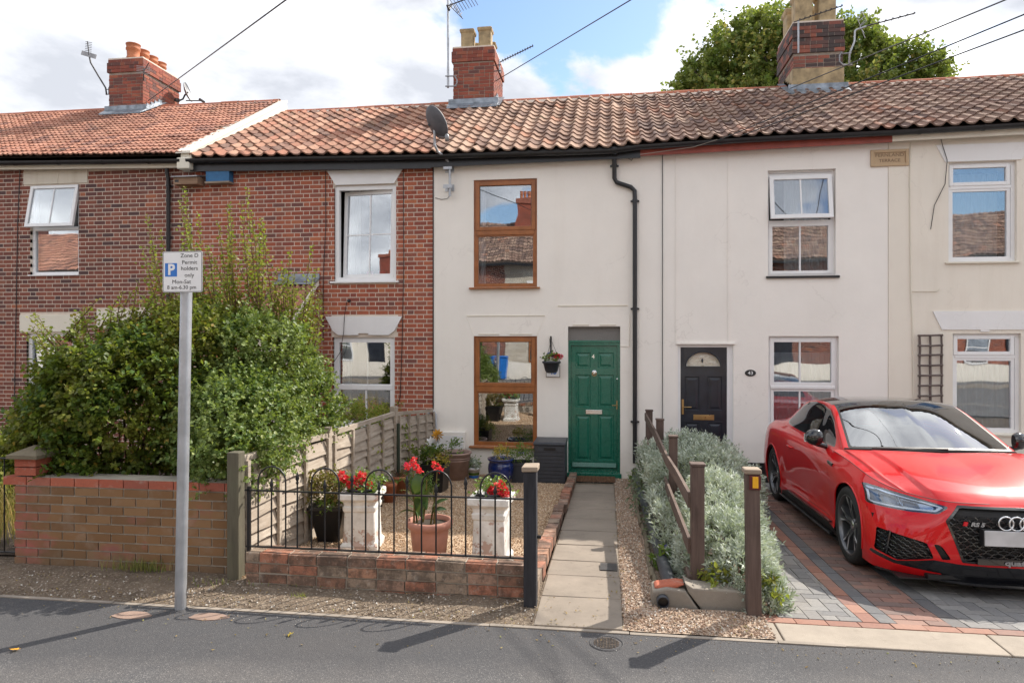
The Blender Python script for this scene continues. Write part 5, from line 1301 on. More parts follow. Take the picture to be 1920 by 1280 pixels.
def yagi(name, lab, a, b, nel, el, boom=.012, updir=(0, 0, 1), mast=None, refl=True, grp=None):
    a = Vector(a); b = Vector(b); d = (b - a).normalized(); o = thing(name, lab, 'aerial', tuple(a), grp)
    m_ = MB(); m_.tube([a, b], boom, 6)
    m_.build('boom', M['darkmetal'], o)
    side = Vector(updir).cross(d).normalized() if True else None
    m_ = MB(); up = Vector(updir)
    for i in range(nel):
        p = a + (b - a) * (.12 + .86 * i / max(nel - 1, 1)); L = el * (1 - .3 * i / nel); m_.tube([p - side * L / 2, p + side * L / 2], .006, 5)
        m_.tube([p, p + up * .03], .008, 5)
    m_.build('elements', M['darkmetal'], o)
    if refl:
        m_ = MB(); p = a
        for k in (-1, 1):
            for i in range(4): q = p + up * k * (.05 + .05 * i) - d * (.02 * i); m_.tube([q - side * el * .55, q + side * el * .55], .005, 5)
            m_.tube([p, p + up * k * .22 - d * .07], .006, 5)
        m_.build('reflector', M['darkmetal'], o)
    if mast: m_ = MB(); m_.tube(mast, .018, 8); m_.build('mast', M['galv'], o)
    return o
# left chimney: aerial on a cranked mast, small one on the stack
o = thing('tv_aerial', 'aerial pointing up on a cranked mast left of the left chimney', 'aerial', at(199, 172, 14.2))
MB().tube([at(200, 178, 14.2), at(198, 165, 14.2), at(184, 142, 14.2), at(170, 118, 14.2), at(168, 108, 14.2)], .018, 8).build('mast', M['darkmetal'], o)
m_ = MB(); m_.bar(at(153, 99, 14.2), at(180, 107, 14.2), .10, .015, up=(0, 1, 0)); m_.build('reflector', M['alu'], o)
m_ = MB(); m_.tube([at(167, 104, 14.2), at(164, 78, 14.2)], .012, 6)
for i in range(8): m_.tube([at(159 + i * .2, 101 - i * 3.2, 14.2), at(171 + i * .2, 103 - i * 3.2, 14.2)], .006, 5)
m_.build('elements', M['darkmetal'], o)
m_ = MB(); m_.bar(at(198, 177, 14.2), at(206, 177, 14.2), .015, .015); m_.bar(at(198, 168, 14.2), at(206, 168, 14.2), .015, .015); m_.bar(at(204, 164, 14.2), at(204, 178, 14.2), .02, .01); m_.build('bracket', M['darkmetal'], o)
o = thing('tv_aerial', 'small aerial fixed to the front corner of the left chimney', 'aerial', at(270, 140, 13.9))
m_ = MB(); m_.tube([at(269, 152, 13.98), at(270, 128, 13.9)], .014, 6); m_.tube([at(270, 134, 13.9), at(279, 118, 13.75)], .009, 6); m_.build('mast', M['darkmetal'], o)
m_ = MB()
for k in range(5): m_.tube([at(256, 124 + k * 3, 13.85), at(281, 127 + k * 3, 13.85)], .007, 5)
m_.build('elements', M['alu'], o)
def dish(o, c, r_, n_, up=(0, 0, 1), depth=.10, mat='darkmetal', sq=1.1):
    nn_ = Vector(n_).normalized(); z = nn_; x = Vector(up).cross(z).normalized(); y = z.cross(x)
    T = Matrix(((x.x, y.x, z.x, c[0]), (x.y, y.y, z.y, c[1]), (x.z, y.z, z.z, c[2]), (0, 0, 0, 1)))
    prof = [(1e-4, -depth)] + [(r_ * t, -depth * (1 - t * t)) for t in (.25, .5, .75, .92, 1.0)] + [(r_ * 1.01, .012), (r_ * 1.02, -.004)] + [(r_ * t, -depth * (1 - t * t) - .012) for t in (.98, .75, .5, .25)] + [(1e-4, -depth - .012)]
    return MB().lathe(prof, (0, 0, 0), 32, True, sx=1, sy=sq, M=T).build('dish', M[mat], o), T
o = thing('satellite_dish', 'small satellite dish behind the left chimney seen edge on', 'satellite dish', at(337, 190, 15.3))
c = at(353, 173, 15.3); dish(o, c, .21, (.92, .25, .30), depth=.06, mat='alu')
m_ = MB(); m_.tube([at(336, 189, 15.25), at(343, 186, 15.3), at(347, 178, 15.3), c], .02, 8); m_.tube([at(349, 189, 15.2), at(378, 189, 15.0)], .014, 6); m_.tube([at(374, 186, 15.0), at(383, 192, 15.0)], .03, 8); m_.lathe([(.06, -.03), (.06, .03)], tuple(at(332, 188, 15.2)), 12); m_.build('arm', M['darkmetal'], o)
# dish on the wall pole
o = thing('satellite_dish', 'large grey satellite dish on a cranked pole above the gutter of the cream house', 'satellite dish', at(843, 368, FY - .12))
yp = FY - .42
P_ = [at(843.5, 368, FY - .12), at(843.5, 316, FY - .12), at(841, 304, FY - .14), at(832, 293, FY - .22), at(821, 285, FY - .36), at(815, 272, yp), at(814.5, 215, yp)]
P_[0].x = P_[1].x
MB().tube(P_, .021, 12).build('pole', M['galv'], o)
c = at(819, 230, yp - .08); dish(o, c, .21, (.50, .62, .50), depth=.05, mat='dishgrey', sq=1.3)
m_ = MB(); m_.bar(at(803, 236, yp - .02), at(824, 224, yp - .02), .04, .03); m_.bar(at(804, 231, yp - .02), at(823, 229, yp - .02), .05, .02); m_.tube([at(820, 256, yp), at(836, 258, yp - .35)], .012, 8); m_.build('bracket', M['blackplastic'], o)
m_ = MB(); m_.lathe([(.001, -.05), (.03, -.05), (.034, .03), (.022, .06), (.001, .06)], tuple(at(838, 259, yp - .38)), 14); m_.box(*[v for pr in zip((at(836, 262, yp - .4)), (at(840, 266, yp - .33))) for v in sorted(pr)]); m_.build('receiver', M['alu'], o)
for py in (318, 353):
    p = at(843.5, py, FY); m_ = MB(); m_.box(p.x - .075, p.x + .075, FY - .016, FY - .001, p.z - .055, p.z + .055); m_.box(p.x - .03, p.x + .03, FY - .15, FY - .01, p.z - .018, p.z + .018); m_.box(p.x - .075, p.x + .07, FY - .155, FY - .145, p.z - .03, p.z + .03); m_.build('wall_bracket', M['galv'], o)
cable('dish_cable', 'thin cable curling from the foot of the dish pole along the cream wall', [at(843, 368, FY - .05), at(838, 373, FY - .015), at(828, 374, FY - .01), at(816, 371, FY - .01)], .004)
# tall mast at the middle chimney
o = thing('tv_aerial', 'aerial array on a very tall mast left of the middle chimney', 'aerial', at(840, 165, 14.25))
xm = at(840, 165, 14.1)
tp = at(844, -6, 14.1)
MB().tube([xm, Vector((xm.x, 14.1, tp.z))], .024, 8).build('mast', M['galv'], o)
m_ = MB(); 
for py in (143, 162): m_.bar(at(835, py, 14.05), at(856, py, 14.15), .03, .02)
m_.tube([at(853, 143, 14.1), at(857, 150, 14.1), at(857, 156, 14.1), at(853, 162, 14.1)], .014, 6); m_.build('bracket', M['alu'], o)
m_ = MB(); a, b = at(838, 12, 13.9), at(892, -8, 14.0); m_.tube([a, b], .014, 6)
for i in range(8): p = a.lerp(b, .2 + .1 * i); m_.tube([p + Vector((-.09, -.10, .14)), p + Vector((.09, .10, -.14))], .007, 5)
m_.build('elements', M['darkmetal'], o)
m_ = MB(); m_.tube([at(838, 10, 13.9), at(842, 20, 13.9), at(846, 8, 14.1)], .02, 6)
for i in range(5): m_.tube([at(846 + i * 4, 14 + i * 4, 13.9), at(850 + i * 4, 8 + i * 4, 14.1)], .007, 5)
m_.tube([at(846, 14, 14), at(868, 36, 14)], .008, 5); m_.tube([at(852, 8, 14), at(866, 33, 14)], .008, 5); m_.build('reflector', M['darkmetal'], o)
yagi('tv_aerial', 'red brown yagi aerial on the right side of the middle chimney', at(935, 118, 14.3), at(1000, 86, 14.3), 13, .16, .012, (0, 0, 1), [at(937, 137, 14.3), at(936, 112, 14.3)], False)
m_ = MB(); 
for py in (123, 134): m_.bar(at(925, py, 14.2), at(939, py - 1, 14.3), .02, .015)
q = m_.build('aerial_bracket', M['darkmetal'], cC)
yagi('tv_aerial', 'thin yagi aerial lying across the pots of the sooty chimney', at(1488, 42, 13.9), at(1580, 11, 13.9), 9, .14, .011, (0, 0, 1), [at(1497, 100, 14.0), at(1497, 40, 13.9)], False)
o = yagi('tv_aerial', 'long yagi aerial on a cranked white mast right of the sooty chimney', at(1622, 50, 14.0), at(1716, 25, 14.0), 7, .14, .013, (0, 0, 1), [at(1585, 122, 14.15), at(1592, 122, 14.1), at(1593, 100, 14.05), at(1602, 78, 14.0), at(1603, 58, 14.0), at(1606, 56, 14.0), at(1624, 50, 14.0)], False)
m_ = MB()
for a, b, c_, d in ((1608, 36, 1616, 22), (1616, 22, 1625, 40), (1625, 40, 1612, 50), (1608, 36, 1622, 72), (1612, 50, 1620, 62), (1610, 40, 1622, 30), (1613, 48, 1622, 38)): m_.tube([at(a, b, 14.0), at(c_, d, 14.0)], .007, 5)
m_.tube([at(1578, 98, 14.1), at(1574, 104, 14.1), at(1574, 116, 14.1), at(1580, 122, 14.1), at(1598, 122, 14.1)], .018, 8); m_.tube([at(1578, 101, 14.1), at(1596, 100, 14.1)], .015, 8)
m_.build('reflector', M['alu'], o)

# ================================================================== SMALL THINGS ON THE FRONTS
bb = thing('bird_box', 'low wooden nest box with slatted front under the gutter by the downpipe', 'bird box', at(362, 342, FY - .1))
q = rect(341, 385, 333, 352); y0 = FY - .24
m_ = MB(); m_.box(q[0], q[1], y0, FY - .002, q[2] + .01, q[3] - .035); m_.build('box', M['birdwood'], bb)
MB().prismx([(y0 - .04, q[3] - .05), (FY - .002, q[3] + .0), (FY - .002, q[3] + .02), (y0 - .04, q[3] - .03)], q[0] - .02, q[1] + .02).build('lid', M['alu'], bb)
MB().box(q[0] + .03, q[0] + .10, y0 - .004, y0 + .01, q[2] + .05, q[2] + .09).build('entrance_hole', M['iron'], bb)
bb = thing('bird_box', 'bright blue nest box under the gutter of the red brick house', 'bird box', at(415, 335, FY - .1))
q = rect(395, 438, 324, 347); m_ = MB(); m_.box(q[0], q[1], FY - .15, FY - .002, q[2] + .03, q[3]); m_.build('box', M['bluebox'], bb, bevel=.004)
MB().box(q[0] - .01, q[1] + .01, FY - .17, FY - .002, q[2], q[2] + .03).build('base', M['palepost'], bb)
p = at(655, 564, FY); o = MB().lathe([(.001, .05), (.022, .05), (.028, .02), (.028, 0)], (0, 0, 0), 14, M=Matrix.Translation((p.x, FY + .001, p.z)) @ Matrix.Rotation(R(90), 4, 'X')).build('camera_ball', M['blackplastic']); tag(o, 'tiny round camera ball on the brick below the upper white sill', 'camera'); o.name = 'security_camera'
# hanging basket
hb = thing('hanging_basket', 'grey hanging basket of red flowers left of the green door', 'hanging basket', at(1034, 628, FY - .1))
cx, cy = at(1034, 690, FY - .24).x, FY - .24; zt_, zb_ = at(1034, 677, FY - .24).z, at(1034, 699, FY - .24).z
br = MB(); p = at(1033, 630, FY); br.box(p.x - .012, p.x + .012, FY - .02, FY, at(1033, 660, FY).z, p.z + .0); br.tube([(p.x, FY - .02, p.z - .06), (p.x, cy + .02, p.z - .05), (cx, cy - .02, p.z - .04), (cx, cy - .03, p.z - .07)], .008, 8)
br.tube([(p.x, FY - .02, p.z - .26), (p.x, FY - .10, p.z - .18), (p.x, cy + .05, p.z - .06)], .006, 8); br.build('bracket', M['iron'], hb)
MB().lathe([(.001, zb_), (.07, zb_), (.10, zb_ + .03), (.135, zt_ - .03), (.150, zt_ - .03), (.150, zt_), (.13, zt_), (.12, zt_ - .05)], (cx, cy, 0), 20).build('basket', M['greyplastic'], hb)
MB().lathe([(.001, zt_ - .02), (.13, zt_ - .02)], (cx, cy, 0), 20).build('compost', M['soil'], hb)
m_ = MB()
for a in (.3, 2.4, 4.5): m_.tube([(cx + .14 * math.cos(a), cy + .14 * math.sin(a), zt_), (cx, cy - .03, p.z - .07)], .003, 5)
m_.build('chain', M['darkmetal'], hb)
# ================================================================== FOLIAGE TOOLS
LEAF_V = np.array([(0, 0, 0), (.30, .38, .09), (0, 1, -.06), (-.30, .38, .09), (0, .45, 0)]); LEAF_F = np.array([(0, 1, 4), (1, 2, 4), (2, 3, 4), (3, 0, 4)])
ROUND_V = np.array([(0, 0, 0), (.42, .45, .10), (.20, .9, .02), (0, 1, -.05), (-.20, .9, .02), (-.42, .45, .10), (0, .5, 0)]); ROUND_F = np.array([(0, 1, 6), (1, 2, 6), (2, 3, 6), (3, 4, 6), (4, 5, 6), (5, 0, 6)])
NAR_V = np.array([(0, 0, 0), (.10, .5, .03), (0, 1, 0), (-.10, .5, .03)]); NAR_F = np.array([(0, 1, 3), (1, 2, 3)])
def unit(a): return a / np.maximum(np.linalg.norm(a, axis=1), 1e-9)[:, None]
def leaves_on(P, D, size, jitter=.5, up=.3):
    """leaf frames at points P growing along D"""
    N = len(P); d = unit(D + rng.normal(size=(N, 3)) * jitter)
    n_ = unit(rng.normal(size=(N, 3)) * .55 + np.array([0, -.15, up + .5])); n_ = unit(n_ - d * (n_ * d).sum(1)[:, None]); x = np.cross(d, n_)
    s = (np.asarray(size) * np.ones(N))[:, None]; return x * s, d * s, n_ * s
def twig_leaves(P, D, L, n, spread=.9, droop=0.0):
    """points along twigs with leaves set alternately: returns positions and leaf directions"""
    N = len(P); t = np.linspace(.12, 1, n)[None, :, None]
    bend = rng.normal(size=(N, 1, 3)) * .18 + np.array([0, 0, -droop]); Dd = D[:, None, :] + bend * t
    pos = P[:, None, :] + Dd * t * L[:, None, None]
    side = unit(np.cross(D, rng.normal(size=(N, 3))))[:, None, :]; side2 = np.cross(D[:, None, :], side)
    a = (np.arange(n) * 2.4)[None, :, None] + rng.uniform(0, 6, (N, 1, 1))
    ld = D[:, None, :] * (1 - spread * .6) + (side * np.cos(a) + side2 * np.sin(a)) * spread
    return pos.reshape(-1, 3), ld.reshape(-1, 3)
def ell_points(E, N, lo=.75, hi=1.03, front=True, zmin=0.0, rag=.10, rsc=2.3):
    out = []
    while len(out) < N:
        c, r, _ = E[rng.choice(len(E), p=np.array([e[2] for e in E]) / sum(e[2] for e in E))]
        d = rng.normal(size=3); d /= np.linalg.norm(d)
        if front and (d[1] > .45 and d[2] < .5): continue
        k = lo + (hi - lo) * math.sqrt(rng.random()); p = np.array(c) + np.array(r) * d * k
        k2 = 1 + rag * mnoise.noise(Vector(p * rsc)) * 2; p = np.array(c) + np.array(r) * d * k * k2
        if p[2] < zmin: continue
        ok = True
        for c2, r2, _ in E:
            if c2 is c: continue
            if (((p - np.array(c2)) / np.array(r2)) ** 2).sum() < (lo * .92) ** 2: ok = False; break
        if ok:
            n_ = d / np.array(r); out.append((p, n_ / np.linalg.norm(n_)))
    return np.array([o[0] for o in out]), np.array([o[1] for o in out])
def branchy(name, parent, root, tips, mat, r0=.02, r1=.004, n=5):
    mb = MB(); root = Vector(root)
    for p in tips:
        p = Vector(p); q = root + Vector((U(-.12, .12), U(-.1, .1), 0)); m = q.lerp(p, .5) + Vector((U(-.08, .08), U(-.08, .08), U(.05, .15)))
        pts = [(1 - t) ** 2 * q + 2 * t * (1 - t) * m + t * t * p for t in np.linspace(0, 1, 6)]; mb.tube(pts, [r0 + (r1 - r0) * i / 5 for i in range(6)], n, cap=False)
    return mb.build(name, mat, parent, fixn=False, kind='stuff')

# ================================================================== THE BIG SHRUBS BEHIND THE SANDY WALL
def shrub(name, lab, E, N, L, nl, ls, mat, seed_dir_up=.5, zmin=.45, base=None, lv=ROUND_V, lf=ROUND_F, ntips=40):
    o = thing(name, lab, 'shrub', base)
    P, Nn = ell_points(E, N, .74, 1.02, True, zmin); D = unit(Nn * .8 + np.array([0, -.1, seed_dir_up]) + rng.normal(size=(N, 3)) * .35)
    pos, ld = twig_leaves(P, D, rng.uniform(L * .6, L * 1.3, N), nl); k = pos[:, 2] > zmin - .06; pos, ld = pos[k], ld[k]
    ax, ay, az = leaves_on(pos, ld, rng.uniform(ls * .65, ls * 1.2, len(pos)), .35); V, Fc, r = scatter(lv, lf, pos, ax, ay, az)
    obj_np('foliage', V, Fc, mat, o, r)
    # inner leaves, to shut out the light behind
    P2, N2 = ell_points(E, int(N * 1.3), .45, .78, True, zmin); ax, ay, az = leaves_on(P2, N2, rng.uniform(ls * 1.2, ls * 2.0, len(P2)), .9)
    V, Fc, r = scatter(lv, lf, P2, ax, ay, az); obj_np('inner_foliage', V, Fc, M['leaf'], o, r)
    idx = rng.choice(N, ntips); branchy('branches', o, base, [p for p in P[idx]], M['twig'], .018, .004)
    return o
E1 = [((-4.88, 5.92, .98), (.50, .54, .62), 1.0), ((-4.5, 6.0, 1.10), (.72, .68, .80), 1.2), ((-4.2, 6.35, 1.35), (.75, .68, .78), 1.2), ((-5.2, 5.9, .84), (.32, .36, .30), .35)]
s1 = shrub('leafy_shrub', 'large dark green rounded shrub spilling over the sandy brick wall behind the sign post', E1, 2500, .20, 17, .044, M['leaf'], base=(-4.7, 6.2, -.05), zmin=.66)
E2 = [((-3.5, 6.15, 1.02), (.52, .58, .64), 1.0), ((-3.45, 6.9, 1.08), (.46, .70, .66), 1.0), ((-3.6, 6.6, 1.45), (.6, .6, .65), .7), ((-3.3, 5.75, .98), (.42, .45, .42), .4), ((-3.15, 5.45, .86), (.28, .3, .26), .22)]
s2 = shrub('pale_sunlit_shrub', 'pale edged bushy shrub with sunlight painted into its leaves hanging over the wooden fence right of the sign post', E2, 2500, .18, 17, .036, M['leaf_sunlit'], base=(-3.5, 6.6, -.05), zmin=.62)
# tall thin fresh shoots
def shoots(parent, specs, N=11, ls=.031):
    A, B_ = [], []; mb = MB()
    for (px, py, px0, py0, Y, n, jx) in specs:
        for k in range(n):
            t_ = U(.45, 1.0) if k else 1.0
            tp_ = at(px + U(-jx, jx) * (k > 0), py0 + (py - py0) * t_, Y + U(-.2, .25)); b0 = at(px0 + U(-jx, jx), py0, Y)
            m = b0.lerp(tp_, .5) + Vector((U(-.06, .06), 0, 0)); pts = [(1 - t) ** 2 * b0 + 2 * t * (1 - t) * m + t * t * tp_ for t in np.linspace(0, 1, 9)]
            mb.tube(pts, [.007 - .0006 * i for i in range(9)], 5, cap=False)
            nl = int((tp_ - b0).length / .015)
            for i in range(nl):
                t = (i + .5) / nl; p = (1 - t) ** 2 * b0 + 2 * t * (1 - t) * m + t * t * tp_; d = (tp_ - b0).normalized(); a = i * 2.4 + U(-.4, .4)
                # side twiglets low down
                rad = .03 * (1 - t) + .004; A.append(p + Vector((math.cos(a), math.sin(a), 0)) * rad * U(0, 1)); B_.append(d * .45 + Vector((math.cos(a), math.sin(a), .1)))
                if t < .75 and U(0, 1) < .8: A.append(p + Vector((math.cos(a + 2), math.sin(a + 2), 0)) * U(.03, .09)); B_.append(d * .3 + Vector((math.cos(a + 2), math.sin(a + 2), .1)))
    P = np.array([tuple(a) for a in A]); D = np.array([tuple(b) for b in B_]); ax, ay, az = leaves_on(P, unit(D), rng.uniform(ls * .7, ls * 1.3, len(P)), .3)
    V, Fc, r = scatter(ROUND_V, ROUND_F, P, ax, ay, az); obj_np('shoot_leaves', V, Fc, M['leaf_fresh'], parent, r); mb.build('shoots', M['twig'], parent, fixn=False)
shoots(s1, [(70, 590, 130, 720, 5.9, 5, 16), (276, 402, 300, 590, 6.3, 3, 14), (270, 520, 280, 600, 6.2, 6, 35), (230, 545, 215, 620, 6.0, 6, 30), (300, 430, 330, 600, 6.4, 3, 20), (160, 575, 150, 640, 5.9, 5, 22), (60, 590, 110, 660, 5.8, 4, 18), (185, 560, 120, 640, 5.9, 3, 14)])
shoots(s2, [(346, 350, 372, 600, 6.6, 5, 12), (372, 400, 390, 600, 6.5, 6, 22), (408, 415, 420, 600, 6.6, 4, 16), (464, 352, 478, 590, 6.7, 5, 12), (432, 380, 445, 590, 6.7, 5, 16), (490, 410, 500, 600, 6.8, 5, 16), (545, 470, 540, 640, 6.9, 6, 16), (585, 462, 560, 650, 7.0, 6, 12), (600, 545, 575, 660, 7.0, 5, 14), (520, 500, 520, 620, 6.9, 8, 30), (440, 480, 440, 620, 6.7, 10, 60), (560, 540, 550, 660, 6.9, 8, 30), (250, 575, 260, 620, 6.2, 6, 70)])
# shrubs at the far left and beyond the fence
E3 = [((-6.75, 6.9, .30), (.40, .5, .38), 1), ((-7.2, 7.5, .2), (.5, .6, .45), 1)]
shrub('low_bush', 'bright green bush at the left edge beyond the sandy brick wall', E3, 500, .16, 13, .045, M['leaf_fresh'], base=(-7.1, 7.2, -.1), zmin=.0, ntips=10)
E4 = [((-3.35, 8.6, .45), (.35, .6, .55), 1), ((-3.2, 9.6, .35), (.25, .5, .45), 1)]
shrub('fence_bush', 'bright green leafy bush behind the middle fence panel under the white window', E4, 330, .2, 12, .05, M['leaf_fresh'], base=(-3.3, 9.0, -.1), zmin=.0, lv=LEAF_V, lf=LEAF_F, ntips=8)
tuft(120, (-5.1, 5.5, .5), .3, .1, .2, M['grass'], 'ivy', 'x') if False else None

# ================================================================== LEFT BRICK WALL
lw = thing('garden_wall', 'sandy brown brick garden wall with a red top course left of the wooden post', 'garden wall', (-4.3, 5.2, 0))
wx0 = at(28, 1000, 5.15).x; wx1 = at(437, 1000, 5.15).x; zb = -.14; WT = zb + .075 * 11.6
MB().box(wx0 + .006, wx1 - .004, 5.156, 5.36, zb, .728).build('wall_core', M['mortar_grey'], lw)
L = courses(wx0, wx1, .73 - .075 * 11, lambda x: .73 - .075 + .001, [], .225, .075, 'stretcher')
lay(lw, L, 'brick_sandy', 'y-', 5.15, 300, .06, .004)
lay(lw, [(a, b, .73 - .075 + .005, .727) for a, b in [(x + .005, min(x + .22, wx1)) for x in np.arange(wx0 - .11, wx1 - .02, .225) if True] if b - max(a, wx0) > .03], 'brick_garden', 'y-', 5.15, 300, .10, .006)
lay(lw, courses(5.16, 5.36, .73 - .075 * 11, lambda x: .735, [], .225, .075, 'stretcher'), 'brick_garden', 'x-', wx0, 60, .03, .001)
pz = .735
for k in range(2):
    lay(lw, [(wx0, wx0 + .20, pz + .005, pz + .07)], 'brick_garden', 'y-', 5.15, depth=.2); pz += .075
MB().add([(wx0 - .04, 5.10, pz), (wx0 + .25, 5.10, pz), (wx0 + .25, 5.40, pz), (wx0 - .04, 5.40, pz), (wx0 - .04, 5.10, pz + .03), (wx0 + .25, 5.10, pz + .03), (wx0 + .25, 5.40, pz + .03), (wx0 - .04, 5.40, pz + .03), (wx0 + .1, 5.25, pz + .10)], [(0, 1, 5, 4), (1, 2, 6, 5), (2, 3, 7, 6), (3, 0, 4, 7), (4, 5, 8), (5, 6, 8), (6, 7, 8), (7, 4, 8), (0, 3, 2, 1)]).build('pier_cap', M['rope'], lw)
# little iron gate at the far left
ig = thing('iron_gate', 'thin black iron gate at the left edge beside the brick pier', 'gate', (wx0 - .1, 5.25, 0))
m_ = MB(); m_.tube([(wx0 - .07, 5.25, -.02), (wx0 - .07, 5.25, .86)], .012, 8); m_.tube([(wx0 - .9, 5.25, .86), (wx0 - .04, 5.25, .86)], .008, 6); m_.tube([(wx0 - .9, 5.25, .05), (wx0 - .07, 5.25, .05)], .008, 6); m_.build('gate_frame', M['iron'], ig)
for k in range(5): MB().tube([(wx0 - .2 - .13 * k, 5.25, .05), (wx0 - .2 - .13 * k, 5.25, .86)], .006, 6).build('bar', M['iron'], ig)

# ================================================================== WANEY WOODEN FENCE
wf = thing('wooden_fence', 'weathered grey overlapping board fence running back to the house between the two gardens', 'fence', (-2.92, 8, 0))
FX = -2.93
m_ = MB(); m_.box(FX - .05, FX + .05, 5.02, 5.12, -.12, 1.0); fp = m_.build('post', M['postwood'], wf, bevel=.008)
for y, zt_ in ((6.84, .97), (9.12, .96)):
    MB().box(FX - .05, FX + .045, y - .04, y + .045, -.3, zt_).build('post', M['fencewood'], wf, bevel=.006)
panels = [(5.13, 6.79, .945, .895), (6.90, 9.05, .90, .875), (9.18, 11.14, .86, .70)]
for (y0, y1, z0, z1) in panels:
    nb = 9; H_ = 1.0
    for k in range(nb):
        # each board a wavy-edged plank tilted out at its foot
        n = 9; rows = []; ph_ = U(0, 9)
        base0 = (z0 - .09) - (k + 1) * .108; tops = base0 + .135
        fr, bk = [], []
        for i in range(n + 1):
            t = i / n; y = y0 + (y1 - y0) * t; dz = (z1 - z0) * t + (gz(y) - gz(y0)) * .0 - (y - y0) * .03 * (k / nb)
            wv = .012 * math.sin(y * 3.1 + ph_) + .007 * math.sin(y * 8.3 + ph_ * 2)
            fr.append([(FX + .046, y, base0 + dz + wv), (FX + .010, y, tops + dz)]); bk.append([(FX + .026, y, base0 + dz + wv), (FX - .002, y, tops + dz)])
        mb = MB(); mb.grid([[r_[0] for r_ in fr], [r_[1] for r_ in fr]], False); mb.grid([[r_[0] for r_ in bk], [r_[1] for r_ in bk]], False); mb.grid([[r_[0] for r_ in fr], [r_[0] for r_ in bk]], False)
        mb.build('board', M['fencewood'], wf, fixn=True)
    top = MB(); top.bar((FX + .012, y0, z0 - .01), (FX + .012, y1, z1 - .01), .045, .05); top.build('capping_rail', M['fencewood'], wf)
    top = MB(); zb0 = z0 - 1.06; top.bar((FX + .012, y0, zb0), (FX + .012, y1, z1 - 1.06 - .06), .03, .05); top.build('foot_rail', M['fencewood'], wf)
    nbt = 3 if y1 - y0 < 1.9 else 4
    for k in range(nbt + 1):
        y = y0 + .03 + (y1 - y0 - .06) * k / nbt; zz = z0 + (z1 - z0) * (y - y0) / (y1 - y0)
        MB().box(FX + .040, FX + .066, y - .022, y + .022, zz - 1.05, zz - .03).build('batten', M['fencewood'], wf)
tag(MB().tube([(FX + .10, 9.0, gz(9) - .1), (FX + .10, 9.0, .74)], .022, 10).build('garden_stake', paint('dark green steel', (.02, .035, .02), .5)), 'dark green metal stake standing against the middle fence post', 'stake')
dpx = fx(806); 
o = thing('overflow_pipe', 'short bent grey pipe where the wooden fence meets the house', 'pipe', (fx(814), FY - .1, .6))
MB().tube([at(803, 775, FY - .06), at(811, 768, FY - .06), at(817, 776, FY - .06), at(818, 815, FY - .06)], .02, 8).build('pipe', M['galv'], o)

# ================================================================== RAILING ON THE LOW BRICK WALL
WY = 4.93
bw = thing('low_wall', 'low old red brick wall with lichen spots under the black iron railing', 'garden wall', (-1.7, WY + .05, 0))
bx0, bx1 = at(460, 1060, WY).x, at(984, 1090, WY).x; zt_ = at(720, 1046, WY).z
ch = .0805; nC = 6
mb = MB(); mb.box(bx0 + .008, bx1 - .004, WY + .010, WY + .20, -.10, zt_ - .012); mb.build('wall_core', M['mortar_grey'], bw)
for k in range(nC):
    z1 = zt_ - k * ch; z0 = z1 - ch; x = bx0 - (.0 if k % 2 == 0 else .12); i = 0
    while x < bx1 - .02:
        L_ = .232 + U(-.012, .012)
        if k in (0, 2) and i == 0: L_ = .115
        a, b = max(x + .006, bx0), min(x + L_ - .006, bx1 + U(-.004, .004))
        if b - a > .03:
            ee = U(-.007, .007); o = unit_obj('brick', ubrick('brick_low'), ((a + b) / 2, WY + .05 + ee, (z0 + z1) / 2 + U(-.002, .002)), (b - a, .105, ch - .013 + U(-.004, .003)), bw, (U(-.03, .03), U(-.018, .018), U(-.02, .02)))
        x += L_; i += 1
# top of the wall
y_ = WY
for x in np.arange(bx0, bx1 - .1, .115): unit_obj('brick', ubrick('brick_low'), (x + .057, WY + .16, zt_ - .042 + U(-.003, .003)), (.105, .10, .07), bw)
rl = thing('iron_railing', 'black iron hooped railing with spear finials along the low brick wall', 'railing', (-1.7, WY + .06, zt_))
RYY = WY + .055
def RP(zx, zy): return at(420 + zx / 3.2, 800 + zy / 3.2, RYY)
zr1 = (RP(140, 372).z + RP(1800, 440).z) / 2; zr0 = zt_ + .028
a_, b_ = at(462, 1000, RYY).x, at(986, 1000, RYY).x
MB().bar((a_, RYY, zr0), (b_, RYY, zr0), .028, .010).build('bottom_rail', M['iron'], rl)
MB().bar((a_ - .01, RYY, zr1), (b_ + .0, RYY, zr1), .024, .010).build('top_rail', M['iron'], rl)
zxs = [205, 285, 370, 440, 525, 605, 690, 768, 850, 930, 1020, 1098, 1185, 1272, 1365, 1450, 1538, 1627, 1718]
Xs = [RP(z, 500).x for z in zxs]
def spear(x, ztop):
    m_ = MB(); m_.tube([(x, RYY, zr0), (x, RYY, ztop - .05)], .0065, 8)
    m_.lathe([(.0065, -.10), (.013, -.085), (.007, -.075), (.016, -.055), (.011, -.03), (.001, 0)], (x, RYY, ztop), 8); m_.build('spear_bar', M['iron'], rl)
for i in range(0, 19):
    k = i % 4
    if k == 1 or k == 3:
        spear(Xs[i], zr1 + (.10 if k == 1 else .155))
    elif k == 0 and i + 2 < 19:
        xa, xb = Xs[i], Xs[i + 2]; rad = (xb - xa) / 2; cxx = (xa + xb) / 2; zc_ = zr1 + .12 - .0
        pts = [(xa, RYY, zr0), (xa, RYY, zr1 + .05)] + [(cxx - rad * math.cos(a), RYY, zr1 + .07 + rad * 1.05 * math.sin(a)) for a in np.linspace(.1, PI - .1, 13)] + [(xb, RYY, zr1 + .05), (xb, RYY, zr0)]
        MB().tube(pts, .0065, 8).build('hoop_bar', M['iron'], rl)
gp = thing('gate_post', 'black wooden gate post with a weathered pale cap at the right end of the railing', 'post', (-.55, 4.86, 0))
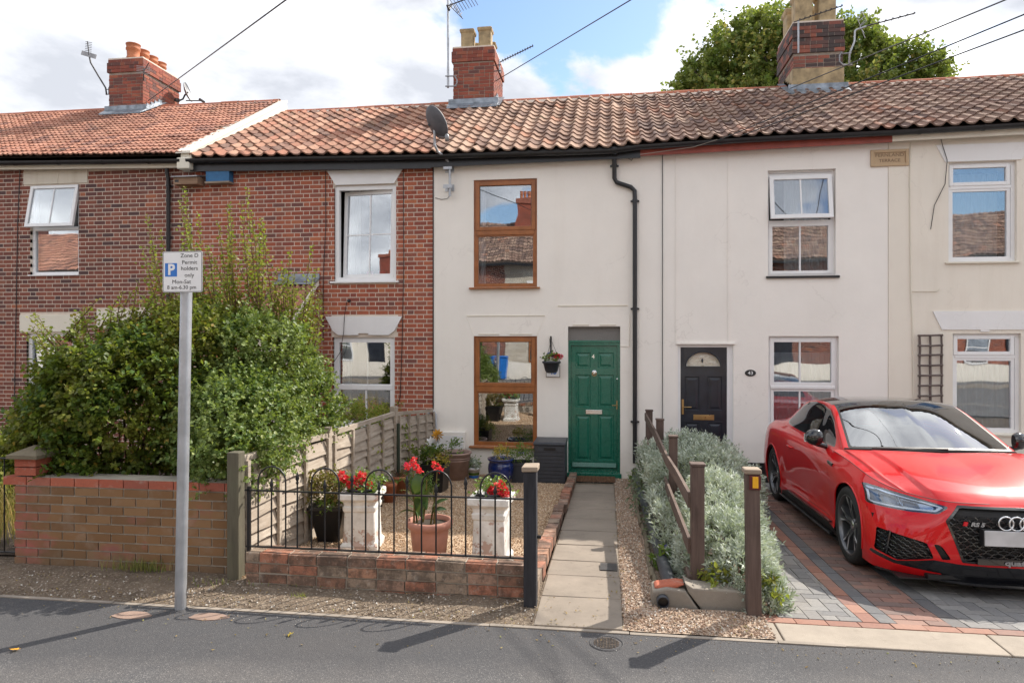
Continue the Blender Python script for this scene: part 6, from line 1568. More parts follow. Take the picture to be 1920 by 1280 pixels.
xp = at(994, 1000, 4.82).x; zt2 = 1.0
MB().box(xp - .046, xp + .046, 4.80, 4.90, -.06, at(994, 884, 4.82).z).build('post', M['blackpost'], gp, bevel=.007)
zc0 = at(994, 884, 4.82).z
MB().add([(xp - .058, 4.79, zc0), (xp + .056, 4.79, zc0 + .004), (xp + .058, 4.91, zc0 + .004), (xp - .056, 4.91, zc0), (xp - .06, 4.785, zc0 + .038), (xp + .058, 4.785, zc0 + .04), (xp + .06, 4.915, zc0 + .05), (xp - .05, 4.915, zc0 + .045)], [(0, 3, 2, 1), (4, 5, 6, 7), (0, 1, 5, 4), (1, 2, 6, 5), (2, 3, 7, 6), (3, 0, 4, 7)]).build('post_cap', M['palepost'], gp, bevel=.008)
MB().box(xp + .046, xp + .075, 4.84, 4.86, .475, .495).build('gate_latch', M['iron'], gp)
xl_ = bx0 - .03; MB().box(bx0 - .012, bx0 + .012, RYY - .012, RYY + .012, zt_ - .01, zr1 + .03).build('end_post', M['iron'], rl)

# ================================================================== SIGN POST
sp = thing('parking_sign', 'white parking permit sign with blue P on a grey steel post', 'sign', (-2.98, 4.41, 0))
b = gat(338, 1143); pb = Vector((b.x, b.y, -.05)); ptp = at(349.5, 540, b.y)
MB().tube([pb, pb.lerp(ptp, .5), ptp], .0385, 24).build('post', M['galv'], sp)
MB().lathe([(.06, 0), (.052, .006), (.042, .012)], (b.x, b.y, 0), 20).build('post_collar', M['asphalt'], sp)
SY = b.y - .055
q = rect(305, 379.5, 471, 548, SY); cx_ = (q[0] + q[1]) / 2; cz_ = (q[2] + q[3]) / 2; Wd, Hd = q[1] - q[0], q[3] - q[2]
def rrect(w_, h_, r_, n=5):
    o = []
    for (sx, sz, a0) in ((1, -1, -PI / 2), (1, 1, 0), (-1, 1, PI / 2), (-1, -1, PI)):
        for a in np.linspace(a0, a0 + PI / 2, n): o.append((sx * (w_ / 2 - r_) + r_ * math.cos(a), sz * (h_ / 2 - r_) + r_ * math.sin(a)))
    return o
def plate(w_, h_, r_, y0, y1, mat, name, dx=0, dz=0):
    m_ = MB(); m_.prism([(cx_ + dx + a, cz_ + dz + c) for a, c in rrect(w_, h_, r_)], y0, y1); return m_.build(name, mat, sp)
plate(Wd, Hd, .012, SY, SY + .004, M['alu'], 'sign_back'); plate(Wd - .003, Hd - .003, .012, SY - .0008, SY + .001, M['signwhite'], 'sign_plate')
# thin black border
m_ = MB(); o1 = rrect(Wd - .008, Hd - .008, .010); o2 = rrect(Wd - .014, Hd - .014, .008); n = len(o1)
m_.add([(cx_ + a, SY - .0012, cz_ + c) for a, c in o1] + [(cx_ + a, SY - .0012, cz_ + c) for a, c in o2], [(i, (i + 1) % n, (i + 1) % n + n, i + n) for i in range(n)]); m_.build('sign_border', M['signblack'], sp)
def SX(zx): return q[0] + (zx - 976) / (1216 - 976) * Wd
def SZ(zy): return q[3] - (zy - 226) / (470 - 226) * Hd
m_ = MB(); m_.box(SX(991), SX(1064), SY - .0016, SY - .0006, SZ(376), SZ(296)); m_.build('blue_panel', M['signblue'], sp)
def st(body, zx, zy, size, mat='signblack', align='CENTER', bold=.0008, yy=.0018, sx=1.0): txt(body, size, M[mat], sp, Vector((SX(zx), SY - yy, SZ(zy))), 'lettering', .0003, align, bold=bold, sx=sx)
u_ = Hd / 244.0
st('P', 1029, 337, 88 * u_, 'signwhite', bold=.0035, yy=.0024)
for s_, zx, zy in (('Zone D', 1139, 253), ('Permit', 1139, 293), ('holders', 1139, 329), ('only', 1138, 369), ('Mon-Sat', 1091, 408)): st(s_, zx, zy, 33 * u_, bold=0, sx=1.10)
st('8 am-6.30 pm', 1092, 441, 32 * u_, bold=0, sx=1.06)
for px_, py_ in ((.5, .5),):
    MB().tube([(cx_ + .02, SY + .004, cz_), (cx_ + .02, SY + .03, cz_)], .012, 8).build('sign_clip', M['alu'], sp)
MB().box(b.x - .05 + .02, b.x + .07, SY + .004, b.y, cz_ - .02, cz_ + .02).build('sign_clip', M['alu'], sp)

# ================================================================== POTS AND PLANTERS
def ppos(px, Y): return at(px, HOR, Y).x
def blob_plant(parent, c, r, N, ls, mat, name='foliage', lv=LEAF_V, lf=LEAF_F, up=.5, lo=.3, zmin=None, L=.10, nl=6):
    d = unit(rng.normal(size=(N, 3)) + np.array([0, 0, up])); k = rng.uniform(lo, 1, N)[:, None]; P = np.array(c) + d * np.array(r) * k
    pos, ld = twig_leaves(P, unit(d + [0, 0, .3]), np.full(N, L), nl); 
    if zmin is not None: kk = pos[:, 2] > zmin; pos, ld = pos[kk], ld[kk]
    ax, ay, az = leaves_on(pos, ld, rng.uniform(ls * .6, ls * 1.2, len(pos)), .4); V, Fc, r_ = scatter(lv, lf, pos, ax, ay, az); return obj_np(name, V, Fc, mat, parent, r_)
def stems(parent, c, tips, mat='twig', r=.004, name='stem'):
    mb = MB()
    for t in tips: mb.tube([c, Vector(c).lerp(Vector(t), .55) + Vector((U(-.01, .01), U(-.01, .01), .01)), t], [r * 1.4, r * 1.1, r * .8], 5, cap=False)
    return mb.build(name, M[mat], parent, fixn=False)
def flowerhead(parent, c, r, N, mat='petal', ps=.024):
    d = unit(rng.normal(size=(N, 3)) + np.array([0, -.2, .3])); P = np.array(c) + d * r * rng.uniform(.5, 1, N)[:, None]; ax, ay, az = leaves_on(P, d, rng.uniform(ps * .7, ps * 1.2, N), .7, .2)
    V, Fc, r_ = scatter(ROUND_V * np.array([1.3, 1, 1]), ROUND_F, P, ax, ay, az); return obj_np('flower_head', V, Fc, M[mat], parent, r_)
# white chimney-pot planters
def white_planter(px0, px1, top, Y, lab, flaky_, rot=0.0):
    x0, x1 = ppos(px0, Y), ppos(px1, Y); w_ = (x1 - x0); cx = (x0 + x1) / 2; zt_ = at((px0 + px1) / 2, top, Y).z; g_ = gz(Y + w_ / 2); H_ = zt_ - g_ ; r = w_ / 2 / (math.cos(rot) + math.sin(abs(rot)) if rot else 1)
    cy = Y + w_ / 2; o = thing('chimney_pot_planter', lab, 'planter', (cx, cy, g_), 'white chimney pot planters')
    prof = [(r * .93, 0), (r * .93, H_ * .10), (r * .80, H_ * .16), (r * .74, H_ * .66), (r * .80, H_ * .69), (r * .82, H_ * .75), (r * .76, H_ * .78), (r * .80, H_ * .84), (r * 1.0, H_ * .90), (r * 1.0, H_ * .985), (r * .96, H_), (r * .74, H_), (r * .70, H_ * .8)]
    MB().squarelathe(prof, (cx, cy, g_), rot, .07).build('planter_body', M['white_old'], o, bevel=.006)
    MB().squarelathe([(.001, 0), (r * .73, 0)], (cx, cy, zt_ - .04), rot).build('compost', M['soil'], o)
    MB().lathe([(.001, 0), (r * .62, 0), (r * .70, .06), (r * .73, .06), (r * .73, .05)], (cx, cy, zt_ - .035), 20).build('inner_pot', M['greyplastic'], o)
    return o, cx, cy, zt_, r
o, cx, cy, z, r = white_planter(624, 706, 927, 6.02, 'white flaking chimney pot planter nearer the fence, with spreading red geraniums', True, .12)
blob_plant(o, (cx, cy, z + .03), (.19, .15, .07), 100, .030, M['leaf_mid'], lv=ROUND_V, lf=ROUND_F, zmin=z - .03)
for (px, py, rr_) in ((640, 892, .030), (650, 898, .028), (672, 900, .045), (680, 893, .035), (655, 908, .02), (672, 921, .026), (692, 908, .02)):
    p = at(px, py, cy - .05 + U(-.08, .06)); flowerhead(o, p, rr_ * 1.15, 80); stems(o, (cx + U(-.03, .03), cy, z), [p], 'leaf_mid', .003)
o, cx, cy, z, r = white_planter(874, 956, 936, 5.72, 'white chimney pot planter beside the gate post, with one round coral geranium', False, -.05)
blob_plant(o, (cx, cy, z + .01), (.13, .11, .06), 70, .028, M['leaf_mid'], lv=ROUND_V, lf=ROUND_F, zmin=z - .03)
for (px, py, rr_) in ((936, 916, .062), (922, 921, .03), (946, 924, .04)): flowerhead(o, at(px, py, cy - .06), rr_, 130)
# black tapered planter with bronze foliage
Y = 6.22; o = thing('black_planter', 'tall black tapered planter with bronze leaved plant by the fence', 'planter', (ppos(606, Y), Y + .12, gz(Y)))
x = ppos(608, Y); g_ = gz(Y); zt_ = at(606, 951, Y).z; MB().squarelathe([(.095, 0), (.165, zt_ - g_ - .03), (.18, zt_ - g_ - .03), (.18, zt_ - g_), (.155, zt_ - g_), (.15, zt_ - g_ - .04)], (x, Y + .15, g_), .1).build('planter_body', M['iron'], o, bevel=.004)
MB().squarelathe([(.001, 0), (.155, 0)], (x, Y + .15, zt_ - .03), .1).build('compost', M['soil'], o)
blob_plant(o, (x - .02, Y + .12, zt_ + .10), (.24, .18, .18), 170, .045, M['leaf_olive'], zmin=zt_ - .04); blob_plant(o, (x, Y + .1, zt_ + .0), (.14, .1, .06), 40, .04, M['leaf_mid'], 'low_foliage')
stems(o, (x, Y + .15, zt_), [(x + U(-.2, .2), Y + .15 + U(-.1, .1), zt_ + U(.1, .25)) for _ in range(14)])
# terracotta tub with canna
Y = 5.50; x0, x1 = ppos(750, Y), ppos(838, Y); r = (x1 - x0) / 2; cx = (x0 + x1) / 2; cy = Y + r; g_ = gz(cy); zt_ = at(794, 975, cy - r * .2).z; H_ = zt_ - g_
cn = thing('terracotta_tub', 'big terracotta tub holding a tall red flowered canna behind the railing', 'plant pot', (cx, cy, g_))
MB().lathe([(.001, 0), (r * .66, 0), (r * .80, H_ * .70), (r * .82, H_ * .80), (r * .90, H_ * .83), (r * 1.0, H_ * .90), (r * 1.0, H_ * .97), (r * .94, H_), (r * .86, H_), (r * .82, H_ * .9)], (cx, cy, g_), 36).build('pot', M['terrapink'], cn)
MB().lathe([(.001, H_ * .90), (r * .84, H_ * .90)], (cx, cy, g_), 24).build('compost', M['soil'], cn)
def canna_leaf(base, tip, wd, droop=.06, twist=0):
    base = Vector(base); tip = Vector(tip); n = 9; L_ = (tip - base).length; d = (tip - base).normalized(); s_ = d.cross(Vector((0, 0, 1)))
    if s_.length < .2: s_ = d.cross(Vector((0, 1, 0)))
    s_.normalize(); s_ = (Matrix.Rotation(twist, 3, d) @ s_); nn = s_.cross(d); rows = []
    for i in range(n + 1):
        t = i / n; c_ = base.lerp(tip, t) + nn * (droop * math.sin(PI * t) * (1 if nn.z > 0 else -1)); w_ = wd * (math.sin(PI * min(t * .93 + .06, 1)) ** .8) * (1 if t < 1 else .05)
        rows.append([c_ - s_ * w_ + nn * .16 * w_, c_ - s_ * w_ * .5, c_, c_ + s_ * w_ * .5, c_ + s_ * w_ + nn * .16 * w_])
    MB().grid(rows).build('leaf', M['canna'], cn, fixn=False)
def cp(px, py, dy=0): return at(px, py, cy + dy)
zc_ = zt_ - .04
sb = [cp(776, 985), cp(783, 985, .03), cp(807, 985, -.02), cp(792, 985, .05), cp(814, 985, .02)]
for a, b_ in ((sb[0], cp(774, 872)), (sb[2], cp(820, 880)), (sb[1], cp(768, 905)), (sb[3], cp(800, 900)), (sb[4], cp(812, 915))): MB().tube([a, a.lerp(b_, .5) + Vector((.01, 0, 0)), b_], [.009, .007, .004], 8).build('stem', M['leaf_olive'], cn)
for (bx, by, tx, ty, w_, tw, dy) in ((772, 935, 748, 918, .030, .3, -.03), (775, 940, 752, 938, .022, .4, -.08), (780, 930, 783, 885, .045, .2, .02), (778, 960, 742, 968, .030, .5, -.12), (784, 950, 800, 905, .030, .6, .05), (800, 955, 806, 912, .034, .2, -.05), (806, 960, 841, 935, .032, .5, -.10), (808, 965, 838, 955, .030, .4, -.08), (812, 940, 826, 905, .028, .3, .0), (790, 968, 779, 930, .034, .9, -.06), (795, 972, 800, 938, .030, 1.2, -.09), (785, 972, 762, 945, .03, .2, .04)):
    canna_leaf(cp(bx, by, dy * .3), cp(tx, ty, dy), w_ * 1.15, .03, tw)
for px, py, rr_, N in ((775, 868, .024, 34), (765, 876, .017, 20), (781, 877, .026, 30), (787, 882, .018, 18), (762, 872, .016, 14), (777, 861, .016, 14)): flowerhead(cn, cp(px, py, U(-.03, .03)), rr_, N, 'petal' if px != 762 else 'petal_pink', .022)
for px, py, rr_, N in ((819, 874, .028, 34), (826, 882, .018, 18), (813, 870, .014, 12)): flowerhead(cn, cp(px, py, .02), rr_, N, 'petal', .021)
# plain terracotta pots
def tpot(px0, px1, top, Y, lab, mat='terracotta', cat='plant pot', grp=None, rim=True, taper=.72, name='terracotta_pot', zb=None, bot=None):
    x0, x1 = ppos(px0, Y), ppos(px1, Y); r = (x1 - x0) / 2; cx = (x0 + x1) / 2; cy = Y + r; g_ = gz(cy) + .015; zt_ = at((px0 + px1) / 2, top, Y + r).z; H_ = zt_ - g_
    o = thing(name, lab, cat, (cx, cy, g_), grp)
    prof = [(.001, 0), (r * taper, 0), (r * .93, H_ * .78), (r * 1.0, H_ * .78), (r * 1.0, H_), (r * .92, H_), (r * .88, H_ * .85)] if rim else [(.001, 0), (r * taper, 0), (r * .96, H_ * .93), (r * 1.02, H_ * .94), (r * 1.02, H_), (r * .94, H_), (r * .9, H_ * .88)]
    MB().lathe(prof, (cx, cy, g_), 30).build('pot', M[mat], o); MB().lathe([(.001, H_ * .88), (r * .9, H_ * .88)], (cx, cy, g_), 20).build('compost', M['soil'], o); return o, cx, cy, zt_, r
o, cx, cy, z, r = tpot(713, 740, 903, 8.35, 'nearer orange terracotta pot by the fence with small green shoots'); blob_plant(o, (cx, cy, z), (.06, .05, .06), 16, .045, M['leaf_mid'], zmin=z - .02)
o, cx, cy, z, r = tpot(728, 759, 891, 8.85, 'farther orange terracotta pot by the fence with dry brown stems'); stems(o, (cx, cy, z - .03), [(cx + U(-.1, .1), cy + U(-.08, .08), z + U(.02, .10)) for _ in range(26)], 'twig', .0025); blob_plant(o, (cx, cy, z), (.09, .08, .06), 20, .03, M['leaf_olive'], zmin=z - .02)
# dark spade shaped ornament on a stake
Y = 8.0; o = thing('metal_ornament', 'dark iron squirrel shaped garden ornament standing among the pots', 'ornament', (ppos(711, Y), Y, gz(Y)))
pts = [(706, 950), (716, 950), (716, 930), (719, 917), (718, 907), (712, 905), (709, 910), (708, 917), (704, 925), (703, 940)]
MB().prism([(at(a, b_, Y).x, at(a, b_, Y).z) for a, b_ in pts], Y, Y + .012).build('silhouette', M['iron'], o); MB().tube([(ppos(711, Y), Y + .006, gz(Y)), (ppos(711, Y), Y + .006, at(711, 945, Y).z)], .005, 6).build('spike', M['iron'], o)
# dark bowl of shrubs near the fence
def boxpot(px0, px1, top, Y, lab, mat, depth, name, taper=.85, cat='planter'):
    x0, x1 = ppos(px0, Y), ppos(px1, Y); g_ = gz(Y + depth / 2) + .012; zt_ = at((px0 + px1) / 2, top, Y).z; H_ = zt_ - g_; cx = (x0 + x1) / 2; cy = Y + depth / 2; hw = (x1 - x0) / 2; hd = depth / 2
    o = thing(name, lab, cat, (cx, cy, g_)); m_ = MB()
    def ring(k, z): return [(cx - hw * k, cy - hd * k, g_ + z), (cx + hw * k, cy - hd * k, g_ + z), (cx + hw * k, cy + hd * k, g_ + z), (cx - hw * k, cy + hd * k, g_ + z)]
    rs = [ring(taper, 0), ring(.96, H_ * .86), ring(1.0, H_ * .86), ring(1.0, H_), ring(.92, H_), ring(.88, H_ * .8)]
    vs = [p for r_ in rs for p in r_]; m_.add(vs, [(i * 4 + k, i * 4 + (k + 1) % 4, (i + 1) * 4 + (k + 1) % 4, (i + 1) * 4 + k) for i in range(5) for k in range(4)]); m_.add(rs[0], [(0, 1, 2, 3)]); m_.build('pot', M[mat], o, bevel=.006)
    MB().add(ring(.89, H_ * .84), [(0, 1, 2, 3)]).build('compost', M['soil'], o); return o, cx, cy, zt_, hw
o, cx, cy, z, r = boxpot(785, 832, 872, 9.25, 'black square planter with dark green shrub beside the wooden fence', 'iron', .42, 'black_planter')
blob_plant(o, (cx - .05, cy, z + .06), (.24, .2, .14), 150, .036, M['leaf'], lv=ROUND_V, lf=ROUND_F, zmin=z - .05, L=.08); blob_plant(o, (cx + .10, cy - .1, z + .03), (.12, .12, .08), 60, .025, M['leaf_yellow'], 'pale_foliage', zmin=z - .04, L=.05)
o2 = thing('green_bush', 'light green low bush between canna and black square planter', 'plant', (ppos(785, 8.6), 8.7, gz(8.7)))
blob_plant(o2, (ppos(782, 8.6), 8.7, gz(8.7) + .16), (.20, .16, .16), 170, .03, M['leaf_mid'], zmin=gz(8.7)); stems(o2, (ppos(782, 8.6), 8.7, gz(8.7)), [(ppos(782, 8.6) + U(-.15, .15), 8.7 + U(-.1, .1), gz(8.7) + U(.1, .25)) for _ in range(12)])
# large pale tub
x0, x1 = ppos(816, 9.3), ppos(877, 9.3)
o, cx, cy, z, r = tpot(816, 877, 846, 10.3, 'large pale pink ribbed tub with a small spiky plant against the cream wall', 'palepot', rim=False, taper=.74, name='pale_tub')
m_ = MB()
for k in (.80, .72): hh = (z - gz(cy) - .015) * k; m_.lathe([(r * (.74 + .24 * k) + .001, hh - .006), (r * (.74 + .24 * k) + .008, hh), (r * (.74 + .24 * k) + .004, hh + .01)], (cx, cy, gz(cy) + .015), 30)
m_.build('rib', M['palepot'], o); blob_plant(o, (cx + .02, cy, z + .04), (.08, .08, .10), 26, .06, M['leaf_mid'], lv=NAR_V * np.array([2, 1, 1]), lf=NAR_F, zmin=z - .04)
# pinwheel flowers
o = thing('garden_pinwheel', 'white and yellow pinwheel flowers on stakes by the end of the fence', 'ornament', (ppos(820, 10.0), 10.0, gz(10.0)))
for px, py, rad, mt_, mn in ((821, 815, .10, 'petal_orange', 'yellow_pinwheel'), (811, 830, .11, 'signwhite', 'white_pinwheel'), (824, 839, .10, 'net', 'pale_pinwheel')):
    c = at(px, py, 10.0); m_ = MB()
    for k in range(10):
        a = 2 * PI * k / 10; d = Vector((math.cos(a), 0, math.sin(a))); s_ = Vector((-math.sin(a), 0, math.cos(a))); m_.add([c, c + d * rad * .6 + s_ * rad * .22 + Vector((0, -.03, 0)), c + d * rad, c + d * rad * .5 - s_ * rad * .12 + Vector((0, .015, 0))], [(0, 1, 2), (0, 2, 3)])
    m_.build(mn, M[mt_], o, fixn=False); MB().tube([c, (c.x, 10.02, gz(10.0))], .006, 6).build('stake', M['greyplastic'], o)
# small painted pot
o, cx, cy, z, r = tpot(874, 898, 875, 10.6, 'tiny white pot with green and blue band and a rosette plant', 'signwhite', rim=True, taper=.7, name='painted_pot')
H_ = z - gz(cy) - .015; m_ = MB(); m_.lathe([(r * (.70 + .27 * .12) + .002, H_ * .1), (r * (.70 + .27 * .32) + .003, H_ * .3)], (cx, cy, gz(cy) + .015), 24); m_.build('blue_band', M['signblue'], o); m_ = MB(); m_.lathe([(r * (.70 + .23 * .42) + .003, H_ * .34), (r * (.70 + .25 * .6) + .004, H_ * .56)], (cx, cy, gz(cy) + .015), 24); m_.build('green_band', M['leaf_mid'], o)
blob_plant(o, (cx, cy, z + .03), (.12, .10, .06), 46, .035, M['leaf_silver'], lv=ROUND_V, lf=ROUND_F, zmin=z - .02, L=.05); blob_plant(o, (cx, cy, z + .02), (.11, .09, .05), 30, .04, M['leaf_mid'], 'green_foliage', zmin=z - .02)
# blue glazed pot
Y = 10.05; x0, x1 = ppos(910, Y), ppos(960, Y); r = (x1 - x0) / 2; cx = (x0 + x1) / 2; cy = Y + r; g_ = gz(cy) + .012; zt_ = at(935, 858, cy).z; H_ = zt_ - g_
o = thing('blue_pot', 'round dark blue glazed pot with yellowish plant under the brown window', 'plant pot', (cx, cy, g_))
MB().lathe([(.001, 0), (r * .62, 0), (r * .72, H_ * .10), (r * .92, H_ * .40), (r * .98, H_ * .60), (r * .93, H_ * .78), (r * .86, H_ * .84), (r * .90, H_ * .90), (r * 1.0, H_ * .94), (r * 1.0, H_), (r * .88, H_), (r * .84, H_ * .86)], (cx, cy, g_), 36).build('pot', M['bluepot'], o)
MB().lathe([(.001, H_ * .88), (r * .87, H_ * .88)], (cx, cy, g_), 20).build('compost', M['soil'], o)
blob_plant(o, (cx + .01, cy, zt_ + .05), (.10, .08, .10), 40, .04, M['leaf_yellow'], zmin=zt_ - .03, L=.07); blob_plant(o, (cx + .06, cy, zt_ + .03), (.10, .08, .07), 30, .03, M['leaf_mid'], 'green_foliage', zmin=zt_ - .03)
o, cx, cy, z, r = boxpot(956, 993, 868, 10.35, 'dark grey trough with a green leafy plant between blue pot and storage box', 'greyplastic', .34, 'grey_trough')
blob_plant(o, (cx, cy, z + .05), (.16, .12, .12), 110, .05, M['leaf_mid'], lv=NAR_V * np.array([1.8, 1, 1]), lf=NAR_F, zmin=z - .03, L=.14)
for k in range(3): flowerhead(o, (cx - .02 + .03 * k, cy - .05, z + .14), .010, 8, 'petal_blue', .014)
# storage box
q = rect(1000, 1061, 829, 899, 10.45); sb_ = thing('storage_box', 'dark grey plastic storage box standing left of the green door', 'storage box', ((q[0] + q[1]) / 2, 10.7, gz(10.6)))
g_ = gz(10.6); zt_ = at(1030, 829, 10.42).z
MB().box(q[0] + .01, q[1] - .01, 10.45, 10.98, g_, zt_ - .055).build('box', M['greyplastic'], sb_, bevel=.012)
MB().prismx([(10.43, zt_ - .052), (11.0, zt_ - .052), (11.0, zt_ + .0), (10.46, zt_ - .006), (10.43, zt_ - .02)], q[0], q[1]).build('lid', M['greyplastic'], sb_, bevel=.008)
m_ = MB()
for k in range(9): z_ = g_ + .04 + k * (zt_ - g_ - .14) / 9; m_.box(q[0] + .02, q[1] - .02, 10.446, 10.452, z_, z_ + .004)
m_.build('groove', M['iron'], sb_); c_ = (q[0] + q[1]) / 2; MB().box(c_ - .09, c_ + .09, 10.442, 10.452, zt_ - .13, zt_ - .085).build('handle_recess', M['iron'], sb_, bevel=.004)
# basket flowers (basket itself hangs on the front)
bc = (at(1034, 690, FY - .24).x, FY - .24, at(1034, 676, FY - .24).z)
blob_plant(hb, (bc[0], bc[1], bc[2] + .03), (.13, .12, .06), 46, .04, M['leaf_mid'], lv=ROUND_V, lf=ROUND_F, zmin=bc[2] - .03, L=.06)
for px, py, r_, mt_ in ((1032, 668, .035, 'petal'), (1042, 671, .04, 'petal'), (1052, 668, .03, 'petal_pink'), (1040, 666, .026, 'petal_pink'), (1037, 667, .016, 'petal_blue'), (1030, 664, .014, 'petal_blue'), (1046, 668, .03, 'petal')): flowerhead(hb, at(px, py, FY - .28), r_, 34, mt_, .026)

# ================================================================== SILVER SHRUB AND BROWN FENCE
sv = thing('silver_shrub', 'sprawling silver grey leaved shrub growing over the brown wooden fence', 'shrub', (.95, 7.5, -.15))
E5 = [((1.03, 8.3, .03), (.66, 1.5, .62), 2.2), ((1.02, 6.7, .0), (.38, 1.1, .50), 1.6), ((.92, 5.65, .02), (.34, .55, .42), .9), ((.62, 8.6, -.02), (.42, 1.7, .46), 1.6), ((.58, 6.9, -.1), (.24, 1.1, .36), .8), ((1.00, 5.3, .1), (.20, .28, .22), .35), ((1.08, 5.25, -.02), (.16, .3, .20), .25)]
P, Nn = ell_points(E5, 5200, .86, 1.04, False, -.12)
k = (P[:, 0] > .44 + .0 * P[:, 1]); P, Nn = P[k], Nn[k]; N = len(P)
D = unit(Nn * .7 + np.array([0, -.05, .65]) + rng.normal(size=(N, 3)) * .3); nl = 13
t = rng.uniform(0, 1, (N, nl))[:, :, None]; Ls = rng.uniform(.07, .13, N)[:, None, None]; pos = P[:, None, :] + D[:, None, :] * t * Ls
a = rng.uniform(0, 2 * PI, (N, nl, 1)); s1_ = unit(np.cross(D, rng.normal(size=(N, 3))))[:, None, :]; s2_ = np.cross(D[:, None, :], s1_)
ld = D[:, None, :] * .75 + (s1_ * np.cos(a) + s2_ * np.sin(a)) * .75; pos = pos.reshape(-1, 3); ld = unit(ld.reshape(-1, 3))
ax, ay, az = leaves_on(pos, ld, rng.uniform(.035, .058, len(pos)), .12, .3); V, Fc, r_ = scatter(NAR_V * np.array([1.25, 1, 1]), NAR_F, pos, ax, ay, az)
cl = np.array([mnoise.noise(Vector(p * 3.0)) for p in P[:, :]]); cr_ = np.repeat(np.repeat(np.clip(.5 + cl * .9, 0, 1), nl), 2); obj_np('foliage', V, Fc, M['leaf_silver'], sv, np.clip(cr_ * .6 + r_ * .4, 0, .999))
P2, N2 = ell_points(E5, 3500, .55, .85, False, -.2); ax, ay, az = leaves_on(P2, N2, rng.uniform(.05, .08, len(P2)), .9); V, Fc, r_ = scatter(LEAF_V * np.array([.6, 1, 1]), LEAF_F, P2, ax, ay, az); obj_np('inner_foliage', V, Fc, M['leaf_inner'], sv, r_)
idx = rng.choice(N, 60); mb = MB()
for i in idx: p = Vector(P[i]); q = Vector((p.x * .6 + .38, p.y, gz(p.y))); mb.tube([q, q.lerp(p, .5) + Vector((U(-.03, .03), 0, .03)), p], [.010, .007, .003], 5, cap=False)
mb.build('branches', M['bark'], sv, fixn=False)
for (px, py, lab) in ((1243, 1045, 'green leafy weeds at the foot of the silver shrub by the drain pipe'), (1192, 882, 'broad leaved green weed between green door and silver shrub')):
    g_ = gat(px, py + 22); o = thing('weed', lab, 'weed', (g_.x, g_.y, g_.z)); blob_plant(o, (g_.x + .03, g_.y, g_.z + .08), (.11, .08, .07), 22, .07, M['leaf_mid'], zmin=g_.z, L=.05, nl=5)
    stems(o, (g_.x, g_.y, g_.z), [(g_.x + U(-.1, .1), g_.y + U(-.08, .08), g_.z + U(.05, .15)) for _ in range(8)], 'leaf_mid')
    if px > 1240: flowerhead(o, at(1247, 1026, g_.y), .016, 16, 'petal_blue', .02)
g_ = gat(1330, 1075); o = thing('weed', 'lime green leaves poking from under the silver shrub by the broken block', 'weed', (.80, 5.12, 0)); blob_plant(o, (.76, 5.10, .12), (.10, .06, .06), 20, .06, M['leaf_fresh'], zmin=.03); stems(o, (.78, 5.12, 0), [(.70, 5.1, .12), (.84, 5.1, .14)], 'leaf_mid')
o = thing('weed', 'yellow green leaves right of the reflector post beside the paving', 'weed', (1.14, 5.0, 0)); blob_plant(o, (1.10, 5.0, .12), (.06, .08, .10), 26, .05, M['leaf_fresh'], zmin=.02, L=.08); stems(o, (1.14, 5.0, 0), [(1.1, 4.98, .2), (1.2, 5, .2), (1.15, 5.05, .25)], 'leaf_mid')
# blocks at the foot of the bed
def rock(name, poly_px, Y0, Y1, mat, lab, cat='concrete block'):
    m_ = MB(); P_ = [at(a, b_, Y0) for a, b_ in poly_px]; P_ = [(p.x, max(p.z, -.04)) for p in P_]; m_.prism(P_, Y0, Y1); o = m_.build(name, mat, bevel=.012); tag(o, lab, cat); return o
rock('concrete_block', [(1224, 1108), (1222, 1130), (1226, 1154), (1262, 1160), (1316, 1152), (1286, 1108), (1250, 1103)], 4.93, 5.14, M['block'], 'broken grey concrete block pierced by the drain pipe mouth')
rock('concrete_block', [(1284, 1092), (1290, 1110), (1322, 1152), (1398, 1158), (1410, 1156), (1408, 1116), (1380, 1108), (1300, 1102)], 4.94, 5.12, M['block'], 'broken grey concrete block left of the reflector post')
rock('brick_shard', [(1226, 1102), (1240, 1108), (1262, 1106), (1285, 1096), (1270, 1094), (1232, 1098)], 4.97, 5.10, M['brick_garden'], 'broken red brick shard lying on the grey block over the pipe', 'brick')
pm = at(1243, 1146, 4.90); pm.z = .052; o = thing('pipe_mouth', 'round open end of the dark drain pipe in the concrete block', 'pipe', (pm.x, 4.92, 0))
m_ = MB(); m_.lathe([(.036, .0), (.043, .0), (.043, .05), (.036, .05)], (0, 0, 0), 24, M=Matrix.Translation((pm.x, 4.93, pm.z)) @ Matrix.Rotation(R(90), 4, 'X')); m_.build('pipe_end', M['greyplastic'], o); m_ = MB(); m_.lathe([(.001, .015), (.036, .015)], (0, 0, 0), 20, M=Matrix.Translation((pm.x, 4.93, pm.z)) @ Matrix.Rotation(R(90), 4, 'X')); m_.build('pipe_inside', M['iron'], o)
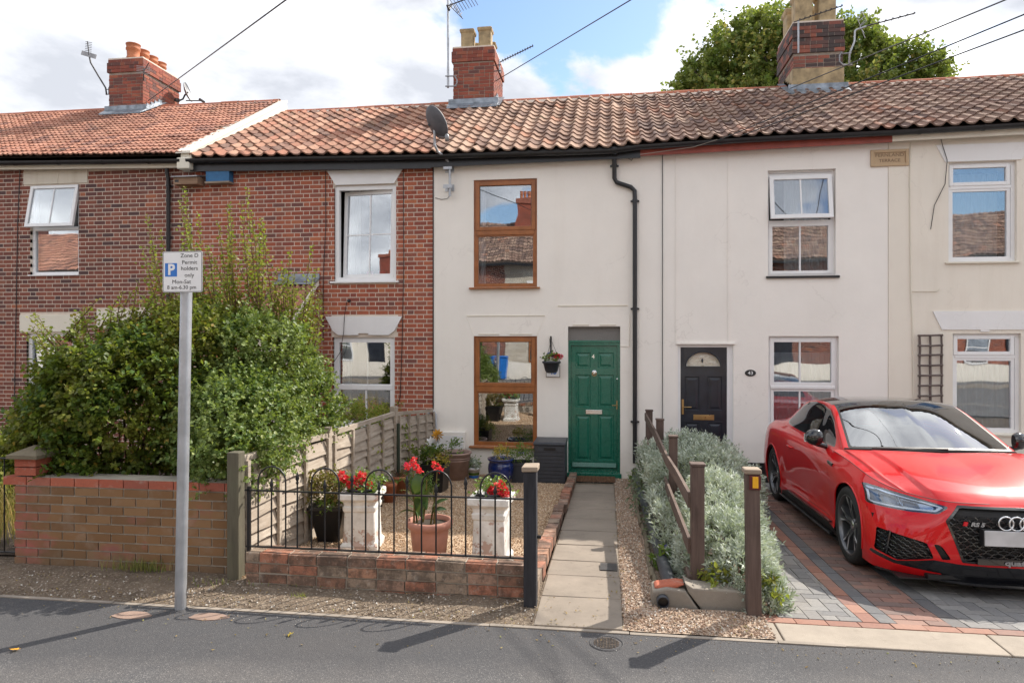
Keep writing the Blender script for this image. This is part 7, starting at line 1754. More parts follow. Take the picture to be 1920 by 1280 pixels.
# brown fence
bf = thing('post_rail_fence', 'dark brown post and rail fence leaning through the silver shrub', 'fence', (.65, 7.6, -.1))
posts = [(.655, 5.20, .957, .047), (.665, 7.2, .88, .042), (.645, 8.75, .87, .045), (.615, 10.5, .80, .05)]
for (x, y, zt_, h_) in posts:
    MB().box(x - h_, x + h_, y - h_, y + h_, gz(y) - .1, zt_).build('post', M['brownfence'], bf, bevel=.004)
    MB().box(x - h_ - .008, x + h_ + .008, y - h_ - .008, y + h_ + .008, zt_ + .0005, zt_ + .022).build('post_cap', M['brownfence'], bf, bevel=.006)
xr_ = .60
def rail(pts, h=.10):
    m_ = MB()
    for a, b_ in zip(pts[:-1], pts[1:]): m_.bar(a, b_, .024, h, ext=.004)
    m_.build('rail', M['brownrail'], bf)
rail([(xr_, 5.20, .79 - .09), (xr_ + .005, 6.2, .74 - .06), (xr_, 7.2, .70 - .05), (.585, 8.75, .70), (.56, 10.5, .72)], .11); rail([(xr_, 5.20, .36), (xr_, 6.3, .37), (.60, 7.4, .38)], .11); rail([(.585, 8.75, .34), (.56, 10.5, .36)], .10); rail([(.60, 5.18, .10), (.60, 6.3, .12)], .09)
rp = thing('reflector_post', 'brown wooden post with an amber reflector beside the block paving', 'post', (.99, 4.87, 0))
x = at(1416, 1000, 4.82).x; zt_ = at(1416, 889, 4.82).z
m_ = MB(); m_.add([(x - .046, 4.82, -.05), (x + .046, 4.82, -.05), (x + .046, 4.91, -.05), (x - .046, 4.91, -.05), (x - .040 - .018, 4.82, zt_), (x + .03, 4.82, zt_), (x + .03, 4.91, zt_), (x - .058, 4.91, zt_)], [(0, 3, 2, 1), (4, 5, 6, 7), (0, 1, 5, 4), (1, 2, 6, 5), (2, 3, 7, 6), (3, 0, 4, 7)]); m_.build('post', M['brownfence'], rp, bevel=.005)
MB().box(x - .072, x + .042, 4.805, 4.925, zt_ + .0005, zt_ + .035).build('post_cap', M['palepost'], rp, bevel=.01)
q = rect(1405, 1427, 891, 918, 4.81); MB().box(q[0], q[1], 4.808, 4.819, q[2], q[3]).build('reflector_backing', paint('maroon plastic', (.10, .012, .012), .4), rp, bevel=.003)
c_ = (q[0] + q[1]) / 2; MB().box(c_ - .018, c_ + .020, 4.802, 4.809, q[2] + .012, q[3] - .008).build('reflector', paint('amber reflector', (.85, .42, .01), .25, coat=.5), rp, bevel=.002)
# ================================================================== THE RED COUPE
CX, CY0 = 3.02, 5.50
car = thing('parked_car', 'glossy red two door coupe with black roof parked nose out on the block paving', 'car', (CX, CY0, gd(6.43) + .0255 * .93 + .002))
car.rotation_euler = (-math.atan(.0255), 0, 0)
def carpaint():
    t = NT('red car paint'); t.col((.56, .006, .009)); t.rough(.34); t.set(Coat_Weight=.85, Coat_Roughness=.012); t.b.inputs['Specular IOR Level'].default_value = .12; return t.m
CP = carpaint()
GB = paint('gloss black trim', (.008, .008, .010), .12, coat=.8, var=.02); MBK = paint('matt black trim', (.012, .012, .013), .5, var=.1)
TYRE = paint('tyre rubber', (.018, .018, .018), .75, var=.2, bump=.2); RIMD = paint('dark wheel alloy', (.11, .112, .12), .32, metal=.6, coat=.4, var=.03); RIMF = paint('machined wheel face', (.72, .72, .74), .35, metal=.6, var=.05)
LAMP = paint('lamp reflector', (.55, .65, .78), .2, metal=.9, var=.15); LAMPD = paint('lamp housing', (.07, .12, .20), .25, metal=.5, var=.2); DRL = paint('daytime light strip', (.80, .84, .88), .3, var=.02); CABIN = paint('cabin lining', (.02, .02, .022), .8, var=.2)
DISC = paint('brake disc', (.30, .30, .31), .35, metal=.9); PLATE = paint('blank number plate', (.55, .55, .56), .4, var=.12)
LENS = glass('lamp lens', .12, (.93, .96, 1.0), 0)
def cb(mb, name, mat, parent=None, bevel=0, fixn=True, kind=None):
    o = bpy.data.objects.new(name, mb.mesh(name, mat, (0, 0, 0), fixn)); COL.objects.link(o); o.parent = parent or car
    if kind: o['kind'] = kind
    if bevel: m = o.modifiers.new('bevel', 'BEVEL'); m.width = bevel; m.segments = 2; m.limit_method = 'ANGLE'; m.angle_limit = R(45)
    return o
def cr_(p, n):                              # centripetal-like Catmull-Rom through rows of points
    p = np.asarray(p, float); N = len(p); out = []
    ext = np.concatenate([[2 * p[0] - p[1]], p, [2 * p[-1] - p[-2]]])
    for i in range(N - 1):
        a, b, c, d = ext[i:i + 4]
        for k in range(n):
            t = k / n; out.append(.5 * ((2 * b) + (-a + c) * t + (2 * a - 5 * b + 4 * c - d) * t * t + (-a + 3 * b - 3 * c + d) * t ** 3))
    out.append(p[-1]); return np.array(out)
def upsample(net, na, nb):
    net = np.asarray(net, float); A = cr_(net, na); return cr_(A.transpose(1, 0, 2), nb).transpose(1, 0, 2)
# net[a][b] = (s, w, z)
ST = [
 [(.075, 0, .13), (.03, 0, .20), (.0, 0, .30), (-.005, 0, .42), (.0, 0, .55), (.025, 0, .655), (.085, 0, .705)],
 [(.085, .22, .13), (.045, .22, .20), (.012, .22, .30), (.008, .22, .42), (.015, .22, .55), (.04, .22, .655), (.095, .22, .706)],
 [(.12, .43, .13), (.085, .43, .20), (.055, .43, .30), (.055, .43, .42), (.07, .43, .55), (.10, .43, .65), (.15, .43, .708)],
 [(.19, .62, .13), (.15, .62, .20), (.125, .62, .30), (.135, .62, .42), (.165, .61, .54), (.225, .60, .645), (.31, .59, .722)],
 [(.30, .78, .13), (.26, .785, .20), (.245, .785, .30), (.26, .78, .42), (.305, .765, .55), (.38, .745, .665), (.47, .72, .756)],
 [(.44, .872, .13), (.41, .885, .21), (.405, .89, .30), (.43, .885, .42), (.475, .868, .55), (.55, .84, .69), (.65, .79, .80)],
 [(.66, .895, .14), (.66, .91, .22), (.66, .915, .31), (.67, .918, .43), (.69, .915, .57), (.74, .89, .72), (.82, .822, .838)],
 [(1.00, .90, .15), (1.00, .912, .23), (1.00, .918, .32), (1.00, .928, .44), (1.01, .93, .60), (1.03, .90, .765), (1.07, .83, .875)],
 [(1.30, .895, .15), (1.30, .912, .22), (1.30, .895, .32), (1.30, .900, .46), (1.30, .915, .64), (1.31, .905, .79), (1.33, .832, .898)],
 [(1.60, .890, .15), (1.60, .912, .215), (1.60, .880, .33), (1.60, .882, .47), (1.60, .905, .66), (1.60, .902, .81), (1.60, .828, .912)],
 [(2.05, .888, .15), (2.05, .912, .215), (2.05, .876, .34), (2.05, .878, .48), (2.05, .902, .67), (2.05, .902, .83), (2.05, .822, .922)],
 [(2.55, .888, .15), (2.55, .912, .215), (2.55, .878, .34), (2.55, .882, .48), (2.55, .905, .68), (2.55, .904, .845), (2.55, .818, .935)],
 [(3.05, .892, .15), (3.05, .914, .22), (3.05, .895, .34), (3.05, .905, .48), (3.05, .922, .68), (3.05, .915, .86), (3.05, .815, .955)],
 [(3.40, .90, .15), (3.40, .918, .23), (3.40, .92, .33), (3.40, .930, .46), (3.40, .935, .66), (3.40, .915, .87), (3.40, .805, .968)],
 [(3.90, .90, .15), (3.90, .912, .23), (3.90, .92, .33), (3.90, .930, .46), (3.90, .930, .66), (3.90, .900, .88), (3.90, .785, .970)],
 [(4.30, .85, .18), (4.30, .87, .25), (4.30, .885, .35), (4.30, .89, .48), (4.29, .88, .66), (4.27, .84, .87), (4.22, .755, .965)],
 [(4.56, .72, .22), (4.58, .74, .28), (4.59, .75, .38), (4.60, .75, .50), (4.58, .74, .66), (4.52, .70, .85), (4.44, .64, .955)],
 [(4.66, .45, .24), (4.68, .45, .30), (4.69, .45, .40), (4.70, .45, .52), (4.68, .45, .66), (4.62, .45, .85), (4.54, .42, .955)],
 [(4.69, 0, .24), (4.71, 0, .30), (4.72, 0, .40), (4.72, 0, .52), (4.71, 0, .66), (4.65, 0, .85), (4.57, 0, .955)]]
for i_ in range(5):
    for j_, dz_ in ((4, .006), (5, .012), (6, .018)): p_ = ST[i_][j_]; ST[i_][j_] = (p_[0], p_[1], p_[2] + dz_ * (1 - .15 * i_))
NA, NB_ = 8, 6
belt = upsample(ST, NA, NB_)
L6 = cr_(np.array([r_[6] for r_ in ST]), 40)
def L6_at_s(s_, lo=4 * 40):
    seg = L6[lo:16 * 40]; i = int(np.argmin(np.abs(seg[:, 0] - s_))); return seg[i]
class TM:
    def __init__(s, V, T, P=None): s.V = np.asarray(V, float); s.T = np.asarray(T, int).reshape(-1, 3); s.P = np.asarray(P, float) if P is not None else np.zeros((len(s.V), 2))
    def cut(s, f):
        """split along f = 0; returns the parts with f > 0 and f <= 0"""
        f = np.asarray(f, float); f = np.where(np.abs(f) < 1e-7, 1e-7, f); V = list(s.V); P = list(s.P); cache = {}; ins, outs = [], []
        def mid(i, j):
            k = (min(i, j), max(i, j))
            if k not in cache: t = f[i] / (f[i] - f[j]); cache[k] = len(V); V.append(s.V[i] * (1 - t) + s.V[j] * t); P.append(s.P[i] * (1 - t) + s.P[j] * t)
            return cache[k]
        for a, b, c in s.T:
            g = (f[a] > 0, f[b] > 0, f[c] > 0); n = sum(g)
            if n == 3: ins.append((a, b, c)); continue
            if n == 0: outs.append((a, b, c)); continue
            odd = g.index(n == 1); i, j, k = [(a, b, c), (b, c, a), (c, a, b)][odd]; p, q = mid(i, j), mid(i, k)
            one, two = (ins, outs) if n == 1 else (outs, ins); one.append((i, p, q)); two += [(p, j, k), (p, k, q)]
        return TM(V, ins, P).clean(), TM(V, outs, P).clean()
    def clean(s):
        if len(s.T) == 0: return TM(np.zeros((0, 3)), np.zeros((0, 3), int), np.zeros((0, 2)))
        u, inv = np.unique(s.T, return_inverse=True); return TM(s.V[u], inv.reshape(-1, 3), s.P[u])
    def obj(s, name, mat, parent=None, off=(0, 0, 0), thick=0.0, both=True, smooth=True):
        V = s.V + np.array(off); X = np.stack([V[:, 1], V[:, 0], V[:, 2]], 1); T = s.T
        if both: n = len(X); X = np.concatenate([X * np.array([1, 1, 1]), X * np.array([-1, 1, 1])]); T = np.concatenate([T, s.T[:, ::-1] + n])
        me = mesh_np(name, X, T, mat, None, smooth); bm = bmesh.new(); bm.from_mesh(me); bmesh.ops.remove_doubles(bm, verts=bm.verts[:], dist=.0004); bmesh.ops.recalc_face_normals(bm, faces=bm.faces[:]); bm.to_mesh(me); bm.free()
        o = bpy.data.objects.new(name, me); COL.objects.link(o); o.parent = parent or car
        if thick: m = o.modifiers.new('solid', 'SOLIDIFY'); m.thickness = thick; m.offset = -1
        return o
def grid_tm(G):
    m, n = G.shape[:2]; V = G.reshape(-1, 3); a, b = np.meshgrid(np.arange(m), np.arange(n), indexing='ij'); P = np.stack([a.ravel(), b.ravel()], 1).astype(float); T = []
    for i in range(m - 1):
        for j in range(n - 1): p = i * n + j; T += [(p, p + 1, p + n + 1), (p, p + n + 1, p + n)]
    return TM(V, T, P)
def sdf(poly, x, y):                        # positive inside
    poly = np.array(poly); n = len(poly); d = np.full(len(x), 1e9); inside = np.zeros(len(x), bool)
    for i in range(n):
        a, b = poly[i], poly[(i + 1) % n]; e_ = b - a; px_, py_ = x - a[0], y - a[1]; t = np.clip((px_ * e_[0] + py_ * e_[1]) / (e_ @ e_), 0, 1)
        d = np.minimum(d, np.hypot(px_ - e_[0] * t, py_ - e_[1] * t)); c = ((a[1] > y) != (b[1] > y)) & (x < (b[0] - a[0]) * (y - a[1]) / (b[1] - a[1] + 1e-12) + a[0]); inside ^= c
    return np.where(inside, d, -d)
B = grid_tm(belt); B.P /= np.array([NA, NB_])
for sc in (.93, 3.634):
    f = .368 - np.hypot(B.V[:, 0] - sc, B.V[:, 2] - .335); _, B = B.cut(np.where(B.V[:, 1] > .6, f, -1))
FRONT = lambda T: T.V[:, 0] < .70
def fcut(T, poly): f = sdf(poly, T.V[:, 1], T.V[:, 2]); return T.cut(np.where(T.V[:, 0] < .74, f, -1))
PG = [(-.02, .706), (.385, .702), (.475, .58), (.385, .285), (-.02, .285)]
PH = [(.862, .760), (.80, .752), (.62, .718), (.435, .682), (.51, .622), (.66, .612), (.882, .615)]
PI_ = [(.862, .455), (.60, .405), (.560, .295), (.77, .238), (.885, .285)]
PS = [(.560, .400), (.515, .402), (.455, .302), (.505, .290)]
PB = [(.895, .275), (.775, .228), (.56, .283), (.39, .268), (-.02, .270), (-.02, .05), (.47, .05), (.50, .178), (.79, .205), (.90, .245)]
grille, B = fcut(B, PG); head, B = fcut(B, PH); intake, B = fcut(B, PI_); slot, B = fcut(B, PS); blade, B = fcut(B, PB)
# sill blade, doors, shut lines
side = lambda T: T.V[:, 0] > 1.1
f = sdf([(1.22, .10), (1.22, .205), (1.6, .255), (2.9, .262), (3.25, .20), (3.25, .10)], B.V[:, 0], B.V[:, 2]); sillp, B = B.cut(np.where((B.V[:, 1] > .8), f, -1))
PD = [(1.46, .29), (1.44, .60), (1.50, .86), (1.60, 1.1), (3.02, 1.1), (3.06, .70), (2.96, .45), (2.86, .29)]
f = sdf(PD, B.V[:, 0], B.V[:, 2]); door, B = B.cut(np.where(B.V[:, 1] > .8, f, -1)); f = sdf(PD, door.V[:, 0], door.V[:, 2]); f = np.where(door.V[:, 2] > 1.05, 1, f) - .004; door, gap = door.cut(f)
# bumper / wing shut line
f = .003 - np.abs(B.V[:, 0] - (.505 + (B.V[:, 2] - .45) * .22)); bgap, B = B.cut(np.where((B.V[:, 2] > .42) & (B.V[:, 2] < .64) & (B.V[:, 1] > .8), f, -1))
def mir(t_, nm, mat, off=(0, 0, 0)):
    for sx_ in (1, -1): TM(t_.V * np.array([1, sx_, 1]), t_.T if sx_ == 1 else t_.T[:, ::-1]).obj(nm, mat, both=False, off=off)
body = B.obj('body', CP) 
for tm_, nm in ((door, 'door'),):
    for sx_ in (1, -1):
        V2 = TM(tm_.V * np.array([1, sx_, 1]), tm_.T if sx_ == 1 else tm_.T[:, ::-1]); d_o = V2.obj('door', CP, both=False)
        m_ = MB(); xx = sx_ * .915
        m_.tube([(sx_ * .885, 2.72, .775), (sx_ * .93, 2.74, .78), (sx_ * .932, 2.88, .785), (sx_ * .89, 2.92, .785)], [.010, .012, .012, .010], 8); cb(m_, 'door_handle', CP, d_o)
mir(gap, 'shut_line', MBK) 
if len(bgap.T): mir(bgap, 'shut_line', MBK)
mir(sillp, 'side_skirt', MBK)
sk = MB()
for sx_ in (1, -1): sk.bar((sx_ * .925, 1.35, .262), (sx_ * .925, 2.85, .268), .030, .016); sk.bar((sx_ * .93, 1.30, .165), (sx_ * .93, 3.2, .165), .04, .02)
cb(sk, 'skirt_blade', GB, kind='stuff')
blade.obj('front_blade', GB); mir(intake, 'intake_back', MBK, (.06, 0, 0)); mir(slot, 'intake_slot', MBK, (.035, 0, 0)); grille.obj('grille_back', MBK, off=(.05, 0, 0))
def edge_wall(tm_, poly_closed_off, name, mat, rad=.006):
    """a beading laid round the boundary of a region"""
    from collections import Counter
    c = Counter()
    for a, b, d in tm_.T:
        for e_ in ((a, b), (b, d), (d, a)): c[tuple(sorted(e_))] += 1
    m_ = MB()
    for (a, b), k in c.items():
        if k == 1:
            p, q = tm_.V[a], tm_.V[b]
            if abs(p[1]) < 1e-3 and abs(q[1]) < 1e-3: continue
            for sx_ in (1, -1): P0, P1 = Vector((sx_ * p[1], p[0], p[2])), Vector((sx_ * q[1], q[0], q[2])); m_.add([P0 + Vector((0, -.004, 0)), P1 + Vector((0, -.004, 0)), P1 + Vector((0, poly_closed_off, 0)), P0 + Vector((0, poly_closed_off, 0))], [(0, 1, 2, 3)])
    return cb(m_, name, mat, fixn=False, kind='stuff')
edge_wall(intake, .06, 'intake_surround', GB); edge_wall(slot, .035, 'slot_surround', MBK); edge_wall(grille, .05, 'grille_surround', GB)
# rim band of the grille
ginner, gband = grille.cut(sdf(PG, grille.V[:, 1], grille.V[:, 2]) - .016); gband.obj('grille_frame', GB, off=(-.003, 0, 0))
fr = belt[: 7 * NA + 1].reshape(-1, 3)
def surf_s(w_, z_):
    d = (fr[:, 1] - abs(w_)) ** 2 + (fr[:, 2] - z_) ** 2; i = np.argsort(d)[:4]; k = 1 / (d[i] + 1e-6); return float((fr[i, 0] * k).sum() / k.sum())
def honeycomb(poly, cw, chh, name, off, bar=.006, both_sides=True, fat=.010, xs=(0, .95)):
    m_ = MB(); r6 = chh; edges = set(); poly_ = poly
    ny = int(.6 / chh) + 2; nx = int(1.0 / cw) + 2; pts_ = {}
    for j in range(ny):
        for i in range(-1, nx):
            cx = i * cw + (cw / 2 if j % 2 else 0); cz = .15 + j * chh * .75 * 1.333 * .75
            hexv = [(cx - cw * .30, cz + chh * .5), (cx + cw * .30, cz + chh * .5), (cx + cw * .5, cz + .0), (cx + cw * .30, cz - chh * .5), (cx - cw * .30, cz - chh * .5), (cx - cw * .5, cz)]
            for k in range(6):
                a, b = hexv[k], hexv[(k + 1) % 6]; e_ = tuple(sorted(((round(a[0], 3), round(a[1], 3)), (round(b[0], 3), round(b[1], 3))))); edges.add(e_)
    ed = [e_ for e_ in edges if e_[0][0] >= -.001 and e_[1][0] >= -.001]; arr = np.array(ed)
    s0 = sdf(poly_, arr[:, 0, 0], arr[:, 0, 1]); s1_ = sdf(poly_, arr[:, 1, 0], arr[:, 1, 1])
    for (a, b), p, q in zip(ed, s0, s1_):
        if p > -.004 and q > -.004:
            A_ = (a[0], surf_s(*a) + off, a[1]); B_ = (b[0], surf_s(*b) + off, b[1])
            for sx_ in (1, -1): m_.bar((A_[0] * sx_, A_[1], A_[2]), (B_[0] * sx_, B_[1], B_[2]), bar, fat, up=(0, 1, 0))
    return cb(m_, name, GB, kind='stuff')
honeycomb(PG, .078, .034, 'grille_mesh', .012, .005, fat=.014); honeycomb(PI_, .055, .026, 'intake_mesh', .030, .0035, fat=.010)
m_ = MB()
for sx_ in (1, -1): m_.bar((sx_ * .83, .31, .27), (sx_ * .80, .30, .45), .012, .05, up=(0, 1, 0)); 
cb(m_, 'intake_vane', GB)
# headlamps
hl = [(PH, head)]
lens = head
core, rim_ = head.cut(sdf(PH, head.V[:, 1], head.V[:, 2]) - .010)
for sx_ in (1, -1):
    T2 = lambda t_: TM(t_.V * np.array([1, sx_, 1]), t_.T if sx_ == 1 else t_.T[:, ::-1])
    h_o = T2(head).obj('headlight', LENS, both=False); T2(rim_).obj('lamp_rim', MBK, h_o, off=(.002, 0, 0), both=False)
    T2(head).obj('lamp_housing', LAMPD, h_o, off=(.050, -.015 * sx_, -.004), both=False)
    f = sdf(PH, head.V[:, 1], head.V[:, 2]); inn, _ = head.cut(f - .012); g = .024 - sdf(PH, inn.V[:, 1], inn.V[:, 2]); strip_, _ = inn.cut(np.where(inn.V[:, 2] < .682 + (inn.V[:, 1] - .44) * .12, g, -1)); 
    if len(strip_.T): T2(strip_).obj('light_strip', DRL, h_o, off=(.012, 0, 0), both=False)
    f = sdf([(.86, .747), (.80, .742), (.62, .708), (.48, .680), (.50, .673), (.64, .692), (.80, .722), (.86, .726)], head.V[:, 1], head.V[:, 2]); st2, _ = head.cut(f)
    if len(st2.T): T2(st2).obj('upper_reflector', LAMP, h_o, off=(.020, 0, 0), both=False)
    m_ = MB()
    for w0, w1_, z0, z1 in ((.60, .69, .636, .686), (.71, .80, .642, .706)):
        c4 = [(w0, z0), (w1_, z0 + .004), (w1_ - .006, z1), (w0 + .004, z1 - .012)]
        for k in range(4): a, b = c4[k], c4[(k + 1) % 4]; m_.bar((sx_ * a[0], surf_s(*a) + .030, a[1]), (sx_ * b[0], surf_s(*b) + .030, b[1]), .006, .02, up=(0, 1, 0))
    m_.bar((sx_ * .70, surf_s(.70, .69) + .03, .69), (sx_ * .695, surf_s(.695, .64) + .03, .635), .008, .02, up=(0, 1, 0)); cb(m_, 'lamp_frames', LAMP, h_o)
    f = sdf([(.53, .632), (.60, .632), (.60, .675), (.51, .665)], head.V[:, 1], head.V[:, 2]); st3, _ = head.cut(f)
    if len(st3.T): T2(st3).obj('inner_reflector', LAMP, h_o, off=(.032, 0, 0), both=False)
# greenhouse -------------------------------------------------------------
GN = [
 [(1.27, 0, .945), (1.30, .34, .944), (1.42, .64, .928), (1.50, .72, .920), (1.53, .76, .916), (1.56, .828, .910)],
 [(1.66, 0, 1.148), (1.68, .32, 1.137), (1.78, .59, 1.097), (1.82, .655, 1.075), (1.82, .72, 1.000), (1.82, .825, .918)],
 [(2.04, 0, 1.325), (2.06, .30, 1.312), (2.13, .545, 1.262), (2.15, .605, 1.215), (2.15, .69, 1.085), (2.15, .821, .925)],
 [(2.30, 0, 1.370), (2.30, .29, 1.358), (2.36, .535, 1.312), (2.38, .595, 1.272), (2.38, .685, 1.115), (2.38, .819, .931)],
 [(2.78, 0, 1.370), (2.78, .29, 1.359), (2.78, .530, 1.320), (2.78, .590, 1.286), (2.78, .685, 1.12), (2.78, .817, .943)],
 [(3.20, 0, 1.335), (3.20, .29, 1.325), (3.20, .520, 1.288), (3.20, .580, 1.252), (3.20, .680, 1.10), (3.20, .81, .961)],
 [(3.60, 0, 1.245), (3.60, .28, 1.238), (3.60, .510, 1.205), (3.60, .570, 1.170), (3.60, .670, 1.06), (3.60, .798, .970)],
 [(3.95, 0, 1.115), (3.95, .28, 1.108), (3.95, .510, 1.085), (3.95, .575, 1.058), (3.95, .67, 1.005), (3.95, .782, .969)],
 [(4.22, 0, .990), (4.22, .28, .988), (4.22, .52, .982), (4.22, .60, .976), (4.22, .68, .970), (4.22, .755, .965)]]
GW = {0: (0, .02, .085, .055, .035), 1: (0, .02, .075, .06, .03), 2: (0, .02, .065, .058, .03), 3: (0, .02, .06, .055, .028), 4: (0, .02, .055, .05, .025), 5: (0, .02, .05, .045, .02), 6: (0, .01, .035, .03, .01), 7: (0, 0, .02, .015, 0), 8: (0, 0, 0, 0, 0)}
for i, g_ in enumerate(GN):
    for k_ in range(5): q_ = g_[k_]; g_[k_] = (q_[0], q_[1] + GW[i][k_], q_[2] + (.012 if i < 2 else 0))
    for k_ in range(5): q_ = g_[k_]; g_[k_] = (q_[0], q_[1], q_[2] + .010 * max(0, (q_[2] - .95) / .42))
    s5 = g_[5][0]; q = L6_at_s(s5); g_[5] = (q[0], q[1], q[2])
NG, NR = 10, 8
GH = upsample(GN, NG, NR); G = grid_tm(GH); G.P /= np.array([NG, NR])
def rectf(P, g0, g1, r0, r1): return np.minimum(np.minimum(P[:, 0] - g0, g1 - P[:, 0]) * .3, np.minimum(P[:, 1] - r0, r1 - P[:, 1]) * .3)
ws, G = G.cut(rectf(G.P, .06, 2.62, -1, 2.02)); rw, G = G.cut(rectf(G.P, 5.95, 7.7, -1, 1.9)); rfp, G = G.cut(rectf(G.P, 2.62, 5.9, -1, 2.12))
DLO = [(1.61, .935), (1.80, 1.060), (2.00, 1.178), (2.20, 1.255), (2.45, 1.298), (2.80, 1.310), (3.05, 1.288), (3.30, 1.225), (3.50, 1.140), (3.60, 1.070), (3.58, 1.018), (3.40, .992), (3.0, .972), (2.4, .955)]
f = sdf(DLO, G.V[:, 0], G.V[:, 2]); sg, G = G.cut(np.where(G.P[:, 1] > 2.6, f, -1))
cw, G = G.cut(rectf(G.P, -1, .07, -1, 2.3)); cw.obj('cowl', paint('cowl plastic', (.015, .015, .016), .9, spec=.1)); G.obj('cabin_frame', CP)
wsi, wsb = ws.cut(rectf(ws.P, .13, 2.54, -1, 1.92)); 
wsi.obj('windscreen', M['windscreen']); wsb.obj('windscreen_border', MBK); rfp.obj('roof', GB); rw.obj('rear_window', M['glass_dark'])
f = sdf(DLO, sg.V[:, 0], sg.V[:, 2]); sgi, sgt = sg.cut(f - .014); mir(sgt, 'window_trim', GB)
# the pillar between door glass and quarter light
f = sgi.V[:, 0] - (2.93 - (sgi.V[:, 2] - .97) * .35); qg, dg_ = sgi.cut(f); f2 = .012 - (qg.V[:, 0] - (2.93 - (qg.V[:, 2] - .97) * .35)); bp_, qg = qg.cut(f2)
mir(bp_, 'window_pillar', GB)
for nm, t_ in (('side_window', dg_), ('quarter_window', qg)):
    for sx_ in (1, -1): TM(t_.V * np.array([1, sx_, 1]), t_.T if sx_ == 1 else t_.T[:, ::-1]).obj(nm, M['glass_dark'], both=False)
# bonnet (Coons patch) ----------------------------------------------------
def resample(C, n):
    C = np.asarray(C); d = np.concatenate([[0], np.cumsum(np.linalg.norm(np.diff(C, axis=0), axis=1))]); t = np.linspace(0, d[-1], n); return np.stack([np.interp(t, d, C[:, k]) for k in range(3)], 1)
def coons(Cf, Cr, Cc, Cs, nu, nv):
    """Cf front u, Cr rear u, Cc centre v, Cs side v"""
    Cf, Cr = resample(Cf, nu), resample(Cr, nu); Cc, Cs = resample(Cc, nv), resample(Cs, nv); u = np.linspace(0, 1, nu)[None, :, None]; v = np.linspace(0, 1, nv)[:, None, None]
    return (1 - v) * Cf[None] + v * Cr[None] + (1 - u) * Cc[:, None] + u * Cs[:, None] - ((1 - u) * (1 - v) * Cf[0] + u * (1 - v) * Cf[-1] + (1 - u) * v * Cr[0] + u * v * Cr[-1])
iC = 4 * 40; ie = iC + int(np.argmin(np.abs(L6[iC:12 * 40, 0] - GN[0][5][0])))
g0c = cr_(np.array(GN[0]), 12)
Cc = cr_(np.array([(.085, 0, .705), (.17, 0, .748), (.35, 0, .806), (.65, 0, .868), (.95, 0, .912), (1.27, 0, .945)]), 12)
nu, nv = 60, 60; H_ = coons(L6[:iC + 1], g0c, Cc, L6[iC:ie + 1], nu, nv); u = np.linspace(0, 1, nu)[None, :]; v = np.linspace(0, 1, nv)[:, None]
env = np.minimum(1, v / .10) * np.minimum(1, (1 - v) / .08); fade = np.clip(env, 0, 1)
uw_ = .60 + .06 * v
sm = lambda x: np.clip(x, 0, 1) ** 2 * (3 - 2 * np.clip(x, 0, 1))
H_[:, :, 2] += fade * (.020 * sm((uw_ - u) / .04) + .022 * np.sin(PI * np.clip(u, 0, 1)) * np.sin(PI * v) ** .5 * .5)
H_[:, :, 2] += fade * .012 * np.exp(-((u - .86) / .03) ** 2)
hood = grid_tm(H_); hd = hood.obj('bonnet', CP)
m_ = MB(); 
for sx_ in (1, -1):
    pts_ = [(sx_ * (p[1] + .0005), p[0], p[2] - .003) for p in L6[30:ie:6]]; m_.tube(pts_, .0035, 5, cap=False)
cb(m_, 'bonnet_shut_line', MBK)
# cowl under the windscreen, boot lid
Cr_ = L6[16 * 40:][::-1]; i8 = int(np.argmin(np.abs(L6[12 * 40:, 0] - 4.22))) + 12 * 40
g8c = cr_(np.array(GN[-1]), 12); bt = coons(g8c, Cr_, np.array([(4.22, 0, .990), (4.42, 0, .985), (4.57, 0, .955)]), L6[i8:16 * 40 + 1], 24, 16); grid_tm(bt).obj('boot_lid', CP)
m_ = MB()
for t in (0, 1):
    pass
wp = MB(); wp.bar((-.55, 1.335, .965), (.10, 1.30, .972), .012, .014); wp.bar((.02, 1.31, .962), (.62, 1.42, .955), .012, .014); cb(wp, 'wiper', MBK)
# arches, underside
m_ = MB()
for sc in (.93, 3.634):
    for sx_ in (1, -1):
        ang = np.linspace(-.25, PI + .25, 26); rows = [[(sx_ * x_, sc + .366 * math.cos(a), .335 + .366 * math.sin(a)) for a in ang] for x_ in (.935 if False else .90, .60)]; m_.grid(rows)
        m_.add([(sx_ * .60, sc + .366 * math.cos(a), .335 + .366 * math.sin(a)) for a in ang], [tuple(range(26))])
cb(m_, 'arch_liner', MBK, fixn=False)
m_ = MB(); m_.box(-.87, .87, .45, .50, .15, .55); m_.box(-.60, .60, .10, 4.6, .14, .17); m_.box(-.87, .87, 1.24, 3.26, .14, .17); m_.box(-.80, .80, .12, .45, .125, .135); cb(m_, 'underside', MBK)
# arch lips follow the skin of the wing
m_ = MB()
bb_ = belt.reshape(-1, 3)
def surf_w(s_, z_):
    q = bb_[bb_[:, 1] > .7]; d = (q[:, 0] - s_) ** 2 + (q[:, 2] - z_) ** 2; i = np.argsort(d)[:4]; k = 1 / (d[i] + 1e-6); return float((q[i, 1] * k).sum() / k.sum())
for sc in (.93, 3.634):
    for sx_ in (1, -1):
        pts_ = []
        for a in np.linspace(-.30, PI + .30, 34):
            s_, z_ = sc + .372 * math.cos(a), .335 + .372 * math.sin(a)
            if z_ < .17: continue
            pts_.append((sx_ * (surf_w(s_, z_) + .001), s_, z_))
        m_.tube(pts_, .0075, 8)
cb(m_, 'arch_lip', CP)
sp_ = MB()
spl = cr_(np.array([(.0, .02), (.30, .04), (.52, .13), (.74, .25), (.87, .40)]), 6)
top = [(x, y, .135) for x, y in spl]; 
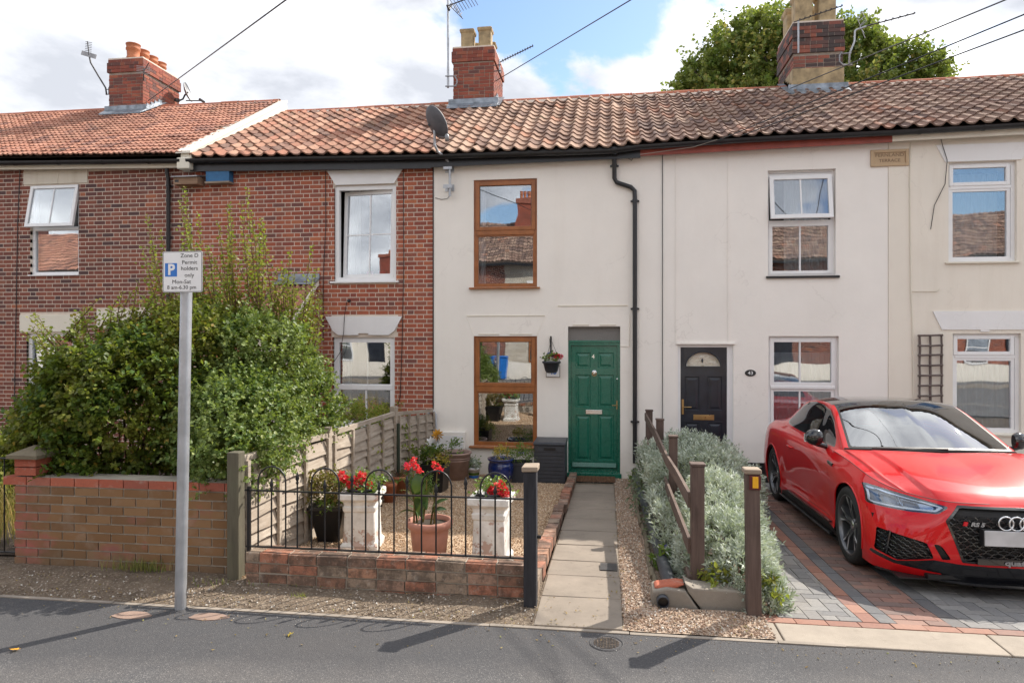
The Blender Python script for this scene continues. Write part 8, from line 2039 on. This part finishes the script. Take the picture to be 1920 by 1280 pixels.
for sx_ in (1, -1):
    o_ = [(sx_ * x, y, z) for x, y, z in top]; i_ = [(sx_ * x * .9, y + .10, .135) for x, y, z in top]; sp_.grid([o_, i_], False); sp_.grid([[(x, y, .118) for x, y, z in o_], [(x, y, .118) for x, y, z in i_]], False); sp_.grid([o_, [(x, y, .118) for x, y, z in o_]], False)
cb(sp_, 'splitter', GB)
# fender blade, mirrors
for sx_ in (1, -1):
    m_ = MB(); m_.bar((sx_ * .905, 1.34, .800), (sx_ * .905, 1.47, .812), .018, .028); cb(m_, 'wing_vent', GB)
    me_ = MB(); n = 14; rows = []
    for i in range(9):
        t = i / 8; x = .885 + .145 * t; rr_ = math.sin(PI * (.16 + .80 * t)) ** .45
        rows.append([(sx_ * x, 1.74 + .065 * rr_ * math.cos(a) * (1.15 if math.cos(a) < 0 else .6) + .03 * t, 1.015 + .085 * rr_ * math.sin(a)) for a in np.linspace(0, 2 * PI, n)])
    me_.grid(rows); me_.add(rows[0][:-1], [tuple(range(n - 1))]); me_.add(rows[-1][:-1], [tuple(range(n - 1))]); mo = cb(me_, 'wing_mirror', GB)
    m_ = MB(); m_.tube([(sx_ * .83, 1.76, .925), (sx_ * .93, 1.76, .945), (sx_ * .97, 1.76, .965)], [.030, .022, .024], 10); cb(m_, 'mirror_arm', GB, mo)
    m_ = MB(); m_.add([(sx_ * .945, 1.785, .955), (sx_ * 1.04, 1.79, .962), (sx_ * 1.04, 1.79, 1.045), (sx_ * .945, 1.785, 1.055)], [(0, 1, 2, 3)]); cb(m_, 'mirror_glass', M['chrome'], mo)
# badges and plate
def rot90(): return Matrix.Rotation(R(90), 4, 'X')
for k in range(4):
    c = (-.108 + .072 * k, -.012 + .0002 * k, .600); m_ = MB(); n = 28; rr_ = .050
    m_.tube([(c[0] + rr_ * math.cos(a), -.014 - .0015 * (k % 2) , c[2] + rr_ * math.sin(a)) for a in np.linspace(0, 2 * PI, n)], .0066, 8, cap=False); cb(m_, 'ring_badge', M['chrome'])
np_ = MB(); np_.box(-.262, .262, -.032, -.022, .435, .548); cb(np_, 'number_plate', PLATE, bevel=.003)
m_ = MB(); m_.box(-.27, .27, -.022, .03, .43, .553); cb(m_, 'plate_holder', MBK)
def ctxt(body, size, mat, loc, nm, bold=0, sx=1.0, yaw=0.0, shear=0):
    cu = bpy.data.curves.new(nm, 'FONT'); cu.body = body; cu.size = size; cu.align_x = 'CENTER'; cu.align_y = 'CENTER'; cu.extrude = .002; cu.offset = bold; cu.shear = shear; cu.resolution_u = 3
    o = bpy.data.objects.new('tmp', cu); COL.objects.link(o); dg = bpy.context.evaluated_depsgraph_get(); me = bpy.data.meshes.new_from_object(o.evaluated_get(dg)); bpy.data.objects.remove(o)
    me.transform(Matrix.Translation(loc) @ Matrix.Rotation(yaw, 4, 'Z') @ rot90() @ Matrix.Diagonal((sx, 1, 1, 1))); me.materials.clear(); me.materials.append(mat); q = bpy.data.objects.new(nm, me); COL.objects.link(q); q.parent = car
    return q
sb = surf_s(.30, .575)
ctxt('RS 5', .040, M['chrome'], (-.283, sb - .008, .576), 'badge_lettering', .0022, 1.2, -.16, .25)
m_ = MB(); y_ = surf_s(.355, .575) - .010; m_.add([(-.375, y_ + .003, .561), (-.349, y_, .561), (-.340, y_, .591), (-.366, y_ + .003, .591)], [(0, 1, 2, 3)]); m_.add([(-.375, y_ + .012, .561), (-.349, y_ + .012, .561), (-.340, y_ + .012, .591), (-.366, y_ + .012, .591)], [(0, 1, 2, 3)]); cb(m_, 'badge_flash', paint('badge red', (.65, .01, .02), .3))
ctxt('quattro', .052, M['alu'], (0, -.012, .310), 'grille_lettering', .002, 1.5)
m_ = MB(); m_.box(-.30, .30, -.006, .03, .288, .335); cb(m_, 'lettering_bar', GB)
# wheels -------------------------------------------------------------------
def wheel_meshes():
    T = Matrix.Rotation(R(-90), 4, 'Y')     # lathe axis z -> -x : outer face looks to -x
    ty = MB(); ro, ri, hw = .337, .262, .132
    ty.lathe([(ri, -hw + .01), (ri + .02, -hw), (ro - .03, -hw + .002), (ro - .008, -hw + .016), (ro, -hw + .034), (ro, -.02), (ro - .006, -.018), (ro - .006, -.012), (ro, -.01), (ro, .01), (ro - .006, .012), (ro - .006, .018), (ro, .02), (ro, hw - .034), (ro - .008, hw - .016), (ro - .03, hw - .002), (ri + .02, hw), (ri, hw - .01)], (0, 0, 0), 48, M=T)
    rm = MB(); rm.lathe([(ri + .004, hw - .012), (ri - .006, hw - .006), (ri - .014, hw - .012), (ri - .018, hw - .05), (ri - .03, -hw + .02), (ri, -hw + .01)], (0, 0, 0), 48, M=T)
    rm.lathe([(.001, hw - .050), (.05, hw - .050), (.062, hw - .060), (.066, hw - .10)], (0, 0, 0), 30, M=T)
    sp, fc = MB(), MB(); zf = hw - .028
    def P3(r, a, z): return T @ Vector((r * math.cos(a), r * math.sin(a), z))
    for k in range(5):
        a0 = 2 * PI * k / 5 + PI / 2
        for sg_ in (1, -1):
            quad = [(.045, sg_ * .05), (.055, sg_ * .62), (.140, sg_ * .235), (.250, sg_ * .335), (.252, sg_ * .155), (.150, sg_ * .045)]
            z_ = [zf - .022, zf - .034, zf - .012, zf - .004, zf - .002, zf - .010]
            topv = [P3(r, a0 + a, z) for (r, a), z in zip(quad, z_)]; bot = [P3(r, a0 + a * 1.0, z - .045) for (r, a), z in zip(quad, z_)]
            n = 6; sp.add(topv + bot, [tuple(range(n))] + [(i, (i + 1) % n, (i + 1) % n + n, i + n) for i in range(n)])
        # bright machined blade on one side of each arm
        q = [(.10, .10), (.150, .20), (.248, .325), (.250, .225)]; fc.add([P3(r, a0 + a, zf - .002 + .0012 - (.010 if r < .2 else 0)) for r, a in q], [(0, 1, 2, 3)])
        q = [(.085, -.05), (.16, -.055), (.25, -.165), (.25, -.225), (.15, -.12)]; fc.add([P3(r, a0 + a, zf - .002 + .0012 - (.010 if r < .2 else 0)) for r, a in q], [(0, 1, 2, 3, 4)])
        q = [(.15, .225), (.16, .245), (.249, .338), (.248, .325)]
    ds_ = MB(); ds_.lathe([(.06, -.005), (.185, -.005), (.185, -.03), (.06, -.03)], (0, 0, 0), 40, False, M=T)
    cl = MB(); 
    for a in np.linspace(-.5, .5, 2)[:1]:
        pts_ = [(r, b) for b in np.linspace(-.45, .45, 8) for r in (.12, .205)]
        for b0, b1 in zip(np.linspace(-.45, .45, 8)[:-1], np.linspace(-.45, .45, 8)[1:]):
            cl.add([P3(.12, b0, .03), P3(.205, b0, .03), P3(.205, b1, .03), P3(.12, b1, .03), P3(.12, b0, -.05), P3(.205, b0, -.05), P3(.205, b1, -.05), P3(.12, b1, -.05)], [(0, 1, 2, 3), (0, 1, 5, 4), (1, 2, 6, 5), (2, 3, 7, 6), (3, 0, 4, 7)])
    cp_ = MB(); cp_.lathe([(.001, hw - .044), (.030, hw - .044), (.036, hw - .050)], (0, 0, 0), 24, M=T)
    back = MB(); back.lathe([(.001, -.07), (.24, -.07)], (0, 0, 0), 30, False, M=T)
    return [('wheel', rm.mesh('wheel', RIMD)), ('tyre', ty.mesh('tyre', TYRE)), ('spokes', sp.mesh('spokes', RIMD)), ('spoke_faces', fc.mesh('spoke_faces', RIMF, fixn=False)), ('brake_disc', ds_.mesh('brake_disc', DISC)), ('caliper', cl.mesh('caliper', GB)), ('hub_cap', cp_.mesh('hub_cap', M['chrome'])), ('inner_shield', back.mesh('inner_shield', MBK))]
WM = wheel_meshes()
for (sx_, sc, turn) in ((-1, .93, .25), (-1, 3.634, .9), (1, .93, .4), (1, 3.634, .1)):
    r_o = bpy.data.objects.new('wheel', WM[0][1]); COL.objects.link(r_o); r_o.parent = car; r_o.location = (sx_ * .785, sc, .337); r_o.rotation_euler = (turn, 0, 0 if sx_ < 0 else PI)
    for nm, me_ in WM[1:]: q = bpy.data.objects.new(nm, me_); COL.objects.link(q); q.parent = r_o
# cabin --------------------------------------------------------------------
m_ = MB(); m_.box(-.72, .72, 1.5, 4.0, .25, .30); m_.box(-.76, .76, 1.46, 1.75, .55, .90); m_.box(-.80, -.76, 1.5, 4.0, .3, .90); m_.box(.76, .80, 1.5, 4.0, .3, .90); m_.box(-.7, .7, 3.3, 4.1, .3, .93); cb(m_, 'cabin_lining', CABIN)
for x in (-.37, .37):
    m_ = MB(); m_.box(x - .25, x + .25, 2.35, 2.85, .42, .60); m_.prismx([(2.78, .55), (2.95, .55), (3.08, 1.08), (2.97, 1.10)], x - .24, x + .24); m_.prismx([(2.99, 1.10), (3.09, 1.10), (3.12, 1.24), (3.03, 1.25)], x - .12, x + .12); cb(m_, 'seat', CABIN, bevel=.04)
m_ = MB(); m_.tube([(-.37 + .18 * math.cos(a), 2.05 - .05 * math.sin(a), .88 + .17 * math.sin(a)) for a in np.linspace(0, 2 * PI, 24)], .014, 8, cap=False); m_.bar((-.54, 2.05, .88), (-.20, 2.05, .88), .04, .02); cb(m_, 'steering_wheel', CABIN)
m_ = MB(); m_.box(-.12, .12, 1.86, 1.90, 1.16, 1.22); cb(m_, 'interior_mirror', CABIN, bevel=.01)
m_ = MB(); m_.bar((0, 3.75, 1.22), (0, 3.86, 1.25), .03, .05); cb(m_, 'roof_fin', GB)
# ================================================================== TREE BEHIND THE ROOFS
tr_ = thing('broadleaf_tree', 'large green tree with browning tips rising behind the roofs and the sooty chimney', 'tree', (11.5, 31, -.4))
tc_ = at(1520, 180, 31); EX = []
def blob(px, py, rx, rz, wgt, dy=0): p = at(px, py + 10, 31 + dy); EX.append(((p.x, p.y, p.z), (rx, rx, rz), wgt))
s_ = 31 / 1280.
blob(1400, 120, 75 * s_, 72 * s_, 1.4); blob(1330, 160, 50 * s_, 40 * s_, .8); blob(1450, 95, 60 * s_, 62 * s_, 1.2, 1); blob(1390, 190, 85 * s_, 60 * s_, 1); blob(1500, 110, 70 * s_, 60 * s_, 1, 1); blob(1620, 130, 70 * s_, 62 * s_, 1.2); blob(1690, 150, 48 * s_, 36 * s_, .7); blob(1745, 135, 26 * s_, 18 * s_, .2); blob(1560, 120, 70 * s_, 62 * s_, 1, 2); blob(1650, 190, 90 * s_, 50 * s_, .8); blob(1600, 90, 50 * s_, 40 * s_, .6)
blob(1420, 65, 30 * s_, 28 * s_, .35); blob(1290, 160, 20 * s_, 14 * s_, .15)
P, Nn = ell_points(EX, 4600, .70, 1.05, False, 3.0, .38, .8); D = unit(Nn + np.array([0, 0, .5]) + rng.normal(size=P.shape) * .5)
pos, ld = twig_leaves(P, D, rng.uniform(.35, .75, len(P)), 14); ax, ay, az = leaves_on(pos, ld, rng.uniform(.12, .22, len(pos)), .5); V, Fc, r_ = scatter(LEAF_V * np.array([1.3, 1, 1]), LEAF_F, pos, ax, ay, az)
cl = np.array([mnoise.noise(Vector(p * .7)) for p in P]); cr_ = np.repeat(np.repeat(np.clip(.45 + cl * .7, 0, 1), 14), 4); obj_np('crown', V, Fc, M['leaf_tree'], tr_, np.clip(cr_ * .55 + r_ * .45, 0, .999))
mb = MB(); b0 = Vector((11.5, 31.5, -.4)); mb.tube([b0, b0 + Vector((0, 0, 3)), b0 + Vector((.2, 0, 6))], [.45, .36, .28], 12)
for i in rng.choice(len(P), 46):
    p = Vector(P[i]); q = b0 + Vector((.2, 0, U(4, 8))); mb.tube([q, q.lerp(p, .5) + Vector((0, 0, .4)), p], [.14, .08, .02], 6, cap=False)
mb.build('trunk', M['bark'], tr_, fixn=False)

# ================================================================== THE OTHER SIDE OF THE STREET (seen in the panes)
M['far_stone'] = brickmat('pale stone cladding', [(0, (.60, .54, .44)), (.3, (.68, .62, .52)), (.6, (.54, .48, .39)), (.8, (.62, .57, .49))], .15, pale=.1)
OY = -12.0
def opp(x0, x1, wallm, brickm, lab, winc, ch=.075, chim=True, roofm='tile_d', bl=.225):
    o = thing('opposite_house', lab, 'house', ((x0 + x1) / 2, OY, -.1), 'houses across the street'); c = (x0 + x1) / 2; zt_ = 5.7
    mb = MB(); mb.box(x0, x1, OY - 6.5, OY, -.12, zt_); w_ = mb.build('wall', wallm, o)
    if brickm:
        rest = MB(); cuts = [(c - 1.3, c - .3, 3.1, 4.7), (c - 1.3, c - .3, .7, 2.3), (c + .5, c + 1.4, 0, 2.3)]
        for (a, b_, z0, z1) in courses(x0, x1, 0, lambda x: zt_, cuts, bl, ch, 'stretcher', .012): rest.cr = U(.01, 1); rest.add([(a, OY + .008, z0), (b_, OY + .008, z0), (b_, OY + .008, z1), (a, OY + .008, z1)], [(0, 1, 2, 3)])
        rest.build('stonework' if ch > .1 else 'brickwork', brickm, w_, kind='stuff', fixn=False)
    for z0, z1 in ((3.1, 4.7), (.7, 2.3)):
        m_ = MB(); frame(m_, c - 1.3, c - .3, z0, z1, OY + .01, OY + .06, .07); m_.box(c - 1.23, c - .37, OY + .01, OY + .055, (z0 + z1) / 2 - .03, (z0 + z1) / 2 + .03); q = m_.build('window', winc, o); MB().box(c - 1.23, c - .37, OY + .012, OY + .02, z0 + .07, z1 - .07).build('pane', M['glass'], q); MB().box(c - 1.23, c - .37, OY + .002, OY + .010, z0 + .07, z1 - .07).build('blind', M['net'], q)
        MB().box(c - 1.38, c - .22, OY + .0, OY + .03, z1 + .005, z1 + .2).build('lintel', M['white_lintel'], o)
    MB().box(c + .5, c + 1.4, OY + .01, OY + .05, 0, 2.2).build('door', M['blackdoor'], o)
    rf = MB().prismx([(OY + .3, zt_ - .08), (OY - 3.2, 8.2), (OY - 6.8, zt_ - .08), (OY - 6.8, zt_), (OY - 3.2, 8.3), (OY + .3, zt_)], x0, x1).build('roof', M['underlay'], o)
    pt = math.atan2(2.6, 3.5); rest = MB(); W = .24; nx = int((x1 - x0) / W); ny = 14
    for i in range(nx):
        for j in range(ny):
            y = OY + .3 - 3.5 * j / ny; z = zt_ + 2.6 * j / ny + .02; xx = x0 + (i + .5) * (x1 - x0) / nx; h = W * .5; rest.cr = U(.01, 1); dy_, dz_ = -3.5 / ny * 1.08, 2.6 / ny * 1.08
            rest.add([(xx - h, y, z + .05), (xx - h * .3, y, z + .02), (xx + h * .4, y, z + .06), (xx + h, y, z + .05), (xx - h, y + dy_, z + dz_ + .01), (xx - h * .3, y + dy_, z + dz_ - .02), (xx + h * .4, y + dy_, z + dz_ + .02), (xx + h, y + dy_, z + dz_ + .01)], [(0, 1, 5, 4), (1, 2, 6, 5), (2, 3, 7, 6)])
    rest.build('tiling', M[roofm], rf, kind='stuff', fixn=False)
    MB().box(x0, x1, OY + .25, OY + .38, zt_ - .16, zt_ - .04).build('gutter', M['blackplastic'], o)
    if chim:
        q = MB().box(x0 + .2, x0 + 1.25, OY - 3.9, OY - 2.5, 7.3, 9.5).build('chimney', M['brick_chim'], o); MB().box(x0 + .14, x0 + 1.31, OY - 3.96, OY - 2.44, 9.3, 9.55).build('chimney_head', M['brick_soot'], q)
        for k in range(3): round_pot(q, x0 + .45 + .28 * k, OY - 3.1, 9.55, .13, .45)
opp(-36, -31, M['cream_d'], None, 'ivory house opposite, beyond the frame to the left', M['upvc'], roofm='tile_a')
opp(-31, -26, M['mortar'], M['brick_b'], 'orange roofed brick house opposite the left end', M['upvc'], roofm='tile_a')
opp(-26, -21, M['mortar'], M['brick_b'], 'brick house opposite with red chimney, second from the left end', M['upvc'])
opp(-21, -15.6, M['cream_c'], None, 'cream rendered house opposite with tiled roof', M['upvc'])
opp(-15.6, -10.4, M['cream_e'], None, 'beige house opposite the red brick house', M['upvc'])
opp(-10.4, -5.2, M['mortar'], M['brick_a'], 'dark brick house opposite', M['upvc'], chim=False)
opp(-5.9 + .7, -.2, M['mortar'], M['far_stone'], 'pale stone clad house opposite the brown windows', M['brownwood'], .16, bl=.42)
opp(-.2, 4.8, M['cream_d'], None, 'ivory house opposite the gravel garden', M['upvc'])
opp(4.8, 10.0, M['mortar'], M['brick_a'], 'brick house opposite the car', M['upvc'], chim=False)
opp(10.0, 15.2, M['mortar'], M['brick_a'], 'dark brick house opposite to the right', M['upvc'])
opp(15.2, 20.5, M['mortar'], M['brick_b'], 'brick house opposite, far right', M['upvc'])
opp(20.5, 26, M['cream_e'], None, 'beige house opposite, farthest right', M['upvc'])
fw_ = thing('opposite_garden_wall', 'brick front wall across the street', 'garden wall', (0, -9.7, 0)); MB().box(-26, 26, -9.85, -9.65, -.05, .75).build('wall_body', M['cream_e'], fw_)
for x, lab in ((-5.6, 'blue wheelie bin across the street, left one'), (-4.9, 'blue wheelie bin across the street, right one')):
    o = thing('wheelie_bin', lab, 'bin', (x, -9.1, 0), 'blue bins across the street'); m_ = MB(); m_.add([(x - .24, -9.3, .05), (x + .24, -9.3, .05), (x + .24, -8.9, .05), (x - .24, -8.9, .05), (x - .29, -9.4, .95), (x + .29, -9.4, .95), (x + .29, -8.8, .95), (x - .29, -8.8, .95)], [(0, 3, 2, 1), (4, 5, 6, 7), (0, 1, 5, 4), (1, 2, 6, 5), (2, 3, 7, 6), (3, 0, 4, 7)]); m_.build('bin_body', M['signblue'], o, bevel=.03); MB().box(x - .31, x + .31, -9.42, -8.76, .955, 1.02).build('lid', M['signblue'], o, bevel=.02)
